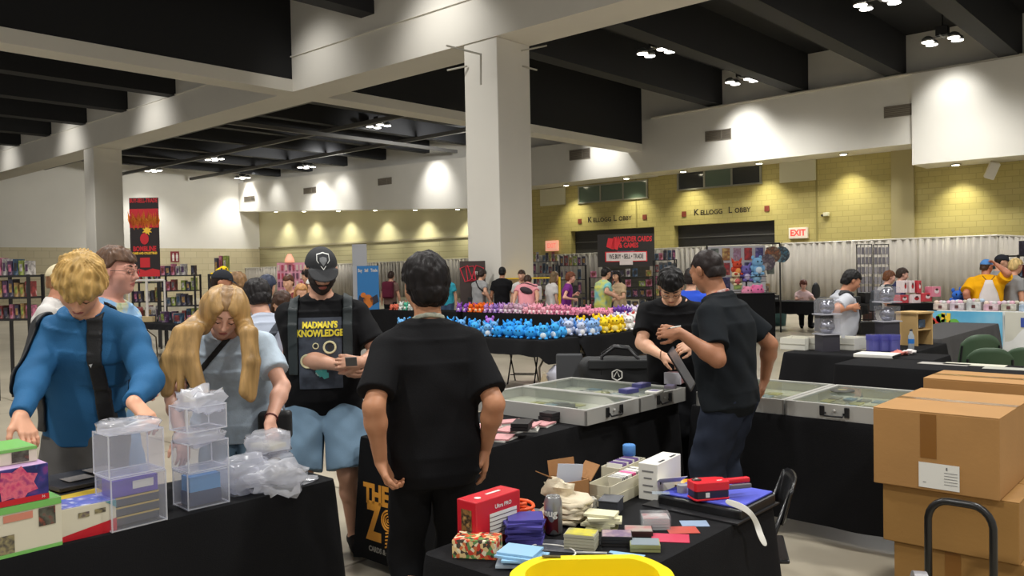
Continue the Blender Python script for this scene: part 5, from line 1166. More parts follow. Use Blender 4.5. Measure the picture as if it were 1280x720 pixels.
for i, (x, y, n) in enumerate(PP):
    t = thing('paper_pack', PL[i], 'papers', (x, y, .745), R90 + rr.randn() * .3, 'loose paper packs'); 
    for k in range(n): MB().box((rr.randn() * .006, rr.randn() * .006, .004 + .0095 * k + .0), (.15, .105, .008), Matrix.Rotation(rr.randn() * .12, 3, 'Z')).build('sheet_pack', mag[(i * 3 + k * 2) % 5] if k == n - 1 else mag[(i + k) % 2 * 3], t)
for i, (px, py, lab) in enumerate(((692, 527, 'flat black card box at the front of the pair by the glass case'), (706, 519, 'flat black card boxes stacked against the corner of the glass case'), (655, 545, 'flat dark card box lying on the paper pile'))):
    p = S(px, py) if i < 2 else (-3.10, 3.52, .79); t = slabs('deck_box', lab, 'card box', p, .16, .10, .022, 3 if i < 2 else 2, [binder], R90 + .3 * i, .005, 'black card boxes', partname='box', seed=i)
# things on the far glass case
for i, (px, py, w, d, h, mt, lab) in enumerate(((786, 491, .12, .08, .03, M('indigo_box', (62, 62, 120), .4), 'indigo card box lying on the glass, nearer one'), (802, 484, .13, .08, .03, M('indigo_box'), 'indigo card box lying on the glass behind its twin'), (818, 491, .12, .09, .016, white_p, 'white card pack on the glass beside the indigo boxes'), (838, 485, .10, .07, .022, M('plum_box', (110, 100, 116), .4), 'grey plum card box on the glass under the binder'))):
    t = thing('card_box', lab, 'card box', PZ(px, py, .840), R90 + .15 * (i - 1), 'card boxes on the glass'); MB().box((0, 0, h / 2), (w, d, h)).build('box', mt, t, bevel=.003); MB().box((0, 0, h + .001), (w * .6, d * .7, .001)).build('lid_print', M('lid_lilac', (130, 126, 160), .4), t)
# bag and drapes behind the cases
bg = thing('duffel_bag', 'black duffel bag with a white hexagon emblem, behind the glass cases', 'bag', (-3.86, 5.62, .62), .60)
def ffl(P):
    q = np.abs(P - npv(0, 0, .17)) - npv(.26, .07, .10); return np.linalg.norm(np.maximum(q, 0), axis=1) + np.minimum(q.max(1), 0) - .075 + .008 * np.sin(P[:, 0] * 22 + P[:, 2] * 9) * np.sin(P[:, 2] * 17)
bd = sdf_obj('body', ffl, npv(-.4, -.25, -.05), npv(.4, .25, .42), .012, M('duffel_black', (30, 31, 32), .75, bump=.2, bscale=160), bg, 1)
for sy in (-1, 1): MB().tube([(-.16, sy * .13, .20), (-.15, sy * .12, .36), (-.05, sy * .07, .43), (.06, sy * .07, .42), (.14, sy * .12, .34), (.15, sy * .13, .2)], .013, 6).build('handle', blk, bg, smooth=True)
MB().bb((-.26, -.156, .26), (.24, -.05, .335)).build('pocket', M('duffel_black'), bg, bevel=.01)
hx = MB(); a_ = [(.045 * math.cos(PI / 2 + i * PI / 3), .045 * math.sin(PI / 2 + i * PI / 3)) for i in range(6)]
for i in range(6): hx.tube([(a_[i][0] - .03, -.150, .215 + a_[i][1]), (a_[(i + 1) % 6][0] - .03, -.150, .215 + a_[(i + 1) % 6][1])], .006, 5)
hx.tube([(-.055, -.150, .20), (-.03, -.150, .245), (-.012, -.150, .20)], .005, 5).build('emblem', white_p, bg)
st_ = thing('stool', 'low black stool carrying the duffel bag', 'stool', (-3.86, 5.62, 0), .60); MB().bb((-.3, -.14, .57), (.3, .14, .615)).build('seat', blk, st_, bevel=.01)
for sx in (-1, 1):
    for sy in (-1, 1): MB().tube([(sx * .26, sy * .11, .57), (sx * .28, sy * .13, 0)], .012, 6).build('leg', blk, st_)
fs_ = thing('folded_stand', 'upright dark grey fabric panel left of the duffel bag', 'panel', (-4.22, 5.40, 0), .55)
MB().box((0, 0, .60), (.22, .035, .78)).build('panel', M('panel_grey', (66, 67, 70), .7, bump=.1, bscale=120), fs_, bevel=.015); MB().box((0, 0, .105), (.26, .16, .20)).build('foot', blk, fs_, bevel=.02)
# binder held by the two people
bi = thing('card_binder', 'open card binder held up by the two people at the glass cases', 'binder', PD(852, 461, 5.62), 0)
Rb = Matrix(((RT[0], UP[0], -FW[0]), (RT[1], UP[1], -FW[1]), (RT[2], UP[2], -FW[2])))
Rt = Matrix.Rotation(.55, 3, 'Z') @ Matrix.Rotation(1.1, 3, 'Y')
MB().box((0, 0, 0), (.16, .30, .008), Rb @ Rt).build('cover', binder, bi); MB().box((0, .0, .006), (.15, .285, .006), Rb @ Rt).build('sleeve_page', M('page_gloss', (92, 92, 96), .15), bi)
pn = thing('pen', 'white pen in the raised fist of the person with cropped hair', 'pen', PD(838, 410, 4.70), 0); MB().tube([(0, 0, 0), tuple(Vector(Rb @ Vector((.055, .012, .02))))], .004, 6).build('barrel', white_p, pn); MB().tube([(0, 0, 0), tuple(Vector(Rb @ Vector((-.02, -.006, 0))))], [.004, .0015], 6).build('tip', blk, pn)
bxs = thing('card_case', 'silver-cornered card case standing on the glass below the binder', 'card box', PZ(846, 478, .840), R90 + .2); MB().box((0, 0, .04), (.2, .12, .08)).build('box', mottled('tin_print', [(90, 84, 90), (170, 120, 120), (70, 70, 80)], 16, .4), bxs, bevel=.004); MB().box((-.09, 0, .041), (.024, .122, .082)).build('corner', M('pale_corner', (190, 188, 196), .3), bxs)
for i, (px, py, s_, lab) in enumerate(((1010, 492, .11, 'dark round coaster on the right-hand glass case'),)):
    t = thing('coaster', lab, 'coaster', PZ(1053, 489, .840), 0); MB().lathe([(.075, 0), (.08, .004), (.075, .010)], n=24).build('disc', M('coaster_dark', (60, 60, 54), .5), t); MB().lathe([(.03, .010), (.03, .0115)], n=16).build('centre_print', M('coaster_pale', (130, 124, 90), .5), t)
for i, (x, y, lab) in enumerate(((-2.55, 5.5, 'row of graded cards lying in the case beside the navy trousers'), (-1.95, 5.55, 'row of graded cards lying in the case next to the cardboard boxes'), (-3.55, 4.25, 'rows of cards lying in the case nearest the papers'), (-3.6, 4.9, 'rows of cards lying in the case in front of the bowed person'))):
    t = thing('card_row', lab, 'cards', (x, y, .768), 0 if i < 2 else R90, 'cards inside the glass cases')
    for a in range(5):
        for b in range(3): MB().box(((a - 2) * .095, (b - 1) * .14, .004), (.068, .1, .006)).build('card', [cream, M('card_blue', (120, 150, 170), .3), M('card_straw', (196, 186, 110), .3), grey_p][(a * 2 + b + i) % 4], t)
# ---------------------------------------------------------------- the crowded table
def TT(px, py): return PZ(px, py, .7445)
def ultra(t, w, d, h):
    y = -d / 2 - .0022
    m = MB(); m.box((.02, y, h * .42), (w * .62, .001, h * .52)); m.build('label_panel', white_p, t)
    m = MB()
    for k in range(5): m.box((.02, y - .0008, h * (.24 + .09 * k)), (w * .62, .001, .0022))
    m.build('label_lines', M('line_ink', (60, 40, 46), .6), t)
    MB().text('Ultra PRO', .020, (.02, y, h * .80), RX90, 0, .0004, ext=0).build('maker_lettering', white_p, t)
    m = MB(); m.box((-w / 2 - .001, 0, h * .5), (.001, d * .52, h * .62)); m.build('side_picture', mottled('side_art', [(60, 44, 30), (150, 110, 60), (40, 32, 26), (190, 150, 90)], 30, .4), t)
    m = MB(); m.lathe([(.012, 0), (.012, .001)], (-w * .3, -.01, h + .001), 14); m.box((.02, .0, h + .0012), (.07, .012, .001)); m.build('top_lettering', white_p, t)
pbox('card_storage_box', 'red card storage box with white label lines, standing at the corner of the crowded table', 'storage box', (-2.01, 2.10, .7445), (.225, .095, .165), R90, red_p, None, red_p, extra=ultra, bevel=.004)
t = pbox('toy_box', 'small printed box with bright cartoon-coloured pattern in front of the red box', 'printed box', TT(597, 693), (.150, .095, .060), .52, rainbow, rainbow, rainbow)
slabs('sleeve_stack', 'slumped stack of violet card sleeves beside the soda can', 'card sleeves', TT(655, 676), .125, .105, .0095, 9, [M('violet_sleeve', (92, 86, 166), .25, trans=.25), M('violet_sleeve')], .75, .006, turn=.10, seed=1, partname='sleeve_pack')
slabs('sleeve_stack', 'stack of pale blue card sleeves behind the yellow tote', 'card sleeves', TT(652, 705), .125, .098, .0075, 6, [M('blue_sleeve', (150, 194, 226), .22), clear_mat('sleeve_clear', (226, 236, 244), .4, .15), M('blue_sleeve')], .35, .008, turn=.12, seed=2, partname='sleeve_pack')
ob = thing('extension_cord', 'orange coiled cord behind the violet sleeves', 'cord', TT(650, 660)); pts = []
for i in range(60):
    a = i * .42; pts.append((.050 * math.cos(a) * (1 + .1 * math.sin(i)), .050 * math.sin(a), .010 + .0016 * i))
MB().tube(pts, .0065, 7).tube([(.05, .0, .01), (.075, -.03, .008), (.10, -.075, .007), (.12, -.09, .007)], .0065, 7).build('cable', M('orange_rubber', (236, 88, 30), .5), ob, smooth=True)
# soda can
cn = thing('soda_can', 'tall dark red and silver soda can', 'can', TT(692, 667)); R_ = .0325
MB().lathe([(.026, 0), (R_, .009), (R_, .118), (.027, .134), (.0255, .137), (.024, .134)], n=28).build('body', M('can_silver', (150, 150, 150), .28, .6), cn, smooth=True)
w_ = MB(); v = []; n = 20
for i in range(n + 1):
    a = rad(-150 + 130 * i / n); v += [((R_ + .0006) * math.cos(a), (R_ + .0006) * math.sin(a), .014 + .010 * math.sin(i * .5)), ((R_ + .0006) * math.cos(a), (R_ + .0006) * math.sin(a), .07 + .02 * math.sin(i * .35))]
w_._add(v, [(2 * i, 2 * i + 2, 2 * i + 3, 2 * i + 1) for i in range(n)]); w_.build('maroon_print', M('can_maroon', (86, 22, 28), .3, .3), cn, smooth=True)
w_ = MB(); v = []
for i in range(7):
    a = rad(-158 + 20 * i / 6); v += [((R_ + .0009) * math.cos(a), (R_ + .0009) * math.sin(a), .02), ((R_ + .0009) * math.cos(a), (R_ + .0009) * math.sin(a), .10)]
w_._add(v, [(2 * i, 2 * i + 2, 2 * i + 3, 2 * i + 1) for i in range(6)]); w_.build('orange_stripe', M('can_orange', (226, 84, 44), .3), cn)
lt = MB().text('mug', .036, (0, 0, .082), RX90, 0, .001, ext=0); 
for q in lt.v:
    a = q.x / R_ + rad(-80); q.x, q.y = (R_ + .0012) * math.cos(a), (R_ + .0012) * math.sin(a)
lt.build('lettering', white_p, cn); MB().lathe([(.023, .1342), (.004, .1345)], n=20).tube([(-.004, 0, .1365), (.010, 0, .1365)], .0035, 6).build('lid', M('can_lid', (190, 190, 188), .25, .8), cn)
# folded canvas
cv = thing('folded_canvas', 'folded cream canvas cloth behind the soda can', 'cloth', TT(702, 650), .25)
for k in range(4): crumple('fold', None, cv, (.012 * k, .004 * k, .017 + .020 * k), (.20 - .012 * k, .17 - .01 * k, .026), 40 + k, M('canvas_cream', (206, 194, 168), .85, bump=.15, bscale=220), 18, .010, 3)
crumple('raised_corner', None, cv, (-.03, .05, .10), (.13, .05, .07), 50, M('canvas_cream'), 16, .016, 2.4)
gr = thing('grey_cloth', 'grey folded cloth lying left of the cream canvas', 'cloth', TT(672, 648), .6); crumple('fold', None, gr, (0, 0, .014), (.14, .09, .028), 52, M('grey_cotton', (112, 112, 116), .85), 16, .010, 3)
# open carton and the long white card box
oc = thing('open_carton', 'open brown carton with raised flaps behind the cream canvas', 'carton', (-2.035, 2.59, .7445), 1.25); w, d, h = .125, .10, .115; m = MB()
for lo, hi in (((-w / 2, -d / 2, 0), (w / 2, d / 2, .004)), ((-w / 2, -d / 2, 0), (w / 2, -d / 2 + .004, h)), ((-w / 2, d / 2 - .004, 0), (w / 2, d / 2, h)), ((-w / 2, -d / 2, 0), (-w / 2 + .004, d / 2, h)), ((w / 2 - .004, -d / 2, 0), (w / 2, d / 2, h))): m.bb(lo, hi)
m.build('body', cardb, oc)
for sx, an in ((-1, .5), (1, -.9)): MB().box((sx * (w / 2 + .03), 0, h + .02), (.075, d, .003), Matrix.Rotation(an, 3, 'Y')).build('flap', cardb, oc)
MB().box((0, d / 2 + .004, h + .035), (w, .003, .07), Matrix.Rotation(-.2, 3, 'X')).build('flap', cardb, oc); MB().box((.0, .0, h * .55 + .05), (.12, .004, .12), Matrix.Rotation(.15, 3, 'Y')).build('paper_insert', M('paper_blue', (198, 206, 220), .5), oc)
lb = thing('long_card_box', 'long white open card box with a row of cards, pink divider among them', 'card box', (-1.97, 2.855, .7445), R90 + .10); L_, w, h = .37, .105, .085; m = MB()
for lo, hi in (((-L_ / 2, -w / 2, 0), (L_ / 2, w / 2, .003)), ((-L_ / 2, -w / 2, 0), (L_ / 2, -w / 2 + .003, h)), ((-L_ / 2, w / 2 - .003, 0), (L_ / 2, w / 2, h)), ((-L_ / 2, -w / 2, 0), (-L_ / 2 + .003, w / 2, h)), ((L_ / 2 - .003, -w / 2, 0), (L_ / 2, w / 2, h))): m.bb(lo, hi)
m.build('tray', cream, lb); MB().bb((-L_ / 2 - .004, -w / 2 - .004, 0), (L_ / 2 + .004, -w / 2 - .0005, h * .5)).bb((-L_ / 2 - .004, -w / 2 - .004, 0), (-L_ / 2 - .0005, w / 2 + .004, h * .5)).build('sleeve_lid', M('cream_lid', (196, 190, 166), .6), lb)
rr = np.random.RandomState(4)
for i in range(34):
    x = -.06 + i * .0062; c = white_p if i % 7 else M('dark_divider', (60, 60, 62), .5)
    if i in (15, 16, 17, 18, 19): c = M('pink_divider', (226, 110, 160), .5)
    if i < 7: c = M('dark_divider', (60, 60, 62), .5) if i % 2 else white_p
    MB().box((x, -.012, .050), (.003, .066, .092), Matrix.Rotation(-.25 + .02 * rr.randn(), 3, 'Y')).build('card', c, lb)
lb2 = thing('card_box', 'second cream card box with violet cards, behind the long white one', 'card box', (-2.06, 3.01, .7445), R90 + .10); m = MB(); L_, w, h = .24, .09, .10
for lo, hi in (((-L_ / 2, -w / 2, 0), (L_ / 2, w / 2, .003)), ((-L_ / 2, -w / 2, 0), (L_ / 2, -w / 2 + .003, h)), ((-L_ / 2, w / 2 - .003, 0), (L_ / 2, w / 2, h)), ((-L_ / 2, -w / 2, 0), (-L_ / 2 + .003, w / 2, h)), ((L_ / 2 - .003, -w / 2, 0), (L_ / 2, w / 2, h))): m.bb(lo, hi)
m.build('tray', cream, lb2)
for i in range(10): MB().box((-.09 + i * .018, 0, .058), (.012, .07, .105), Matrix.Rotation(.2, 3, 'Y')).build('card', M('violet_card', (122, 96, 156), .4) if i % 3 else white_p, lb2)
bt = thing('bottle', 'bottle with a bright blue cap behind the long white card box', 'bottle', (-2.02, 3.10 - .0, .7445)); bt.location = tuple(PD(787, 600, 3.72)); bt.location.z = .7445
MB().lathe([(.024, 0), (.027, .004), (.027, .10), (.022, .115), (.021, .118)], n=20).build('body', M('bottle_white', (196, 204, 210), .3), bt, smooth=True); MB().lathe([(.0285, .112), (.0285, .155), (.025, .159)], n=24).build('cap', M('blue_cap', (36, 132, 206), .4), bt, smooth=True)
wb_ = thing('white_box', 'upright white carton with handle slots and small writing on its end', 'carton', (-1.86, 2.985, .7445), R90 + .12); L_, w, h = .235, .085, .150
MB().box((0, 0, h / 2), (L_, w, h)).build('carton', white_p, wb_, bevel=.003); m = MB()
for x in (-.05, .06): m.box((x, -w / 2 + .012, h + .001), (.05, .010, .0015))
m.box((-.09, -w / 2 - .001, h * .5), (.010, .001, .022)); m.build('slots', M('slot_dark', (40, 40, 42), .7), wb_)
m = MB(); 
for k, (z, s_) in enumerate(((.118, .05), (.09, .035), (.06, .045), (.034, .04))): m.box((-L_ / 2 - .001, 0, z), (.001, s_, .006))
m.build('writing', grey_p, wb_)
db = thing('deck_box', 'small dark grey deck box in front of the long white card box', 'card box', TT(764, 640), R90 + .35); MB().box((0, 0, .026), (.095, .075, .052)).build('box', M('deck_grey', (58, 60, 66), .5), db, bevel=.003); MB().box((0, 0, .0535), (.1, .08, .004)).build('lid', M('deck_grey_lid', (86, 88, 94), .5), db)
sb = thing('small_card_box', 'tiny patterned box beside the dark grey deck box', 'card box', TT(741, 640), .9); MB().box((0, 0, .028), (.022, .05, .056)).build('box', mottled('tiny_print', [(60, 60, 64), (190, 186, 170), (40, 40, 44)], 40, .5), sb); MB().box((-.018, 0, .030), (.012, .05, .06)).build('cream_side', cream, sb)
# notes, card stacks
slabs('note_stack', 'curling stack of pale green paper notes', 'paper notes', TT(752, 660), .115, .075, .0095, 6, [M('note_green', (186, 184, 132), .8), M('note_pale', (214, 210, 176), .8)], .5, .006, turn=.16, seed=6, partname='bundle')
cards = mottled('card_face', [(206, 196, 110), (96, 120, 170), (120, 112, 104), (200, 196, 180), (150, 90, 90)], 16, .3); side_c = M('card_edges', (176, 172, 150), .5)
def cstack(label, px, py, w, d, h, rz, top, sid, cap=None, group='loose card stacks'):
    t = thing('card_stack', label, 'card stack', TT(px, py), rz, group); n = max(2, int(h / .010))
    for i in range(n): MB().box((.001 * math.sin(i * 3), .001 * math.cos(i * 2), h * (i + .5) / n), (w, d, h / n - .001)).build('cards', sid, t)
    MB().box((0, 0, h + .0008), (w * .94, d * .94, .0012)).build('top_card', top, t)
    if cap: MB().box((0, 0, h * .55 + .004), (w + .008, d + .008, h + .012)).build('plastic_case', cap, t)
    return t
topl = clear_mat('toploader', (226, 230, 236), .14, .1)
cstack('stack of cards with a yellow and blue top card, next to the white cable loop', 727, 684, .105, .075, .052, .42, mottled('topcard_a', [(120, 118, 108), (206, 196, 60), (90, 130, 200)], 9, .3), side_c)
cstack('card stack with pale pink top on a black box', 771, 679, .105, .078, .034, .62, mottled('topcard_b', [(196, 170, 160), (120, 100, 130), (206, 186, 176)], 14, .3), M('black_box_side', (34, 32, 34), .5))
cstack('thick stack in a clear plastic case, red-topped', 819, 659, .095, .07, .040, .70, mottled('topcard_c', [(190, 90, 90), (196, 186, 180), (150, 140, 136)], 12, .3), M('edge_white', (200, 200, 196), .5), topl)
cstack('low dark-edged card stack in front of the clear-cased one', 798, 667, .10, .072, .018, .62, mottled('topcard_d', [(180, 92, 96), (170, 160, 150), (120, 110, 110)], 14, .3), M('edge_maroon', (70, 44, 44), .5))
cstack('low green-edged card stack with a grey-blue top near the table edge', 806, 686, .10, .075, .024, .62, M('slate_top', (132, 144, 152), .3), M('edge_olive', (150, 152, 100), .5))
for (px, py, w, d, rz, c, lab) in ((838, 673, .13, .09, .55, (206, 70, 96), 'pink plastic sleeve lying near the table edge'), (853, 663, .11, .08, .75, (196, 92, 80), 'coral plastic sleeve overlapping the pink one'), (868, 655, .10, .07, .7, (150, 170, 196), 'pale blue clear sleeve under the tray edge'), (780, 697, .12, .085, .30, (150, 192, 226), 'flat pale blue sleeve right behind the yellow tote')):
    t = thing('card_sleeve', lab, 'card sleeve', TT(px, py), rz, 'flat plastic sleeves'); MB().box((0, 0, .0015), (w, d, .002)).build('sleeve', M('sleeve_%d' % c[0] + str(c[2]), c, .2), t)
cl = thing('cable', 'thin white cable loop on the table', 'cable', TT(690, 690)); MB().tube([(.085 * math.cos(a) * (1 + .05 * math.sin(3 * a)), .06 * math.sin(a), .004 + .002 * math.sin(a * 2)) for a in np.linspace(0, 2 * PI, 31)[:-1]], .0028, 6, closed=True).build('loop', white_p, cl, smooth=True)
t = thing('note_pad', 'dark grey pad lying under the white cable loop', 'pad', TT(702, 683), .5); MB().box((0, 0, .0012), (.16, .12, .002)).build('sheet', M('pad_grey', (66, 68, 74), .6), t)
t = thing('pen', 'slim silver pen lying beside the yellow tote', 'pen', TT(738, 693), .62); MB().tube([(-.055, 0, .005), (.055, 0, .005)], .0045, 8).build('barrel', alu, t, smooth=True); MB().tube([(.055, 0, .005), (.075, 0, .004)], [.0045, .001], 8).build('tip', blk, t)
# black tray, blue mat, label gun
tr = thing('playmat_case', 'flat black case topped with a blue mat, under the red label gun', 'case', (-1.60, 2.985, .7445), 0)
MB().box((0, 0, .020), (.36, .30, .040)).build('case', blk, tr, bevel=.008); MB().box((-.005, .01, .0445), (.34, .285, .007)).build('blue_mat', M('mat_blue', (74, 82, 190), .7), tr, bevel=.002)
MB().bb((-.22, -.20, .0), (.19, .16, .006)).build('base_sheet', M('base_dark', (32, 32, 34), .4), tr)
gz = .7445 + .0485
gp = PZ(888, 622, gz); gnd = thing('label_gun', 'red handheld label gun lying on the blue mat, trailing white labels', 'label gun', gp, R90 - .62)
red = M('gun_red', (214, 28, 44), .3); bodyp = [(-.082, -.028), (-.074, -.040), (.058, -.040), (.066, -.030), (.066, .030), (.04, .042), (.0, .046), (-.05, .046), (-.082, .034)]
MB().prism(bodyp, .036, .070).prism(bodyp, 0, .008).build('shell', red, gnd, bevel=.003)
MB().prism([(x * .96, y * .94) for x, y in bodyp], .008, .036).build('dark_band', M('gun_dark', (36, 30, 44), .35), gnd); MB().box((-.03, -.0395, .022), (.016, .002, .018)).build('sticker', white_p, gnd)
MB().box((.118, .012, .056), (.11, .024, .022), Matrix.Rotation(.06, 3, 'Z')).build('grip', red, gnd, bevel=.006); MB().box((.115, -.018, .040), (.10, .014, .018), Matrix.Rotation(.02, 3, 'Z')).build('trigger', M('trigger_grey', (96, 94, 100), .35), gnd, bevel=.004)
MB().lathe([(.019, .070), (.019, .073), (.013, .074)], (-.052, .012, 0), 18).build('roll_window', M('gun_window', (52, 46, 42), .3), gnd); MB().lathe([(.007, .074), (.007, .077)], (-.052, .012, 0), 12).build('hub', alu, gnd); MB().box((.03, -.018, .0708), (.022, .007, .001)).build('white_mark', white_p, gnd)
pts = [PZ(905, 626, gz + .03), PZ(925, 632, gz + .02), PZ(938, 640, gz + .012), PD(946, 653, 3.06), PD(950, 668, 3.03), PD(958, 684, 3.02)]
v = []; 
for i, p_ in enumerate(pts):
    up = npv(0, .3, 1) if i < 3 else npv(.55, .8, .15); up = nrm(up) * .013; v += [p_ - up, p_ + up]
iv = gnd.matrix_basis.inverted(); mesh_obj('label_strip', [iv @ Vector([float(q) for q in p_]) for p_ in v], [(2 * i, 2 * i + 2, 2 * i + 3, 2 * i + 1) for i in range(len(pts) - 1)], white_p, gnd, solid=.0012, subs=2, smooth=True)
for (px, py, w, d, rz, tilt, lab) in ((838, 600, .12, .075, 1.0, .5, 'white receipt leaning on the white carton'), (826, 616, .07, .04, .6, 0, 'clear card sleeve lying on the blue mat')):
    t = thing('receipt' if tilt else 'card_sleeve', lab, 'paper' if tilt else 'card sleeve', PZ(px, py, gz + (.035 if tilt else .002)), rz); MB().box((0, 0, 0), (w, d, .0015), Matrix.Rotation(-tilt, 3, 'X')).build('sheet', white_p if tilt else clear_mat('sleeve_clear', (226, 236, 244), .4, .15), t)
t = thing('tape_roll', 'small grey roll beside the red label gun', 'roll', PZ(853, 615, gz), 0); MB().lathe([(.010, 0), (.022, 0), (.022, .030), (.010, .030)], n=18).build('roll', M('roll_grey', (150, 150, 152), .4), t)
t = thing('yellow_tray', 'yellow plastic dish behind the blue mat', 'dish', (-1.735, 3.225 - .14, .7445), .3); t.location = (-1.80, 3.10, .7445); MB().lathe([(.045, 0), (.06, .03), (.064, .032), (.056, .028), (.042, .004)], n=24).build('dish', M('dish_yellow', (232, 176, 30), .4), t, smooth=True)
# yellow tote at the camera end
yt = thing('yellow_tote', 'bright yellow plastic tote with a slotted curved rim, nearest the camera', 'tote', (-1.235, 1.665, -.012), 0)
yel = M('tote_yellow', (240, 216, 24), .35)
def rr_loop(a, b, r, z, n=8):
    o = []
    for cx, cy, a0 in ((a - r, b - r, 0), (-a + r, b - r, 90), (-a + r, -b + r, 180), (a - r, -b + r, 270)):
        for i in range(n + 1): t = rad(a0 + 90 * i / n); o.append((cx + r * math.cos(t), cy + r * math.sin(t), z))
    return o
loops = [rr_loop(.14, .10, .05, .52), rr_loop(.175, .13, .07, .90), rr_loop(.205, .16, .09, .915), rr_loop(.205, .16, .09, .895), rr_loop(.18, .135, .07, .89)]
inner_ = [rr_loop(.168, .123, .065, .90), rr_loop(.135, .095, .045, .53)]
v = []; f = []; seq = [loops[4], loops[3], loops[2]] + [rr_loop(.17, .125, .066, .912)] + inner_
seq = [rr_loop(.14, .10, .05, .52), rr_loop(.18, .135, .07, .885), rr_loop(.21, .165, .09, .89), rr_loop(.212, .167, .09, .915), rr_loop(.172, .128, .066, .915), rr_loop(.135, .095, .045, .53)]
n = len(seq[0])
for l in seq:
    for (x, y, z) in l: v.append((x, y, z + (.028 * max(0, 1 - (abs(x) / .2) ** 2) if z > .8 else 0)))
for j in range(len(seq) - 1):
    for i in range(n): f.append((j * n + i, j * n + (i + 1) % n, (j + 1) * n + (i + 1) % n, (j + 1) * n + i))
f.append(list(range(n))[::-1]); f.append([(len(seq) - 1) * n + i for i in range(n)])
yo = mesh_obj('tub', v, f, yel, yt, smooth=True); smoothby(yo, 40); yt.rotation_euler = (0, 0, .73)
MB().box((-.10, .148, .9375), (.05, .012, .003), Matrix.Rotation(.06, 3, 'Y')).build('grip_slot', M('slot_olive', (70, 60, 14), .6), yt)
ys = thing('tote_stand', 'black crate under the yellow tote', 'crate', (-1.235, 1.665, 0), .73); MB().box((0, 0, .255), (.36, .28, .51)).build('crate', blk, ys, bevel=.01); MB().box((0, 0, .4), (.37, .29, .03)).build('rim', M('rim_grey', (50, 50, 52), .5), ys)
# folding chair seen edge-on behind the crowded table
fc_ = thing('folding_chair', 'black folding chair, its back leaning beside the label gun', 'chair', (PD(948, 640, 3.74)[0], PD(948, 640, 3.74)[1], 0), -1.08); fc_.scale = (.92, .92, .92)
chm = M('chair_black', (18, 18, 20), .25, spec=.6)
for sx in (-.2, .2):
    MB().tube([(sx, -.18, 0), (sx, .0, .43), (sx * .98, .14, .80)], .012, 8).build('leg', chm, fc_, smooth=True); MB().tube([(sx * .92, .2, 0), (sx * .92, -.12, .46)], .012, 8).build('leg', chm, fc_, smooth=True)
MB().box((0, -.05, .45), (.38, .36, .02), Matrix.Rotation(.05, 3, 'X')).build('seat', chm, fc_, bevel=.008)
v = []; f = []
for i in range(9):
    for j in range(5):
        x = -.21 + .42 * i / 8; z = .64 + .19 * j / 4; v.append((x, .085 + .05 * (j / 4) + .03 * (1 - (x / .21) ** 2), z - (.03 * (x / .21) ** 4 if j == 4 else 0)))
for i in range(8):
    for j in range(4): a = i * 5 + j; f.append((a, a + 5, a + 6, a + 1))
mesh_obj('backrest', v, f, chm, fc_, smooth=True, solid=.014)
# ---------------------------------------------------------------- cardboard boxes on a hand truck
tape = M('brown_tape', (132, 88, 38), .3); tapec = clear_mat('clear_tape', (220, 196, 150), .25, .08, 1.4)
kraft = M('box_kraft', (168, 124, 70), .75, bump=.08, bscale=70, var=.05, vscale=5); kraft2 = M('box_kraft_deep', (152, 112, 56), .75, bump=.08, bscale=70, var=.05, vscale=4)
def carton(label, x0, x1, y0, y1, z0, z1, rz, mt, taped=True, extra=None):
    w, d, h = x1 - x0, y1 - y0, z1 - z0; t = thing('cardboard_box', label, 'cardboard box', ((x0 + x1) / 2, (y0 + y1) / 2, z0), rz, 'cardboard boxes by the glass cases')
    MB().box((0, 0, h / 2), (w, d, h)).build('carton', mt, t, bevel=.004)
    for sx in (-1, 1): MB().box((0, sx * d * .252, h + .0015), (w, d * .494, .003)).build('flap', mt, t)
    if taped:
        MB().box((0, 0, h + .0036), (w * .999, .06, .001)).build('top_tape', tapec, t)
    if extra: extra(t, w, d, h)
    return t
def front(t, w, d, h):
    MB().box((-.02, -d / 2 - .001, h * .70), (.062, .0012, h * .56)).build('front_tape', tape, t)
    MB().box((.02, -d / 2 - .0022, h * .20), (.155, .0012, .105)).build('shipping_label', white_p, t)
    m = MB()
    for k in range(5): m.box((.065, -d / 2 - .0032, h * .20 + .018 - .012 * k), (.05, .0006, .0022))
    m.box((.05, -d / 2 - .0032, h * .20 + .035), (.006, .0006, .012)).box((-.035, -d / 2 - .0032, h * .20 - .03), (.012, .0006, .003)); m.build('label_print', grey_p, t)
carton('top cardboard box of the stack, white shipping label and brown tape on its front', -1.235, -.752, 3.71, 4.41, .742, 1.068, .0, kraft, True, front)
carton('middle cardboard box of the stack, under the labelled one', -1.205, -.69, 3.735, 4.39, .492, .738, .0, kraft2, False)
carton('bottom cardboard box of the stack, on the hand truck plate', -1.165, -.66, 3.75, 4.38, .215, .488, .0, kraft2, False, lambda t, w, d, h: MB().box((-.02, -d / 2 - .001, h * .5), (.06, .0012, h)).build('front_tape', tape, t))
carton('tall cardboard box standing behind the stack, only its top showing', -1.265, -.62, 4.55, 4.93, .004, 1.10, .0, kraft, True)
ht = thing('hand_truck', 'black tubular hand truck in front of the cardboard boxes', 'hand truck', (-.855, 3.56, 0)); hb = M('truck_black', (24, 23, 22), .35)
pts = [(-.115, -.02, .20)] + [(-.115, -.02, .64)] + [(-.115 + .075 * (1 - math.cos(a)), -.02, .67 + .085 * math.sin(a)) for a in np.linspace(.1, PI / 2, 6)] + [(.115 - .075 * (1 - math.cos(a)), -.02, .67 + .085 * math.sin(a)) for a in np.linspace(PI / 2, .1, 6)] + [(.115, -.02, .64), (.115, -.02, .20)]
MB().tube(pts, .0145, 10).build('handle', hb, ht, smooth=True)
MB().box((.0, .42, .185), (.62, .86, .04)).build('platform', hb, ht, bevel=.006)
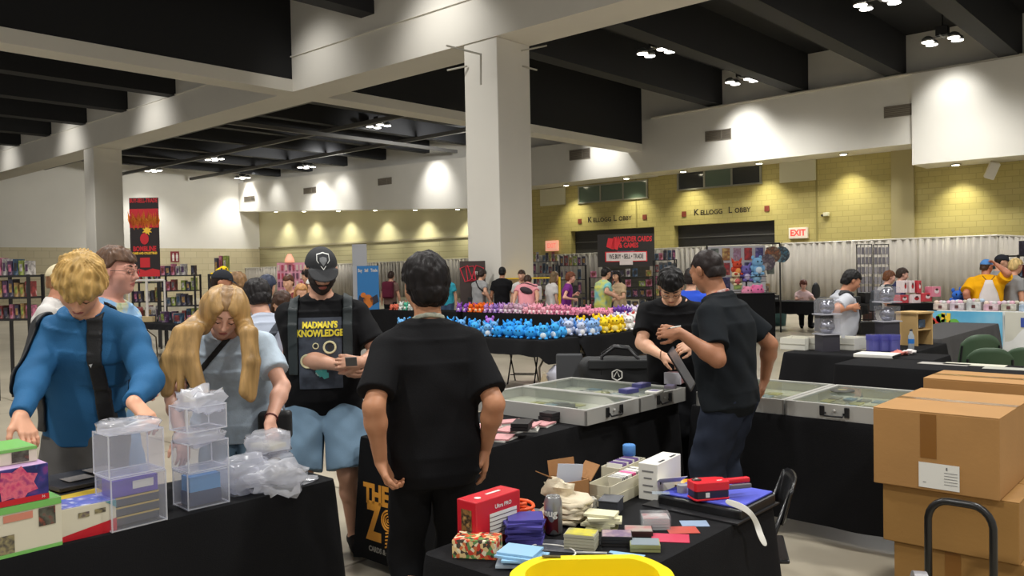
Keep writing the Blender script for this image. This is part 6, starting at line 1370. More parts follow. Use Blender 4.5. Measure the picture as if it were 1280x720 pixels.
for sx in (-.24, .24):
    for sy in (.08, .76): MB().lathe([(.02, -.018), (.07, -.018), (.075, 0), (.07, .018), (.02, .018)], (sx, sy, .078), 18, rot=Matrix.Rotation(PI / 2, 3, 'Y')).build('wheel', M('wheel_grey', (70, 70, 72), .6), ht, smooth=True)
tpn = thing('tape_gun', 'grey tape roll at the bottom edge in front of the hand truck', 'tape', PD(1150, 722, 2.9), .5); tpn.location.z = .0; MB().lathe([(.03, 0), (.03, .50), (.035, .52)], n=14).build('stand', blk, tpn); MB().lathe([(.022, -.022), (.05, -.022), (.05, .022), (.022, .022)], (0, 0, .565), 20, rot=Matrix.Rotation(PI / 2, 3, 'Y')).build('roll', M('roll_ash', (120, 118, 122), .35), tpn, smooth=False)
YAW = -_y
ORD = 'first second third fourth fifth sixth seventh eighth ninth tenth eleventh twelfth'.split()
# ---------------------------------------------------------------- pipe and drape along the back
drm = M('drape_grey', (176, 170, 160), .85, var=.04, vscale=2); polem = M('pole_white', (206, 202, 194), .4, .3)
def drape(label, a, b, ya, yb, w=2.9):
    """run of curtains between two hall points, tops given by image rows"""
    t = thing('pipe_and_drape', label, 'curtain', (a[0], a[1], 0)); L = math.hypot(b[0] - a[0], b[1] - a[1]); t.rotation_euler = (0, 0, math.atan2(b[1] - a[1], b[0] - a[0])); n = max(1, round(L / w)); p = L / n
    for k in range(n):
        m = MB(); v = []; c = int(p / .055)
        for i in range(c + 1):
            x = k * p + p * i / c; y = .045 * math.sin(x * 21 + 1.5 * math.sin(x * 3.1)) + .02 * math.sin(x * 47 + k); zt = ya + (yb - ya) * x / L
            v += [(x, y, zt - .02), (x, y * 1.25, zt * .5), (x, y * 1.4, .03)]
        f = []
        for i in range(c):
            for j in range(2): f.append((3 * i + j, 3 * i + j + 1, 3 * i + 4 + j, 3 * i + 3 + j))
        mesh_obj('curtain', v, f, drm, t, smooth=True, solid=.004)
        MB().tube([(k * p, .09, 0), (k * p, .09, ya + (yb - ya) * k / n)], .025, 8).build('upright', polem, t)
    MB().tube([(0, .0, ya), (L, 0, yb)], .03, 8).build('crossbar', polem, t); return t
def dpt(px, py, Y=34.3): return PY(px, py, Y)
def drun(label, p0, p1, Y=34.3):
    a, b = dpt(*p0, Y), dpt(*p1, Y); return drape(label, a, b, a[2], b[2])
drun('long grey curtain run along the far back wall, left of the white column', (252, 337.5), (600, 322.5))
drun('grey curtain run between the white column and the black vendor backdrop', (640, 321.5), (752, 316))
drun('grey curtain run behind the cropped-haired person, right of the vendor backdrop', (812, 311.5), (905, 307.5))
drun('grey curtain run behind the wire grid racks', (905, 307.5), (1247, 294))
a, b = dpt(1247, 294), dpt(1330, 297.5, 31.5); drape('grey curtain turning towards us at the right edge', a, b, a[2], b[2])
# ---------------------------------------------------------------- things on the back wall
Yw = hs(31) - .02
def wall_at(px, py): return PY(px, py, Yw)
def wbox(name, label, cat, r, depth, mats, part='panel', z=0):
    a, b = wall_at(r[0], r[3]), wall_at(r[2], r[1]); t = thing(name, label, cat, ((a[0] + b[0]) / 2, Yw, (a[2] + b[2]) / 2)); w, h = b[0] - a[0], b[2] - a[2]
    MB().box((0, -depth / 2, 0), (w, depth, h)).build(part, mats, t, bevel=.01); return t, w, h
pan = M('panel_white', (208, 204, 176), .7)
wbox('acoustic_panel', 'blank cream wall panel left of the left clerestory window', 'panel', (676, 234, 707, 258), .06, pan)
wbox('acoustic_panel', 'blank white wall panel right of the right clerestory window', 'panel', (975, 199, 1020, 229), .06, pan)
t, w, h = wbox('exit_sign', 'white exit sign with red letters on the yellow block wall', 'exit sign', (987.5, 284, 1010.5, 298.5), .14, M('sign_white', (226, 214, 196), .5, emit=.15), 'housing'); MB().text('EXIT', h * .80, (0, -.145, -.0), RX90, 0, .012, sx=.88).build('letters', M('exit_red', (236, 70, 60), .5, emit=.5), t)
t, w, h = wbox('exit_sign', 'pinkish lit exit sign left of the black vendor backdrop', 'exit sign', (683.5, 300.5, 698.5, 314), .12, M('sign_rose', (240, 170, 144), .5, emit=.5), 'housing'); MB().text('EXIT', h * .62, (0, -.125, 0), RX90, 0, .008, sx=.85).build('letters', M('exit_rose', (246, 130, 112), .5, emit=.6), t)
p = wall_at(1034, 268); t = thing('wall_camera', 'small white camera box on the yellow block wall', 'camera', p); MB().box((0, -.1, 0), (.22, .2, .16)).build('housing', pan, t, bevel=.02); MB().lathe([(.05, 0), (.05, .06)], (-.16, -.1, -.04), 10, rot=RX90).build('lens', blk, t)
p = PY(1240, 213, hs(30.3)); t = thing('wall_mounted_loudspeaker', 'white loudspeaker angled down under the bulkhead at the right', 'loudspeaker', p, .4); MB().box((0, 0, 0), (.34, .30, .62), Matrix.Rotation(.35, 3, 'Y') @ Matrix.Rotation(.3, 3, 'X')).build('cabinet', M('speaker_white', (214, 210, 198), .5), t, bevel=.03); MB().tube([(.05, .1, .1), (.1, .2, .22)], .03, 6).build('bracket', polem, t)
p = PX(218.5, 321, -51 * KS + .03); t = thing('restroom_sign', 'maroon sign with two white figures on the far left wall', 'sign', p, R90); w, h = .62, .78
MB().box((0, -.02, 0), (w, .04, h)).build('plate', M('sign_maroon', (126, 34, 44), .5), t)
m = MB()
for x in (-.14, .14): m.ball((x, -.045, .20), (.05, .008, .05), 10).box((x, -.045, .02), (.15, .008, .24)).box((x - .035, -.045, -.19), (.05, .008, .22)).box((x + .035, -.045, -.19), (.05, .008, .22))
m.build('figures', white_p, t)
# rods on the near column
t = thing('bracket_rail', 'thin pale rods sticking out at the head of the square white column', 'bracket', (0, 0, 0)); 
for (a, b, d0, d1) in (((558, 57), (601, 68), 19.2, 18.9), ((601, 67), (601, 106), 18.88, 18.88), ((559, 88), (584, 82.5), 20.4, 20.3), ((652, 63.5), (683, 57), 20.0, 20.6), ((652, 82.5), (671, 87.5), 20.4, 20.0)):
    MB().tube([PD(*a, d0), PD(*b, d1)], .022, 6).build('rod', M('rod_grey', (176, 172, 160), .4), t)
# ---------------------------------------------------------------- banners
def board(name, label, cat, r, dep, mat, frame=None, rz=None):
    """upright printed sheet facing the room; r = image box, dep = distance"""
    a, b = PD(r[0], r[3], dep), PD(r[2], r[1], dep); t = thing(name, label, cat, ((a[0] + b[0]) / 2, (a[1] + b[1]) / 2, 0), rz if rz is not None else YAW); w = (r[2] - r[0]) / FOC * dep; h = b[2] - a[2]; zc = (a[2] + b[2]) / 2 + 0
    MB().box((0, 0, zc), (w, .03, h)).build('sheet', mat, t); return t, w, h, zc
def flat(t, z, items, mats, name, y=-.02):
    """polygons on the front of a board"""
    m = MB()
    for it, mi in items: k = len(it); m._add([(x, y, z + q) for x, q in it], [list(range(k))], mi)
    return m.build(name, mats, t)
t, w, h, zc = board('banner', 'tall black banner with flames and a red emblem, on a white pipe stand', 'banner', (163, 247, 199, 346), 17.2, M('banner_black', (34, 24, 26), .6)); bR = M('banner_red', (196, 34, 44), .6); bO = M('flame_orange', (236, 130, 30), .6); bY = M('flame_yellow', (244, 196, 60), .6)
rr = np.random.RandomState(8); it = []
it.append(([(-w / 2, h * .36), (w / 2, h * .36), (w / 2, h * .12), (-w / 2, h * .12)], 0))
for k in range(26):
    x = -w / 2 + w * k / 25; hh = .10 + .14 * rr.rand(); it.append(([(x - .03, h * .20), (x + .03, h * .20), (x + .02 * rr.randn(), h * .20 + hh)], 1)); it.append(([(x - .03, h * .22), (x, h * .22 - .10 - .12 * rr.rand()), (x + .03, h * .22)], 1)); it.append(([(x - .018, h * .21), (x + .018, h * .21), (x, h * .21 + hh * .55)], 2)) if k % 2 else None
it.append(([(-w / 2, -h * .42), (-w * .2, -h * .40), (0, -h * .425), (w * .25, -h * .40), (w / 2, -h * .42), (w / 2, -h / 2), (-w / 2, -h / 2)], 0)); it.append(([(-w * .17, -h * .26), (w * .17, -h * .26), (w * .17, -h * .385), (-w * .17, -h * .385)], 0))
n = 16; it.append(([(.0 + .055 * (1 + (i % 2)) * math.cos(a) + .06, h * .085 + .055 * (1 + (i % 2)) * math.sin(a)) for i, a in enumerate(np.linspace(0, 2 * PI, n + 1)[:-1])], 2)); it.append(([(.09 * math.cos(a), -h * .02 + .12 * math.sin(a)) for a in np.linspace(0, 2 * PI, 14)[:-1]], 0))
it = [(p_, m_) for p_, m_ in it]; flat(t, zc, it, [bR, bO, bY], 'flames'); MB().text('BUY-SELL-TRADE', .115, (0, -.02, zc + h * .462), RX90, 0, .004, ext=0, sx=.66).text('BOMBLINE', .14, (0, -.02, zc - h * .15), RX90, 0, .006, ext=0, sx=.72).build('red_lettering', bR, t); MB().text('GAMES AND COLLECTIBLES', .062, (0, -.02, zc - h * .205), RX90, 0, .003, ext=0, sx=.66).build('yellow_lettering', bY, t)
MB().tube([(0, .02, .74), (0, .02, zc + h / 2)], .03, 8).tube([(-w * .62, .02, zc - h * .55), (w * .62, .02, zc - h * .55)], .025, 8).tube([(-w * .62, .02, .74), (-w * .62, .02, zc - h * .55)], .02, 8).tube([(w * .62, .02, .74), (w * .62, .02, zc - h * .55)], .02, 8).build('stand', M('pvc_white', (212, 206, 200), .4), t); MB().box((0, 0, .80), (.3, .2, .11)).build('base', M('pale_wood', (200, 176, 130), .6), t)
t, w, h, zc = board('banner', 'blue vendor banner with an orange winged shape', 'banner', (447, 332, 474, 416), 24, M('banner_blue', (56, 132, 200), .6)); MB().text('Buy   Sell   Trade', .13, (0, -.02, zc + h * .43), RX90, 0, .004, ext=0, sx=.62).build('white_lettering', white_p, t)
og = M('drake_orange', (226, 130, 50), .6); flat(t, zc, [([(-.26, .12), (-.05, .02), (-.12, -.18), (-.3, -.1)], 1), ([(.26, .14), (.05, .02), (.12, -.18), (.3, -.08)], 1), ([(.14 * math.cos(a), -.06 + .2 * math.sin(a)) for a in np.linspace(0, 2 * PI, 12)[:-1]], 0), ([(-.14 + .08 * math.cos(a), .12 + .08 * math.sin(a)) for a in np.linspace(0, 2 * PI, 10)[:-1]], 0)], [og, M('wing_navy', (50, 52, 70), .6)], 'winged_shape', -.02)
t, w, h, zc = board('white_pillar', 'slim white pillar panel behind the blue banner', 'panel', (441, 305, 459, 385), 25.5, M('pillar_white', (206, 208, 214), .6))
t, w, h, zc = board('banner', 'dark brown banner with three red playing-card outlines', 'banner', (575, 326, 607, 384), 19.85, M('banner_brown', (66, 54, 50), .6)); m = MB(); rc = M('card_red', (214, 54, 74), .6)
for cx, an in ((-.15, .35), (-.04, .12), (.12, -.35)):
    R_2 = Matrix.Rotation(an, 2); pts = []
    for sx, sz in ((-1, -1), (1, -1), (1, 1), (-1, 1)): q = R_2 @ Vector((sx * .095, sz * .17)); pts.append((cx + q.x, -.025, zc + .25 + q.y))
    m.tube(pts, .016, 5, closed=True)
m.build('card_outlines', rc, t); MB().text('TCG', .12, (.13, -.03, zc + .25), Matrix.Rotation(-.0, 3, 'Y') @ RX90, 0, .004, ext=0, sx=.7).build('lettering', white_p, t)
# black vendor backdrop
t, w, h, zc = board('hanging_backdrop', 'black vendor backdrop reading we buy, sell, trade, hung in front of the left roller door', 'backdrop', (747, 292, 818, 334), 34.5, M('backdrop_black', (42, 38, 36), .7))
MB().text('WONDER CARDS', .30, (w * .14, -.02, zc + h * .34), RX90, 0, .008, ext=0, sx=.62, shear=.1).text('& GAMES', .28, (w * .05, -.02, zc + h * .15), RX90, 0, .008, ext=0, sx=.7).build('red_lettering', M('lettering_red', (224, 44, 54), .6), t)
flat(t, zc, [([(-.62 - .0, .12), (-.36, .02), (-.20, .44), (-.5, .58)], 0), ([(-.82, .16), (-.52, .04), (-.46, .50), (-.74, .52)], 0), ([(-.36, -.20), (.36, -.20), (.36, .0 - .02), (-.36, -.02)], 2)], [M('lettering_red'), white_p, mottled('pic_row', [(130, 110, 110), (60, 80, 120), (170, 150, 150)], 8, .5)], 'emblem')
MB().box((0, -.02, zc - h * .19), (w * .70, .02, h * .26)).box((.0, -.02, zc - h * .38), (w * .23, .02, h * .13)).build('white_strip', M('strip_white', (226, 214, 210), .6), t); MB().text('WE BUY • SELL • TRADE', .27, (0, -.034, zc - h * .19), RX90, 0, .006, ext=0, sx=.50).build('dark_lettering', M('ink_dark', (50, 44, 44), .6), t)
MB().box((0, -.016, zc - h * .19), (w * .74, .01, h * .31)).build('red_border', M('lettering_red'), t)
# ---------------------------------------------------------------- racks with goods
GC = [(150, 60, 60), (196, 190, 186), (70, 66, 90), (120, 120, 124), (90, 60, 100), (190, 150, 90), (60, 90, 120), (206, 120, 150), (160, 176, 80), (50, 46, 50)]
GN = ['red', 'pale', 'slate', 'grey', 'plum', 'tan', 'blue', 'pink', 'lime', 'black']
SH = {2: ['lower', 'upper'], 3: ['bottom', 'middle', 'top'], 4: ['bottom', 'lower middle', 'upper middle', 'top'], 5: ['bottom', 'second', 'middle', 'fourth', 'top']}
GM = []
for i, c in enumerate(GC): GM.append(mottled('goods_%d' % i, [c, tuple(int(v * .6) for v in c), c, (200, 196, 190)], 9, .45))
def rack(label, r, dep, n, mat, goods, seed, gl, wire=False, rz=None, dd=.35, cat='shelf', name='display_rack', zb=None):
    a, b = PD(r[0], r[3], dep), PD(r[2], r[1], dep); t = thing(name, label, cat, ((a[0] + b[0]) / 2, (a[1] + b[1]) / 2, 0), rz if rz is not None else YAW); w = (r[2] - r[0]) / FOC * dep; z1 = b[2]; z0 = a[2] if zb is None else zb
    m = MB()
    for sx in (-1, 1):
        for sy in (0, dd): MB().bb((sx * w / 2 - .02, sy - .015, 0 if zb is None else z0), (sx * w / 2 + .02, sy + .015, z1)).build('post', mat, t)
    zs2 = np.linspace(z0, z1 - .02, n)
    for z in zs2: MB().bb((-w / 2, -.01, z - .015), (w / 2, dd + .01, z + .012)).build('shelf', mat, t)
    r_ = np.random.RandomState(seed); k = max(1, int(goods)); hgt = (zs2[1] - zs2[0]) if n > 1 else .4
    if k > 1:
        for zi, z in enumerate(zs2):
            for i in range(k):
                if r_.rand() < .14: continue
                gw = w / k * (.6 + .3 * r_.rand()); gh = min(hgt * (.5 + .35 * r_.rand()), .42); lx = -w / 2 + w * (i + .5) / k; c = Vector((lx, dd * .35, z + .013)); c.rotate(t.rotation_euler); gi = r_.randint(len(GM))
                g = thing('boxed_toy', '%s box, place %s from left, %s shelf, %s' % (GN[gi], ORD[i], SH[n][zi], gl), 'boxed goods', t.location + c, t.rotation_euler.z, 'goods on the ' + gl); MB().box((0, 0, gh / 2), (gw, dd * .5, gh)).build('carton', GM[gi], g); MB().box((0, -dd * .25 - .003, gh * .5), (gw * .6, .004, gh * .5)).build('front_print', GM[(gi + 3) % 10], g)
    return t
rk = M('rack_black', (28, 27, 28), .5)
rack('black rack with boxed toys right of the flame banner', (200, 343, 244, 402), 19.2, 4, rk, 7, 1, 'rack right of the flame banner')
rack('low black rack with boxed toys behind the flame banner stand', (166, 352, 198, 402), 19.6, 3, rk, 6, 2, 'rack behind the flame banner')
rack('black rack with toys at the far left edge', (-6, 343, 36, 400), 11.5, 3, rk, 6, 3, 'rack at the far left edge')
rack('grey goods rack left of the vendor backdrop, against the curtain', (659, 326, 698, 385), 30, 5, M('rack_grey', (70, 70, 74), .5), 10, 4, 'grey rack against the curtain')
rack('black rack with violet goods behind the purple top', (700, 331, 733, 385), 28, 4, rk, 6, 5, 'rack behind the purple top')
rack('wide black rack below the vendor backdrop', (738, 345, 816, 385), 31, 4, rk, 9, 6, 'wide rack below the vendor backdrop')
rack('black rack with pale cartons right of the vendor backdrop', (819, 324, 846, 385), 30, 5, rk, 5, 7, 'rack right of the vendor backdrop')
rack('black shelf unit at the right edge of the photo', (1273, 318, 1296, 400), 15.8, 4, rk, 3, 8, 'shelf unit at the right edge')
rack('yellow-topped counter beside the white column', (633, 346, 700, 392), 19.8, 2, M('counter_yellow', (236, 196, 30), .5), 0, 9, '', dd=.5, name='display_counter', cat='counter')
rack('black stand with violet boxes, left of the curly light brown hair', (262, 342, 284, 402), 15.5, 3, rk, 4, 10, 'stand with the yellow plush animal')
# pink display wall
t, w, h, zc = board('display_wall', 'pink display wall hung with rows of small packets', 'display wall', (347, 328, 384, 390), 22, M('wall_pink', (216, 150, 170), .6)); m = MB(); r_ = np.random.RandomState(3)
for i in range(8):
    for j in range(4): m.box((-w / 2 + w * (i + .5) / 8, -.03, zc + h * .40 - j * .22), (w / 8 * .55, .03, .15), mi=r_.randint(3))
m.build('packets', [M('packet_rose', (176, 70, 90), .5), M('packet_plum', (110, 70, 90), .5), M('packet_cream', (214, 190, 180), .5)], t)
t = thing('lamp_shade', 'small peach-coloured lit lamp on top of the pink display wall', 'lamp', PD(333 + 0, 326, 22)); t.location = tuple(PD(361 - 29, 328, 22.2)); t.location = tuple(PD(332 + 30, 328, 22.0)); MB().lathe([(.13, 0), (.12, .08), (.05, .22)], n=14).build('shade', M('lamp_peach', (246, 170, 140), .5, emit=.6), t, smooth=True)
# wire grids
for i, (x0, x1, lab) in enumerate(((1071, 1090, 'black wire grid rack hung with cards, left of the pair'), (1092, 1111, 'black wire grid rack hung with cards, right of the pair'))):
    a, b = PD(x0, 374, 19.5), PD(x1, 305, 19.5); t = thing('grid_rack', lab, 'grid rack', ((a[0] + b[0]) / 2, (a[1] + b[1]) / 2, 0), YAW, 'wire grid racks'); w = (x1 - x0) / FOC * 19.5; z1 = b[2]
    m = MB()
    for k in range(5): m.tube([(-w / 2 + w * k / 4, 0, .3), (-w / 2 + w * k / 4, 0, z1)], .012 if k in (0, 4) else .006, 5)
    for k in range(9): m.tube([(-w / 2, 0, .35 + (z1 - .36) * k / 8), (w / 2, 0, .35 + (z1 - .36) * k / 8)], .010 if k in (0, 8, 4) else .005, 5)
    m.build('grid', rk, t); m = MB(); r_ = np.random.RandomState(i)
    for k in range(4):
        for j in range(6): m.box((-w / 2 + w * (k + .5) / 4, -.02, z1 - .16 - .23 * j), (w * .17, .008, .17), mi=r_.randint(2))
    m.build('hung_cards', [M('hung_pale', (176, 172, 180), .4), M('hung_ash', (140, 136, 146), .4)], t); MB().box((0, .05, .15), (w, .5, .3)).build('base', rk, t)
# poster wall
a, b = PD(884, 352, 20.5), PD(975, 304, 20.5); t = thing('poster_wall', 'white poster wall covered with small colourful art prints', 'poster wall', ((a[0] + b[0]) / 2, (a[1] + b[1]) / 2, 0), YAW); w = 91 / FOC * 20.5; z1 = b[2]
MB().bb((-w / 2, 0, .9), (w * .30, .03, z1 - .05)).build('board', M('wall_pale', (196, 194, 200), .6), t); MB().tube([(-w / 2, 0, z1), (w * .5, 0, z1)], .02, 6).tube([(w * .5, 0, 0), (w * .5, 0, z1)], .02, 6).tube([(-w / 2, 0, 0), (-w / 2, 0, z1)], .02, 6).build('frame', rk, t)
PC = [[(90, 96, 96), (120, 130, 120), (60, 60, 70)], [(206, 150, 60), (140, 90, 60), (220, 190, 120)], [(190, 160, 190), (150, 110, 130), (214, 200, 200)], [(190, 60, 60), (120, 50, 60), (220, 120, 100)], [(110, 100, 170), (70, 70, 120), (170, 160, 200)], [(70, 66, 110), (50, 50, 80), (110, 100, 150)], [(110, 160, 90), (170, 190, 110), (70, 110, 80)]]
for j in range(3):
    for i in range(6):
        if j == 2 and i > 2: continue
        p = MB(); pw, ph = w * .105, .30; px_ = -w * .47 + w * .152 * (i + .5); p.box((px_, -.012, z1 - .25 - j * .36), (pw, .012, ph)); p.build('art_print', mottled('poster_%d' % ((i + 2 * j) % 7), PC[(i + 2 * j) % 7], 7, .4), t)
for i, (x, y, c, lab) in enumerate(((977, 318, [(96, 176, 210), (60, 60, 66), (150, 200, 220)], 'round blue printed fan hanging off the poster wall frame'), (966, 318, [(206, 120, 70), (90, 70, 60), (220, 190, 160)], 'round orange printed fan hanging off the poster wall frame'), (959, 328, [(150, 130, 140), (80, 70, 80), (200, 190, 190)], 'dark printed fan shape low on the poster wall frame'))):
    q = PD(x, y, 20.3 - .1 * i); f_ = thing('hanging_print', lab, 'print', q, YAW, 'hanging fans'); MB().lathe([(.19, -.008), (.20, 0), (.19, .008)], (0, 0, 0), 18, rot=RX90).build('disc', mottled('fan_%d' % i, c, 5, .5), f_); MB().tube([(0, 0, .19), (0, 0, .30)], .008, 5).build('loop', rk, f_)
# ---------------------------------------------------------------- plush toys
def plush_mesh(kind, col, belly, eye=True):
    m = MB(); 
    if kind == 0: m.ball((0, 0, .065), (.075, .07, .07), 10).ball((0, -.015, .155), (.07, .065, .06), 10).ball((-.05, 0, .215), (.022, .015, .03), 7).ball((.05, 0, .215), (.022, .015, .03), 7)
    elif kind == 1:
        m.ball((0, 0, .06), (.07, .065, .065), 10).ball((0, -.015, .15), (.072, .065, .06), 10)
        for s_ in (-1, 1): m.lathe([(.026, 0), (.016, .045), (.002, .085)], (s_ * .045, 0, .18), 7, rot=Matrix.Rotation(s_ * .45, 3, 'Y'))
    elif kind == 2: m.ball((0, .02, .06), (.08, .10, .06), 10).ball((0, -.085, .085), (.055, .05, .05), 9).ball((0, .13, .06), (.05, .05, .012), 7).ball((-.09, 0, .05), (.05, .03, .012), 7).ball((.09, 0, .05), (.05, .03, .012), 7)
    else: m.ball((0, 0, .085), (.088, .085, .085), 12).ball((-.06, -.02, .15), (.02, .02, .028), 7).ball((.06, -.02, .15), (.02, .02, .028), 7)
    if kind != 2:
        for s_ in (-1, 1): m.ball((s_ * .072, -.02, .085), (.028, .026, .04), 7).ball((s_ * .042, -.055, .018), (.03, .04, .02), 7)
    hz_ = {0: .155, 1: .15, 2: .09, 3: .10}[kind]; hy_ = {0: -.078, 1: -.078, 2: -.132, 3: -.083}[kind]
    m.ball((0, {0: -.055, 1: -.052, 2: -.04, 3: -.035}[kind], .06), (.045, .025, .045), 8, 1)
    for s_ in (-1, 1): m.ball((s_ * .026, hy_, hz_ + .012), (.009, .006, .012), 6, 2)
    return m
PLM = {}
def plush(kind, col, belly, label, group, loc, rz, sc):
    k = (kind, col)
    if k not in PLM:
        o = plush_mesh(kind, col, belly).build('plush_toy', [M('plush_%d_%d_%d' % col, col, .95, bump=.5, bscale=90, var=.08, vscale=20, spec=.1), M('plush_%d_%d_%d' % belly, belly, .95, spec=.1), M('bead_black', (20, 18, 20), .2)], None, smooth=True); PLM[k] = o
    else: o = PLM[k].copy(); COL.objects.link(o)
    o.location = [float(v) for v in loc]; o.rotation_euler = (0, 0, rz); o.scale = (sc,) * 3; tag(o, label, 'plush toy', group)
PK = (232, 150, 172); pr_ = random.Random(12)
def stretch(x0, x1, y0, y1, z, cols, kinds, label, nx, ny, sc=1.0, face=0.0, side=False):
    for j in range(ny):
        for i in range(nx):
            x = x0 + (x1 - x0) * (i + .5 + .2 * (j % 2)) / nx; y = y0 + (y1 - y0) * (j + .5) / ny; q_ = pr_.choice(cols); c, b = q_[:2]; lab = label.replace('{}', q_[2] if len(q_) > 2 else '') + ((', %s column, %s from the back' % (ORD[j], ORD[i])) if side else (', %s row, %s' % (('front', 'second', 'back')[j] if ny > 2 else ('front', 'back')[j], ORD[i])))
            plush(pr_.choice(kinds), c, b, lab, 'plush toys: ' + label.replace('{} ', ''), (x + pr_.uniform(-.008, .008), y + pr_.uniform(-.008, .008), z), face + pr_.uniform(-.45, .45), sc * pr_.uniform(.83, .95))
zt = .745
def cx_(px, y): return PY(px, 390, y)[0]
Yf, Yb = 13.07, 13.62
for p0, p1, cols, kinds, lab, n in ((482, 512, [((96, 190, 160), (230, 230, 220), 'green'), ((226, 120, 96), (236, 220, 210), 'coral'), ((220, 226, 220), (240, 240, 236), 'white')], (0, 3), '{} plush toy, far left of the back table', 5), (566, 581, [((150, 90, 196), (220, 200, 230))], (0, 1), 'purple plush toy left of the orange ones on the back table', 2), (581, 600, [((240, 112, 40), (246, 200, 150))], (0, 1), 'orange plush toy on the back table', 3),
        (600, 625, [((150, 120, 196), (216, 200, 226)), ((190, 140, 206), (230, 210, 236))], (0, 1), 'lilac plush toy right of the orange ones on the back table', 4), (625, 650, [((190, 150, 176), (226, 210, 220)), ((206, 170, 190), (236, 226, 230))], (1, 0), 'mauve plush toy with pointed ears on the back table', 4), (650, 684, [(PK, (246, 214, 220)), ((240, 170, 186), (250, 226, 230))], (0, 1, 3), 'pink plush toy below the pink tee on the back table', 6),
        (684, 722, [(PK, (246, 214, 220)), ((226, 140, 170), (246, 214, 220))], (3, 2, 0), 'pink plush toy below the purple top on the back table', 6), (722, 762, [((236, 150, 186), (248, 220, 228)), (PK, (246, 214, 220))], (3, 2), 'pink plush toy below the tie-dye tee on the back table', 7), (762, 792, [((226, 214, 230), (244, 240, 244), 'white'), ((120, 80, 170), (200, 190, 220), 'violet')], (1, 0), '{} plush toy, right end of the back table', 5)):
    xa, xb = cx_(p0, Yf), cx_(p1, Yf); stretch(xa, xb, Yf, Yb, zt, cols, kinds, lab, n, 2, .98)
BL = [((52, 150, 226), (190, 220, 240)), ((70, 166, 232), (214, 230, 240))]
stretch(-10.1, -8.0, 8.42, 9.02, zt, BL + [((110, 170, 220), (220, 230, 240))], (2, 0, 1), 'blue plush toy, left end of the front tables', 9, 3, 1.0, .4)
stretch(-8.0, -6.98, 8.42, 9.02, zt, BL, (3, 3, 0), 'round blue plush toy, corner of the front tables', 5, 3, 1.05, .4)
plush(3, (40, 40, 44), (80, 80, 84), 'black plush toy among the blue ones', None, (-7.95, 9.06, zt), .4, 1.05); plush(0, (170, 110, 200), (220, 200, 230), 'single lilac plush toy behind the blue ones', None, (-8.6, 9.08, zt), .4, 1.05)
stretch(-7.55, -6.90, 9.16, 9.66, zt, [((136, 176, 226), (224, 232, 240)), ((96, 150, 220), (214, 226, 240)), ((190, 200, 226), (240, 240, 244))], (0, 1), 'pale blue plush toy left of the yellow ones', 3, 3, 1.05, .9, True)
stretch(-7.55, -6.90, 9.70, 10.30, zt, [((240, 206, 50), (246, 226, 130)), ((236, 196, 40), (246, 226, 130))], (1, 3, 0), 'yellow plush toy on the front tables', 3, 3, 1.12, .9, True)
stretch(-7.55, -6.90, 10.34, 10.98, zt, [((232, 230, 228), (246, 244, 242)), ((236, 226, 224), (230, 120, 120))], (1, 0), 'white plush toy right of the yellow ones', 3, 3, 1.12, .9, True)
stretch(-7.55, -6.90, 11.02, 11.40, zt, [((206, 140, 80), (240, 220, 190), 'brown'), ((196, 80, 70), (236, 210, 190), 'red')], (0, 1), '{} plush toy beyond the white ones', 3, 2, 1.1, .9, True)
t = PD(278, 343, 15.3); plush(2, (240, 204, 40), (246, 220, 110), 'large yellow plush animal lying on top of the stand by the curly hair', None, (t[0], t[1], t[2] - .06), 1.2, 1.6)
# plush and stand in front of the poster wall
a = PD(947, 378, 18.6); t = thing('plinth', 'black draped plinth under the plush toys by the poster wall', 'plinth', (a[0], a[1], 0), YAW); MB().box((-.1, 0, .52), (.85, .5, 1.04)).build('block', clothm, t, bevel=.03); MB().box((-.1, 0, 1.05), (.88, .53, .02)).build('top', rk, t)
for (px, py, k, c, b, s_, lab) in ((946, 372, 3, (232, 120, 170), (246, 200, 220), 1.7, 'bright pink plush toy on the black plinth'), (934, 372, 3, (236, 150, 180), (246, 214, 220), 1.5, 'paler pink plush toy leaning on the bright pink one'), (920, 357, 0, (240, 220, 180), (230, 120, 120), 1.6, 'cream plush toy low in the heap by the poster wall'), (921, 344, 1, (206, 80, 60), (236, 160, 90), 1.6, 'red plush toy in front of the poster wall'), (932, 352, 1, (120, 110, 180), (200, 190, 220), 1.8, 'violet plush toy in front of the poster wall'), (946, 344, 0, (130, 180, 220), (210, 226, 236), 1.9, 'big sky-blue plush toy high in the heap by the poster wall'), (944, 354, 3, (150, 196, 226), (226, 232, 236), 1.5, 'pale blue plush toy under the big sky-blue one')):
    q = PD(px, py, 18.6 + (0 if py > 365 else .68)); plush(k, c, b, lab, None, q, YAW + .2, s_)
t = thing('plush_rack', 'thin black stand carrying the plush heap by the poster wall', 'stand', (PD(933, 360, 19.35)[0], PD(933, 360, 19.35)[1], 0), YAW); MB().tube([(0, 0, 0), (0, 0, 1.62)], .02, 6).build('pole', rk, t)
for z in (1.08, 1.30, 1.42): MB().bb((-.42, -.2, z - .01), (.42, .12, z)).build('shelf', rk, t)
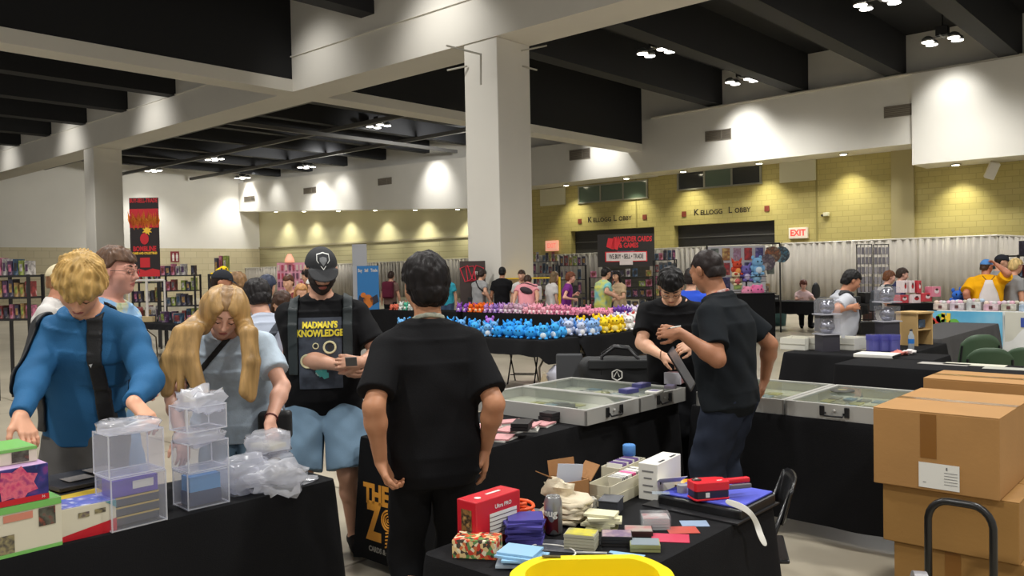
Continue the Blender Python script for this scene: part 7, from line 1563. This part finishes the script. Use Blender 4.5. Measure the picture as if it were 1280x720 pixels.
# ---------------------------------------------------------------- right-hand vendors
def PT(px, py): return PZ(px, py, .744)
wcb = M('box_white', (222, 220, 208), .5); 
for i, (x, lab) in enumerate(((992, 'long white card box at the left end of the row'), (1023, 'long white card box in the middle of the row'), (1055, 'long white card box at the right end of the row, next to the violet cases'))):
    q = PT(x, 437); t = thing('long_card_box', lab, 'card box', (q[0], q[1] + .12, .744), -.05 * i + .02, 'white card boxes on the vendor table'); 
    for lo, hi in (((-.14, -.16, 0), (.14, -.155, .13)), ((-.14, .155, 0), (.14, .16, .13)), ((-.14, -.155, 0), (-.135, .155, .13)), ((.135, -.155, 0), (.14, .155, .13)), ((-.14, -.16, 0), (.14, .16, .005))): MB().bb(lo, hi).build('wall', wcb, t)
    MB().bb((-.145, -.165, .06), (.145, -.161, .066)).build('seam', M('seam_grey', (170, 166, 150), .6), t); MB().bb((-.12, -.14, .01), (.12, .14, .105)).build('cards', [cream, M('tan_cards', (190, 150, 110), .5), white_p][i], t)
def dome_stand(label, px, py, dep, n=2):
    q = PD(px, py, dep); t = thing('dome_display', label, 'display', (q[0], q[1], .744), YAW + .2, 'silver dome displays'); zb = 0
    z0 = q[2] - .744
    for k in range(n):
        z = z0 + k * .215; MB().bb((-.12, -.10, z), (.12, .10, z + .012)).build('platform', M('tray_silver', (196, 196, 204), .3, .4), t); MB().ball((0, 0, z + .085), (.082, .082, .082), 14, rot=None).build('dome', M('dome_chrome', (150, 150, 158), .22, .9), t, smooth=True)
        MB().bb((-.105, -.085, z + .012), (.105, .085, z + .175)).build('clear_cover', acry, t)
    if z0 > .02: MB().bb((-.10, -.08, 0), (.10, .08, z0)).build('riser', M('riser_dark', (60, 58, 66), .5), t)
    return t
dome_stand('silver dome display on the white card boxes, in front of the pale grey tee', 1034, 418, 9.0); dome_stand('silver dome display on a dark riser, in front of the boys', 1109, 402, 9.3)
ws = thing('wooden_display', 'open plywood display stand on the vendor table', 'display stand', (PY(1143, 425, 10.15)[0], 10.15, .744), YAW + .55); wd = M('plywood', (206, 170, 112), .6, var=.08, vscale=4, stretch=(1, 1, .2))
for x in (-.14, .14): MB().bb((x - .01, -.13, 0), (x + .01, .13, .36)).build('side', wd, ws)
MB().bb((-.16, -.14, .36), (.16, .14, .38)).build('top', wd, ws); MB().bb((-.13, -.12, .17), (.13, .12, .185)).build('shelf', wd, ws); MB().bb((-.13, .115, 0), (.13, .13, .36)).build('back', wd, ws); MB().bb((-.06, -.1, .20), (.05, .02, .29)).build('small_box', GM[6], ws)
vio = clear_mat('violet_case', (150, 150, 220), .45, .08, 1.3)
for i, (px, lab) in enumerate(((1088, 'violet clear deck case at the left of the row'), (1100, 'violet clear deck case second from the left'), (1112, 'violet clear deck case beside the plywood stand'))):
    q = PT(px, 440); t = thing('deck_case', lab, 'deck case', (q[0], q[1] + .10, .744), YAW + .3, 'violet clear deck cases'); MB().bb((-.055, -.05, 0), (.055, .05, .17)).build('case', vio, t, bevel=.004); MB().bb((-.058, -.053, .12), (.058, .053, .18)).build('lid', vio, t, bevel=.004); MB().bb((-.035, -.03, .01), (.035, .03, .11)).build('cards', M('card_lilac', (170, 170, 210), .4), t)
q = PT(1092, 447); t = thing('ring_binder', 'white ring binder lying at the left end of the long bare table', 'binder', (q[0], q[1] + .10, .744), .05); MB().bb((-.19, -.14, 0), (.19, .14, .035)).build('cover', white_p, t, bevel=.006); MB().bb((.175, -.14, .004), (.195, .14, .031)).build('spine', blk, t, bevel=.004)
for i, (px, py, c, lab) in enumerate(((1124, 444, (206, 120, 110), 'crumpled red and white paper beside the white binder'), (1135, 443, (220, 214, 210), 'crumpled white paper right of the red one'))):
    t = thing('paper_scrap', lab, 'paper', (*PZ(px, py, .744)[:2], .744), .5 * i); crumple('sheet', None, t, (0, 0, .022), (.16, .11, .04), 70 + i, M('scrap_%d' % i, c, .7), 14, .02, 2.2)
for i, (px, py, w, d, c, lab) in enumerate(((1180, 455, .42, .16, (170, 166, 160), 'grey printed sheet at the left on the long bare table'), (1218, 456, .50, .18, (206, 204, 186), 'pale printed sheet in the middle of the long bare table'), (1262, 461, .40, .18, (176, 176, 166), 'grey-green printed sheet at the right end of the long bare table'))):
    q = PZ(px, py, .744); t = thing('print_sheet', lab, 'paper', (q[0], max(7.98, q[1]), .7445), .03 * i, 'sheets on the long bare table'); MB().box((0, 0, .001), (w, d, .002)).build('sheet', M('sheet_%d' % i, c, .5), t)
def bottle(label, px, py, dep, c, cap, lbl, s_=1.0, name='bottle'):
    q = PD(px, py, dep); t = thing(name, label, 'bottle', (q[0], q[1], q[2])); MB().lathe([(.028 * s_, 0), (.032 * s_, .01), (.032 * s_, .14 * s_), (.014 * s_, .18 * s_), (.013 * s_, .20 * s_)], n=16).build('body', M('pet_%d' % px, c, .15, trans=.4), t, smooth=True); MB().lathe([(.0325 * s_, .06 * s_), (.0325 * s_, .11 * s_)], n=16).build('label_band', M('band_%d' % px, lbl, .5), t); MB().lathe([(.015 * s_, .195 * s_), (.015 * s_, .215 * s_)], n=12).build('cap', M('cap_%d' % px, cap, .4), t); return t
b_ = bottle('water bottle with a blue label in front of the plywood stand', 1140, 424, 8.95, (196, 206, 214), (60, 60, 66), (40, 120, 200)); b_.location = (PY(1139, 430, 9.62)[0], 9.62, .744)
b_ = bottle('bottle with a neon yellow label standing on the floor by the green chairs', 1187, 450, 9.6, (210, 214, 214), (200, 204, 204), (206, 216, 40), 1.3); b_.location.z = 0; b_.scale = (1.4, 1.4, 1.4)
# green chairs
gm = M('chair_green', (66, 88, 64), .5, var=.05); gleg = M('chair_leg', (30, 30, 32), .4)
def gchair(label, px, py, dep, rz, top=.86):
    q = PD(px, py, dep); t = thing('stacking_chair', label, 'chair', (q[0], q[1], 0), rz, 'green chairs'); v = []; f = []; n, k = 14, 6
    for i in range(n + 1):
        for j in range(k + 1):
            u = -1 + 2 * i / n; hh = j / k; wd_ = .235 * (1 - .10 * hh); zz = .50 + (top - .50) * hh; zz -= (.10 * abs(u) ** 3.2) * hh; v.append((u * wd_, -.04 - .05 * (1 - u * u) + .02 - .06 * hh, zz))
    for i in range(n):
        for j in range(k): a_1 = i * (k + 1) + j; f.append((a_1, a_1 + k + 1, a_1 + k + 2, a_1 + 1))
    mesh_obj('backrest', v, f, gm, t, smooth=True, solid=.02); MB().box((0, .20, .45), (.44, .42, .03)).build('seat', gm, t, bevel=.012)
    for sx in (-.21, .21):
        MB().tube([(sx, .38, 0), (sx, .36, .44)], .012, 8).build('leg', gleg, t); MB().tube([(sx, -.10, 0), (sx, -.02, .44), (sx * .96, -.08, top - .12)], .012, 8).build('leg', gleg, t)
    return t
gchair('green stacking chair with the tallest back, behind the long bare table', 1221, 440, 9.1, PI + .62 - PI + .1, .89); gchair('green stacking chair right behind the long bare table, lower back showing', 1236, 447, 8.55, .35, .80); gchair('green stacking chair at the right edge behind the long bare table', 1282, 447, 8.9, .3, .76)
# sky-blue banner and bins
q0, q1 = PY(1160, 392, 14.40), PY(1254, 390, 14.40); w = q1[0] - q0[0]; t = thing('hanging_banner', 'sky-blue table banner with tumbling colourful letters', 'banner', ((q0[0] + q1[0]) / 2, 14.36, 0)); zt_ = .90; MB().bb((-w / 2, -.012, .12), (w / 2, 0, zt_)).build('sheet', mottled('banner_sky', [(80, 164, 206), (110, 186, 220), (160, 206, 226)], 1.6, .6), t)
for ch, x, z, an, c in (('M', -w * .47, zt_ - .30, .5, (214, 60, 50)), ('U', -w * .43, zt_ - .235, .4, (236, 206, 60)), ('N', -w * .375, zt_ - .17, .25, (206, 60, 50)), ('C', -w * .31, zt_ - .125, .1, (120, 190, 60)), ('H', -w * .24, zt_ - .11, -.05, (236, 200, 50)), ('O', -w * .13, zt_ - .20, 0, (110, 180, 70))): MB().text(ch, .16, (x, -.02, z), Matrix.Rotation(-an, 3, 'Y') @ RX90, 0, .02, ext=.004).build('letter', M('letter_%d_%d' % c[:2], c, .5), t)
tm = thing('hanging_banner', 'cream and blue strip banner at the right end of the sky-blue one', 'banner', (q1[0] + .29, 14.37, 0)); MB().bb((-.26, -.012, .12), (.26, 0, zt_)).build('sheet', M('strip_cream', (206, 204, 190), .6), tm); MB().bb((-.05, -.02, zt_ - .22), (.20, -.012, zt_ - .08)).build('blue_patch', M('patch_blue', (56, 80, 160), .5), tm)
r_ = np.random.RandomState(21); BC = [(226, 206, 190), (214, 196, 206), (206, 206, 204), (226, 180, 196), (196, 190, 170), (180, 200, 220)]
x = q0[0] + .05; i = 0
names = ['first goods tub from the left', 'second goods tub from the left', 'third goods tub from the left', 'fourth goods tub from the left', 'fifth goods tub from the left', 'sixth goods tub from the left', 'seventh goods tub from the left', 'eighth goods tub from the left', 'ninth goods tub from the left', 'tenth goods tub from the left']
while x < q1[0] + .45 and i < 10:
    bw = .205; hgt = .10 + .05 * r_.rand(); c = BC[i % 6]; t = thing('goods_tub', names[i] + ' above the sky-blue banner', 'tub', (x + bw / 2, 14.66, .906), 0, 'goods tubs above the sky-blue banner'); MB().bb((-bw / 2, -.16, 0), (bw / 2, .16, hgt)).build('tub', mottled('tub_%d' % (i % 6), [c, tuple(int(v * .8) for v in c), (230, 226, 220)], 7, .5), t, bevel=.01)
    for k in range(4): MB().ball((-.08 + .055 * k, -.04 + .05 * (k % 2), hgt + .015), (.042, .05, .035), 8).build('packet', M('packet_%d' % (k + i % 3), BC[(k + i) % 6], .6), t)
    MB().box((0, -.163, hgt * .5), (.05, .004, .05)).build('dark_mark', M('mark_dark', (90, 50, 50), .6), t); x += bw + .035; i += 1
bred = M('carton_red', (196, 60, 70), .4); bwh = M('carton_white', (230, 216, 216), .4)
for i, (px, py, w_, h_, c, lab) in enumerate(((1131, 379, .20, .16, 0, 'lower left red and white carton in the pile by the boys'), (1146, 379, .22, .17, 1, 'lower white carton with red edge in the pile by the boys'), (1160, 377, .22, .17, 0, 'lower red carton in the pile, third from the left'), (1171, 371, .22, .20, 2, 'pink and red carton at the right end of the pile'), (1132, 366, .10, .24, 1, 'upright white carton with a red oval, left one on the pile'), (1141, 366, .11, .24, 1, 'upright white carton with a red oval, middle one on the pile'), (1150, 366, .08, .24, 0, 'upright narrow carton at the right on the pile'))):
    dep = 13.7; q = PD(px, py, dep); w_ *= .84; h_ *= .84; t = thing('toy_carton', lab, 'carton', q, YAW + .35, 'toy cartons piled by the boys'); MB().bb((-w_ / 2, 0, 0), (w_ / 2, .16, h_)).build('carton', [bred, bwh, M('carton_pink', (214, 130, 150), .4)][c], t, bevel=.006); MB().ball((0, -.001, h_ * .55), (w_ * .28, .004, h_ * .22), 10).build('oval_print', M('oval_red', (176, 30, 40), .4) if c == 1 else bwh, t); MB().ball((0, -.004, h_ * .72), (w_ * .18, .004, h_ * .12), 8).build('dark_print', M('oval_dark', (70, 36, 36), .4), t)
a = PD(1150, 385, 13.7); t = thing('carton_stand', 'low black stand under the pile of toy cartons', 'stand', (a[0], a[1], 0), YAW + .35); MB().bb((-.40, -.06, 0), (.36, .30, PD(1150, 379, 13.7)[2] - .005)).build('block', clothm, t)
for i, (px, py, s_, lab) in enumerate(((1190, 376, 1.5, 'blue plush toy left of the yellow tee, left of the two'), (1200, 376, 1.6, 'blue plush toy nearest the yellow tee'))): q = PD(px, py, 13.7); plush(0, (60, 110, 200), (210, 220, 236), lab, None, (q[0], q[1] + .35, .906), .4, s_ * .9)
# under and on the table of the seated person
q = PZ(975, 407, 0); t = thing('waste_bin', 'teal waste bin under the long black table', 'bin', (q[0], q[1], 0)); MB().lathe([(.15, 0), (.19, .42), (.20, .44), (.18, .42), (.14, .02)], n=18).build('bin', M('bin_teal', (60, 100, 104), .5), t, smooth=True); MB().lathe([(.19, .40), (.21, .46), (.16, .47)], n=14).build('liner', M('liner_white', (206, 210, 210), .5), t, smooth=True)
q = PD(954, 377, 20.9); t = thing('picture_frame', 'framed picture standing at the left on the long black table', 'picture', (q[0], q[1], .744), YAW); MB().bb((-.17, 0, 0), (.17, .03, .46)).build('frame', M('frame_tan', (170, 140, 100), .5), t); MB().bb((-.14, -.006, .03), (.14, 0, .40)).build('picture', mottled('frame_pic', [(206, 200, 190), (90, 76, 66), (220, 214, 206)], 5, .4), t)
q = PD(968, 377, 20.9); t = thing('card_reader', 'small black box beside the framed picture', 'box', (q[0], q[1], .744), YAW); MB().bb((-.13, 0, 0), (.13, .2, .17)).build('box', blk, t, bevel=.01); MB().bb((-.09, -.004, .06), (.09, 0, .10)).build('slot', M('slot_pale', (150, 150, 150), .5), t)
q = PD(1020, 372, 22.4); t = thing('office_chair', 'black chair back beside the seated person in pink', 'chair', (q[0], q[1], 0), YAW + .5); MB().ball((0, 0, .92), (.16, .06, .26), 12).build('backrest', blk, t, smooth=True); MB().bb((-.2, -.25, .42), (.2, .2, .48)).build('seat', blk, t, bevel=.02); MB().tube([(0, .03, .1), (0, .03, .8)], .025, 8).build('stem', blk, t); MB().box((0, 0, .05), (.5, .06, .08)).box((0, 0, .05), (.06, .5, .08)).build('base', blk, t)
q = PD(1080, 390, 18.6); t = thing('equipment_table', 'black table loaded with dark gear behind the pale grey tee', 'table', (q[0], q[1], 0), YAW); MB().bb((-.55, -.3, .74), (.55, .3, .78)).build('tabletop', rk, t)
for sx in (-.5, .5):
    for sy in (-.25, .25): MB().bb((sx - .02, sy - .02, 0), (sx + .02, sy + .02, .74)).build('leg', rk, t)
for i, (x, w_, h_, lab) in enumerate(((-.3, .3, .16, 'left black case on the gear table'), (.12, .36, .24, 'right black case on the gear table'))): c = Vector((x, 0, .782)); c.rotate(t.rotation_euler); g = thing('gear_case', lab, 'case', t.location + c, YAW); MB().bb((-w_ / 2, -.2, 0), (w_ / 2, .2, h_)).build('case', blk, g, bevel=.012); MB().tube([(-.06, -.21, h_ * .6), (0, -.24, h_ * .7), (.06, -.21, h_ * .6)], .01, 6).build('handle', M('handle_grey', (90, 90, 92), .4), g)
q = PZ(1085, 410, 0); t = thing('stool_fabric', 'brown folded seat under the gear table', 'seat', (q[0], q[1] + .3, 0)); MB().bb((-.2, -.15, 0), (.2, .15, .40)).build('seat', M('seat_brown', (74, 50, 44), .7), t, bevel=.03); MB().bb((-.22, -.02, .4), (.22, .03, .62)).build('backrest', M('seat_brown'), t, bevel=.02)
# folded chairs and bag under the plush tables
def fchair(label, px, py, rz):
    q = PZ(px, py, 0); t = thing('folding_chair', label, 'chair', (q[0], q[1], 0), rz, 'black folding chairs under the plush tables')
    for sx in (-.2, .2): MB().tube([(sx, -.22, 0), (sx, .16, .50)], .012, 6).build('leg', chm, t); MB().tube([(sx * .9, .2, 0), (sx * .9, -.12, .46)], .012, 6).build('leg', chm, t)
    MB().bb((-.2, -.14, .455), (.2, .18, .475)).build('seat', chm, t); MB().tube([(-.18, -.12, .13), (.18, -.12, .13)], .009, 6).tube([(-.18, .12, .12), (.18, .12, .12)], .009, 6).build('rung', chm, t); return t
fchair('black folding chair under the blue plush toys', 655, 478, .5); fchair('black folding chair under the yellow plush toys, beside the grey bag', 722, 486, 1.9)
q = PZ(690, 500, 0); t = thing('shopping_bag', 'slumped grey and navy bag on the floor under the plush tables', 'bag', (q[0] - .1, q[1] + .3, 0), .5); crumple('upper', None, t, (0, 0, .24), (.36, .26, .32), 80, M('bag_silver', (168, 168, 180), .5), 16, .03, 2.6); crumple('lower', None, t, (.05, -.05, .09), (.46, .30, .18), 81, M('bag_navy', (44, 50, 66), .6), 16, .02, 2.8)
q = PZ(748, 488, 0); t = thing('cardboard_box', 'small brown carton on the floor under the yellow plush toys', 'cardboard box', (q[0] - .2, q[1] + .45, 0), .8); MB().bb((-.22, -.18, 0), (.22, .18, .40)).build('carton', kraft, t, bevel=.004); MB().bb((-.03, -.181, .0), (.03, .181, .401)).build('tape', tape, t)
bottle('tall cream bottle hanging at the table leg under the plush toys', 680, 462, 10.9, (206, 190, 160), (190, 180, 160), (200, 184, 150), 1.6).location.z = 0
# goods on the table below the flame banner
r_ = np.random.RandomState(31)
for i in range(9):
    x = -17.75 + .30 * i; g = thing('boxed_toy', ORD[i] + ' small boxed toy from the left, table below the flame banner', 'boxed goods', (x, 7.85 + .12 * (i % 2), .744), r_.rand() * .6, 'small toys on the table below the flame banner'); h_ = .12 + .18 * r_.rand(); MB().bb((-.09, -.05, 0), (.09, .05, h_)).build('carton', GM[i % 10], g); MB().bb((-.06, -.055, h_ * .2), (.06, -.05, h_ * .8)).build('front_print', GM[(i + 4) % 10], g)
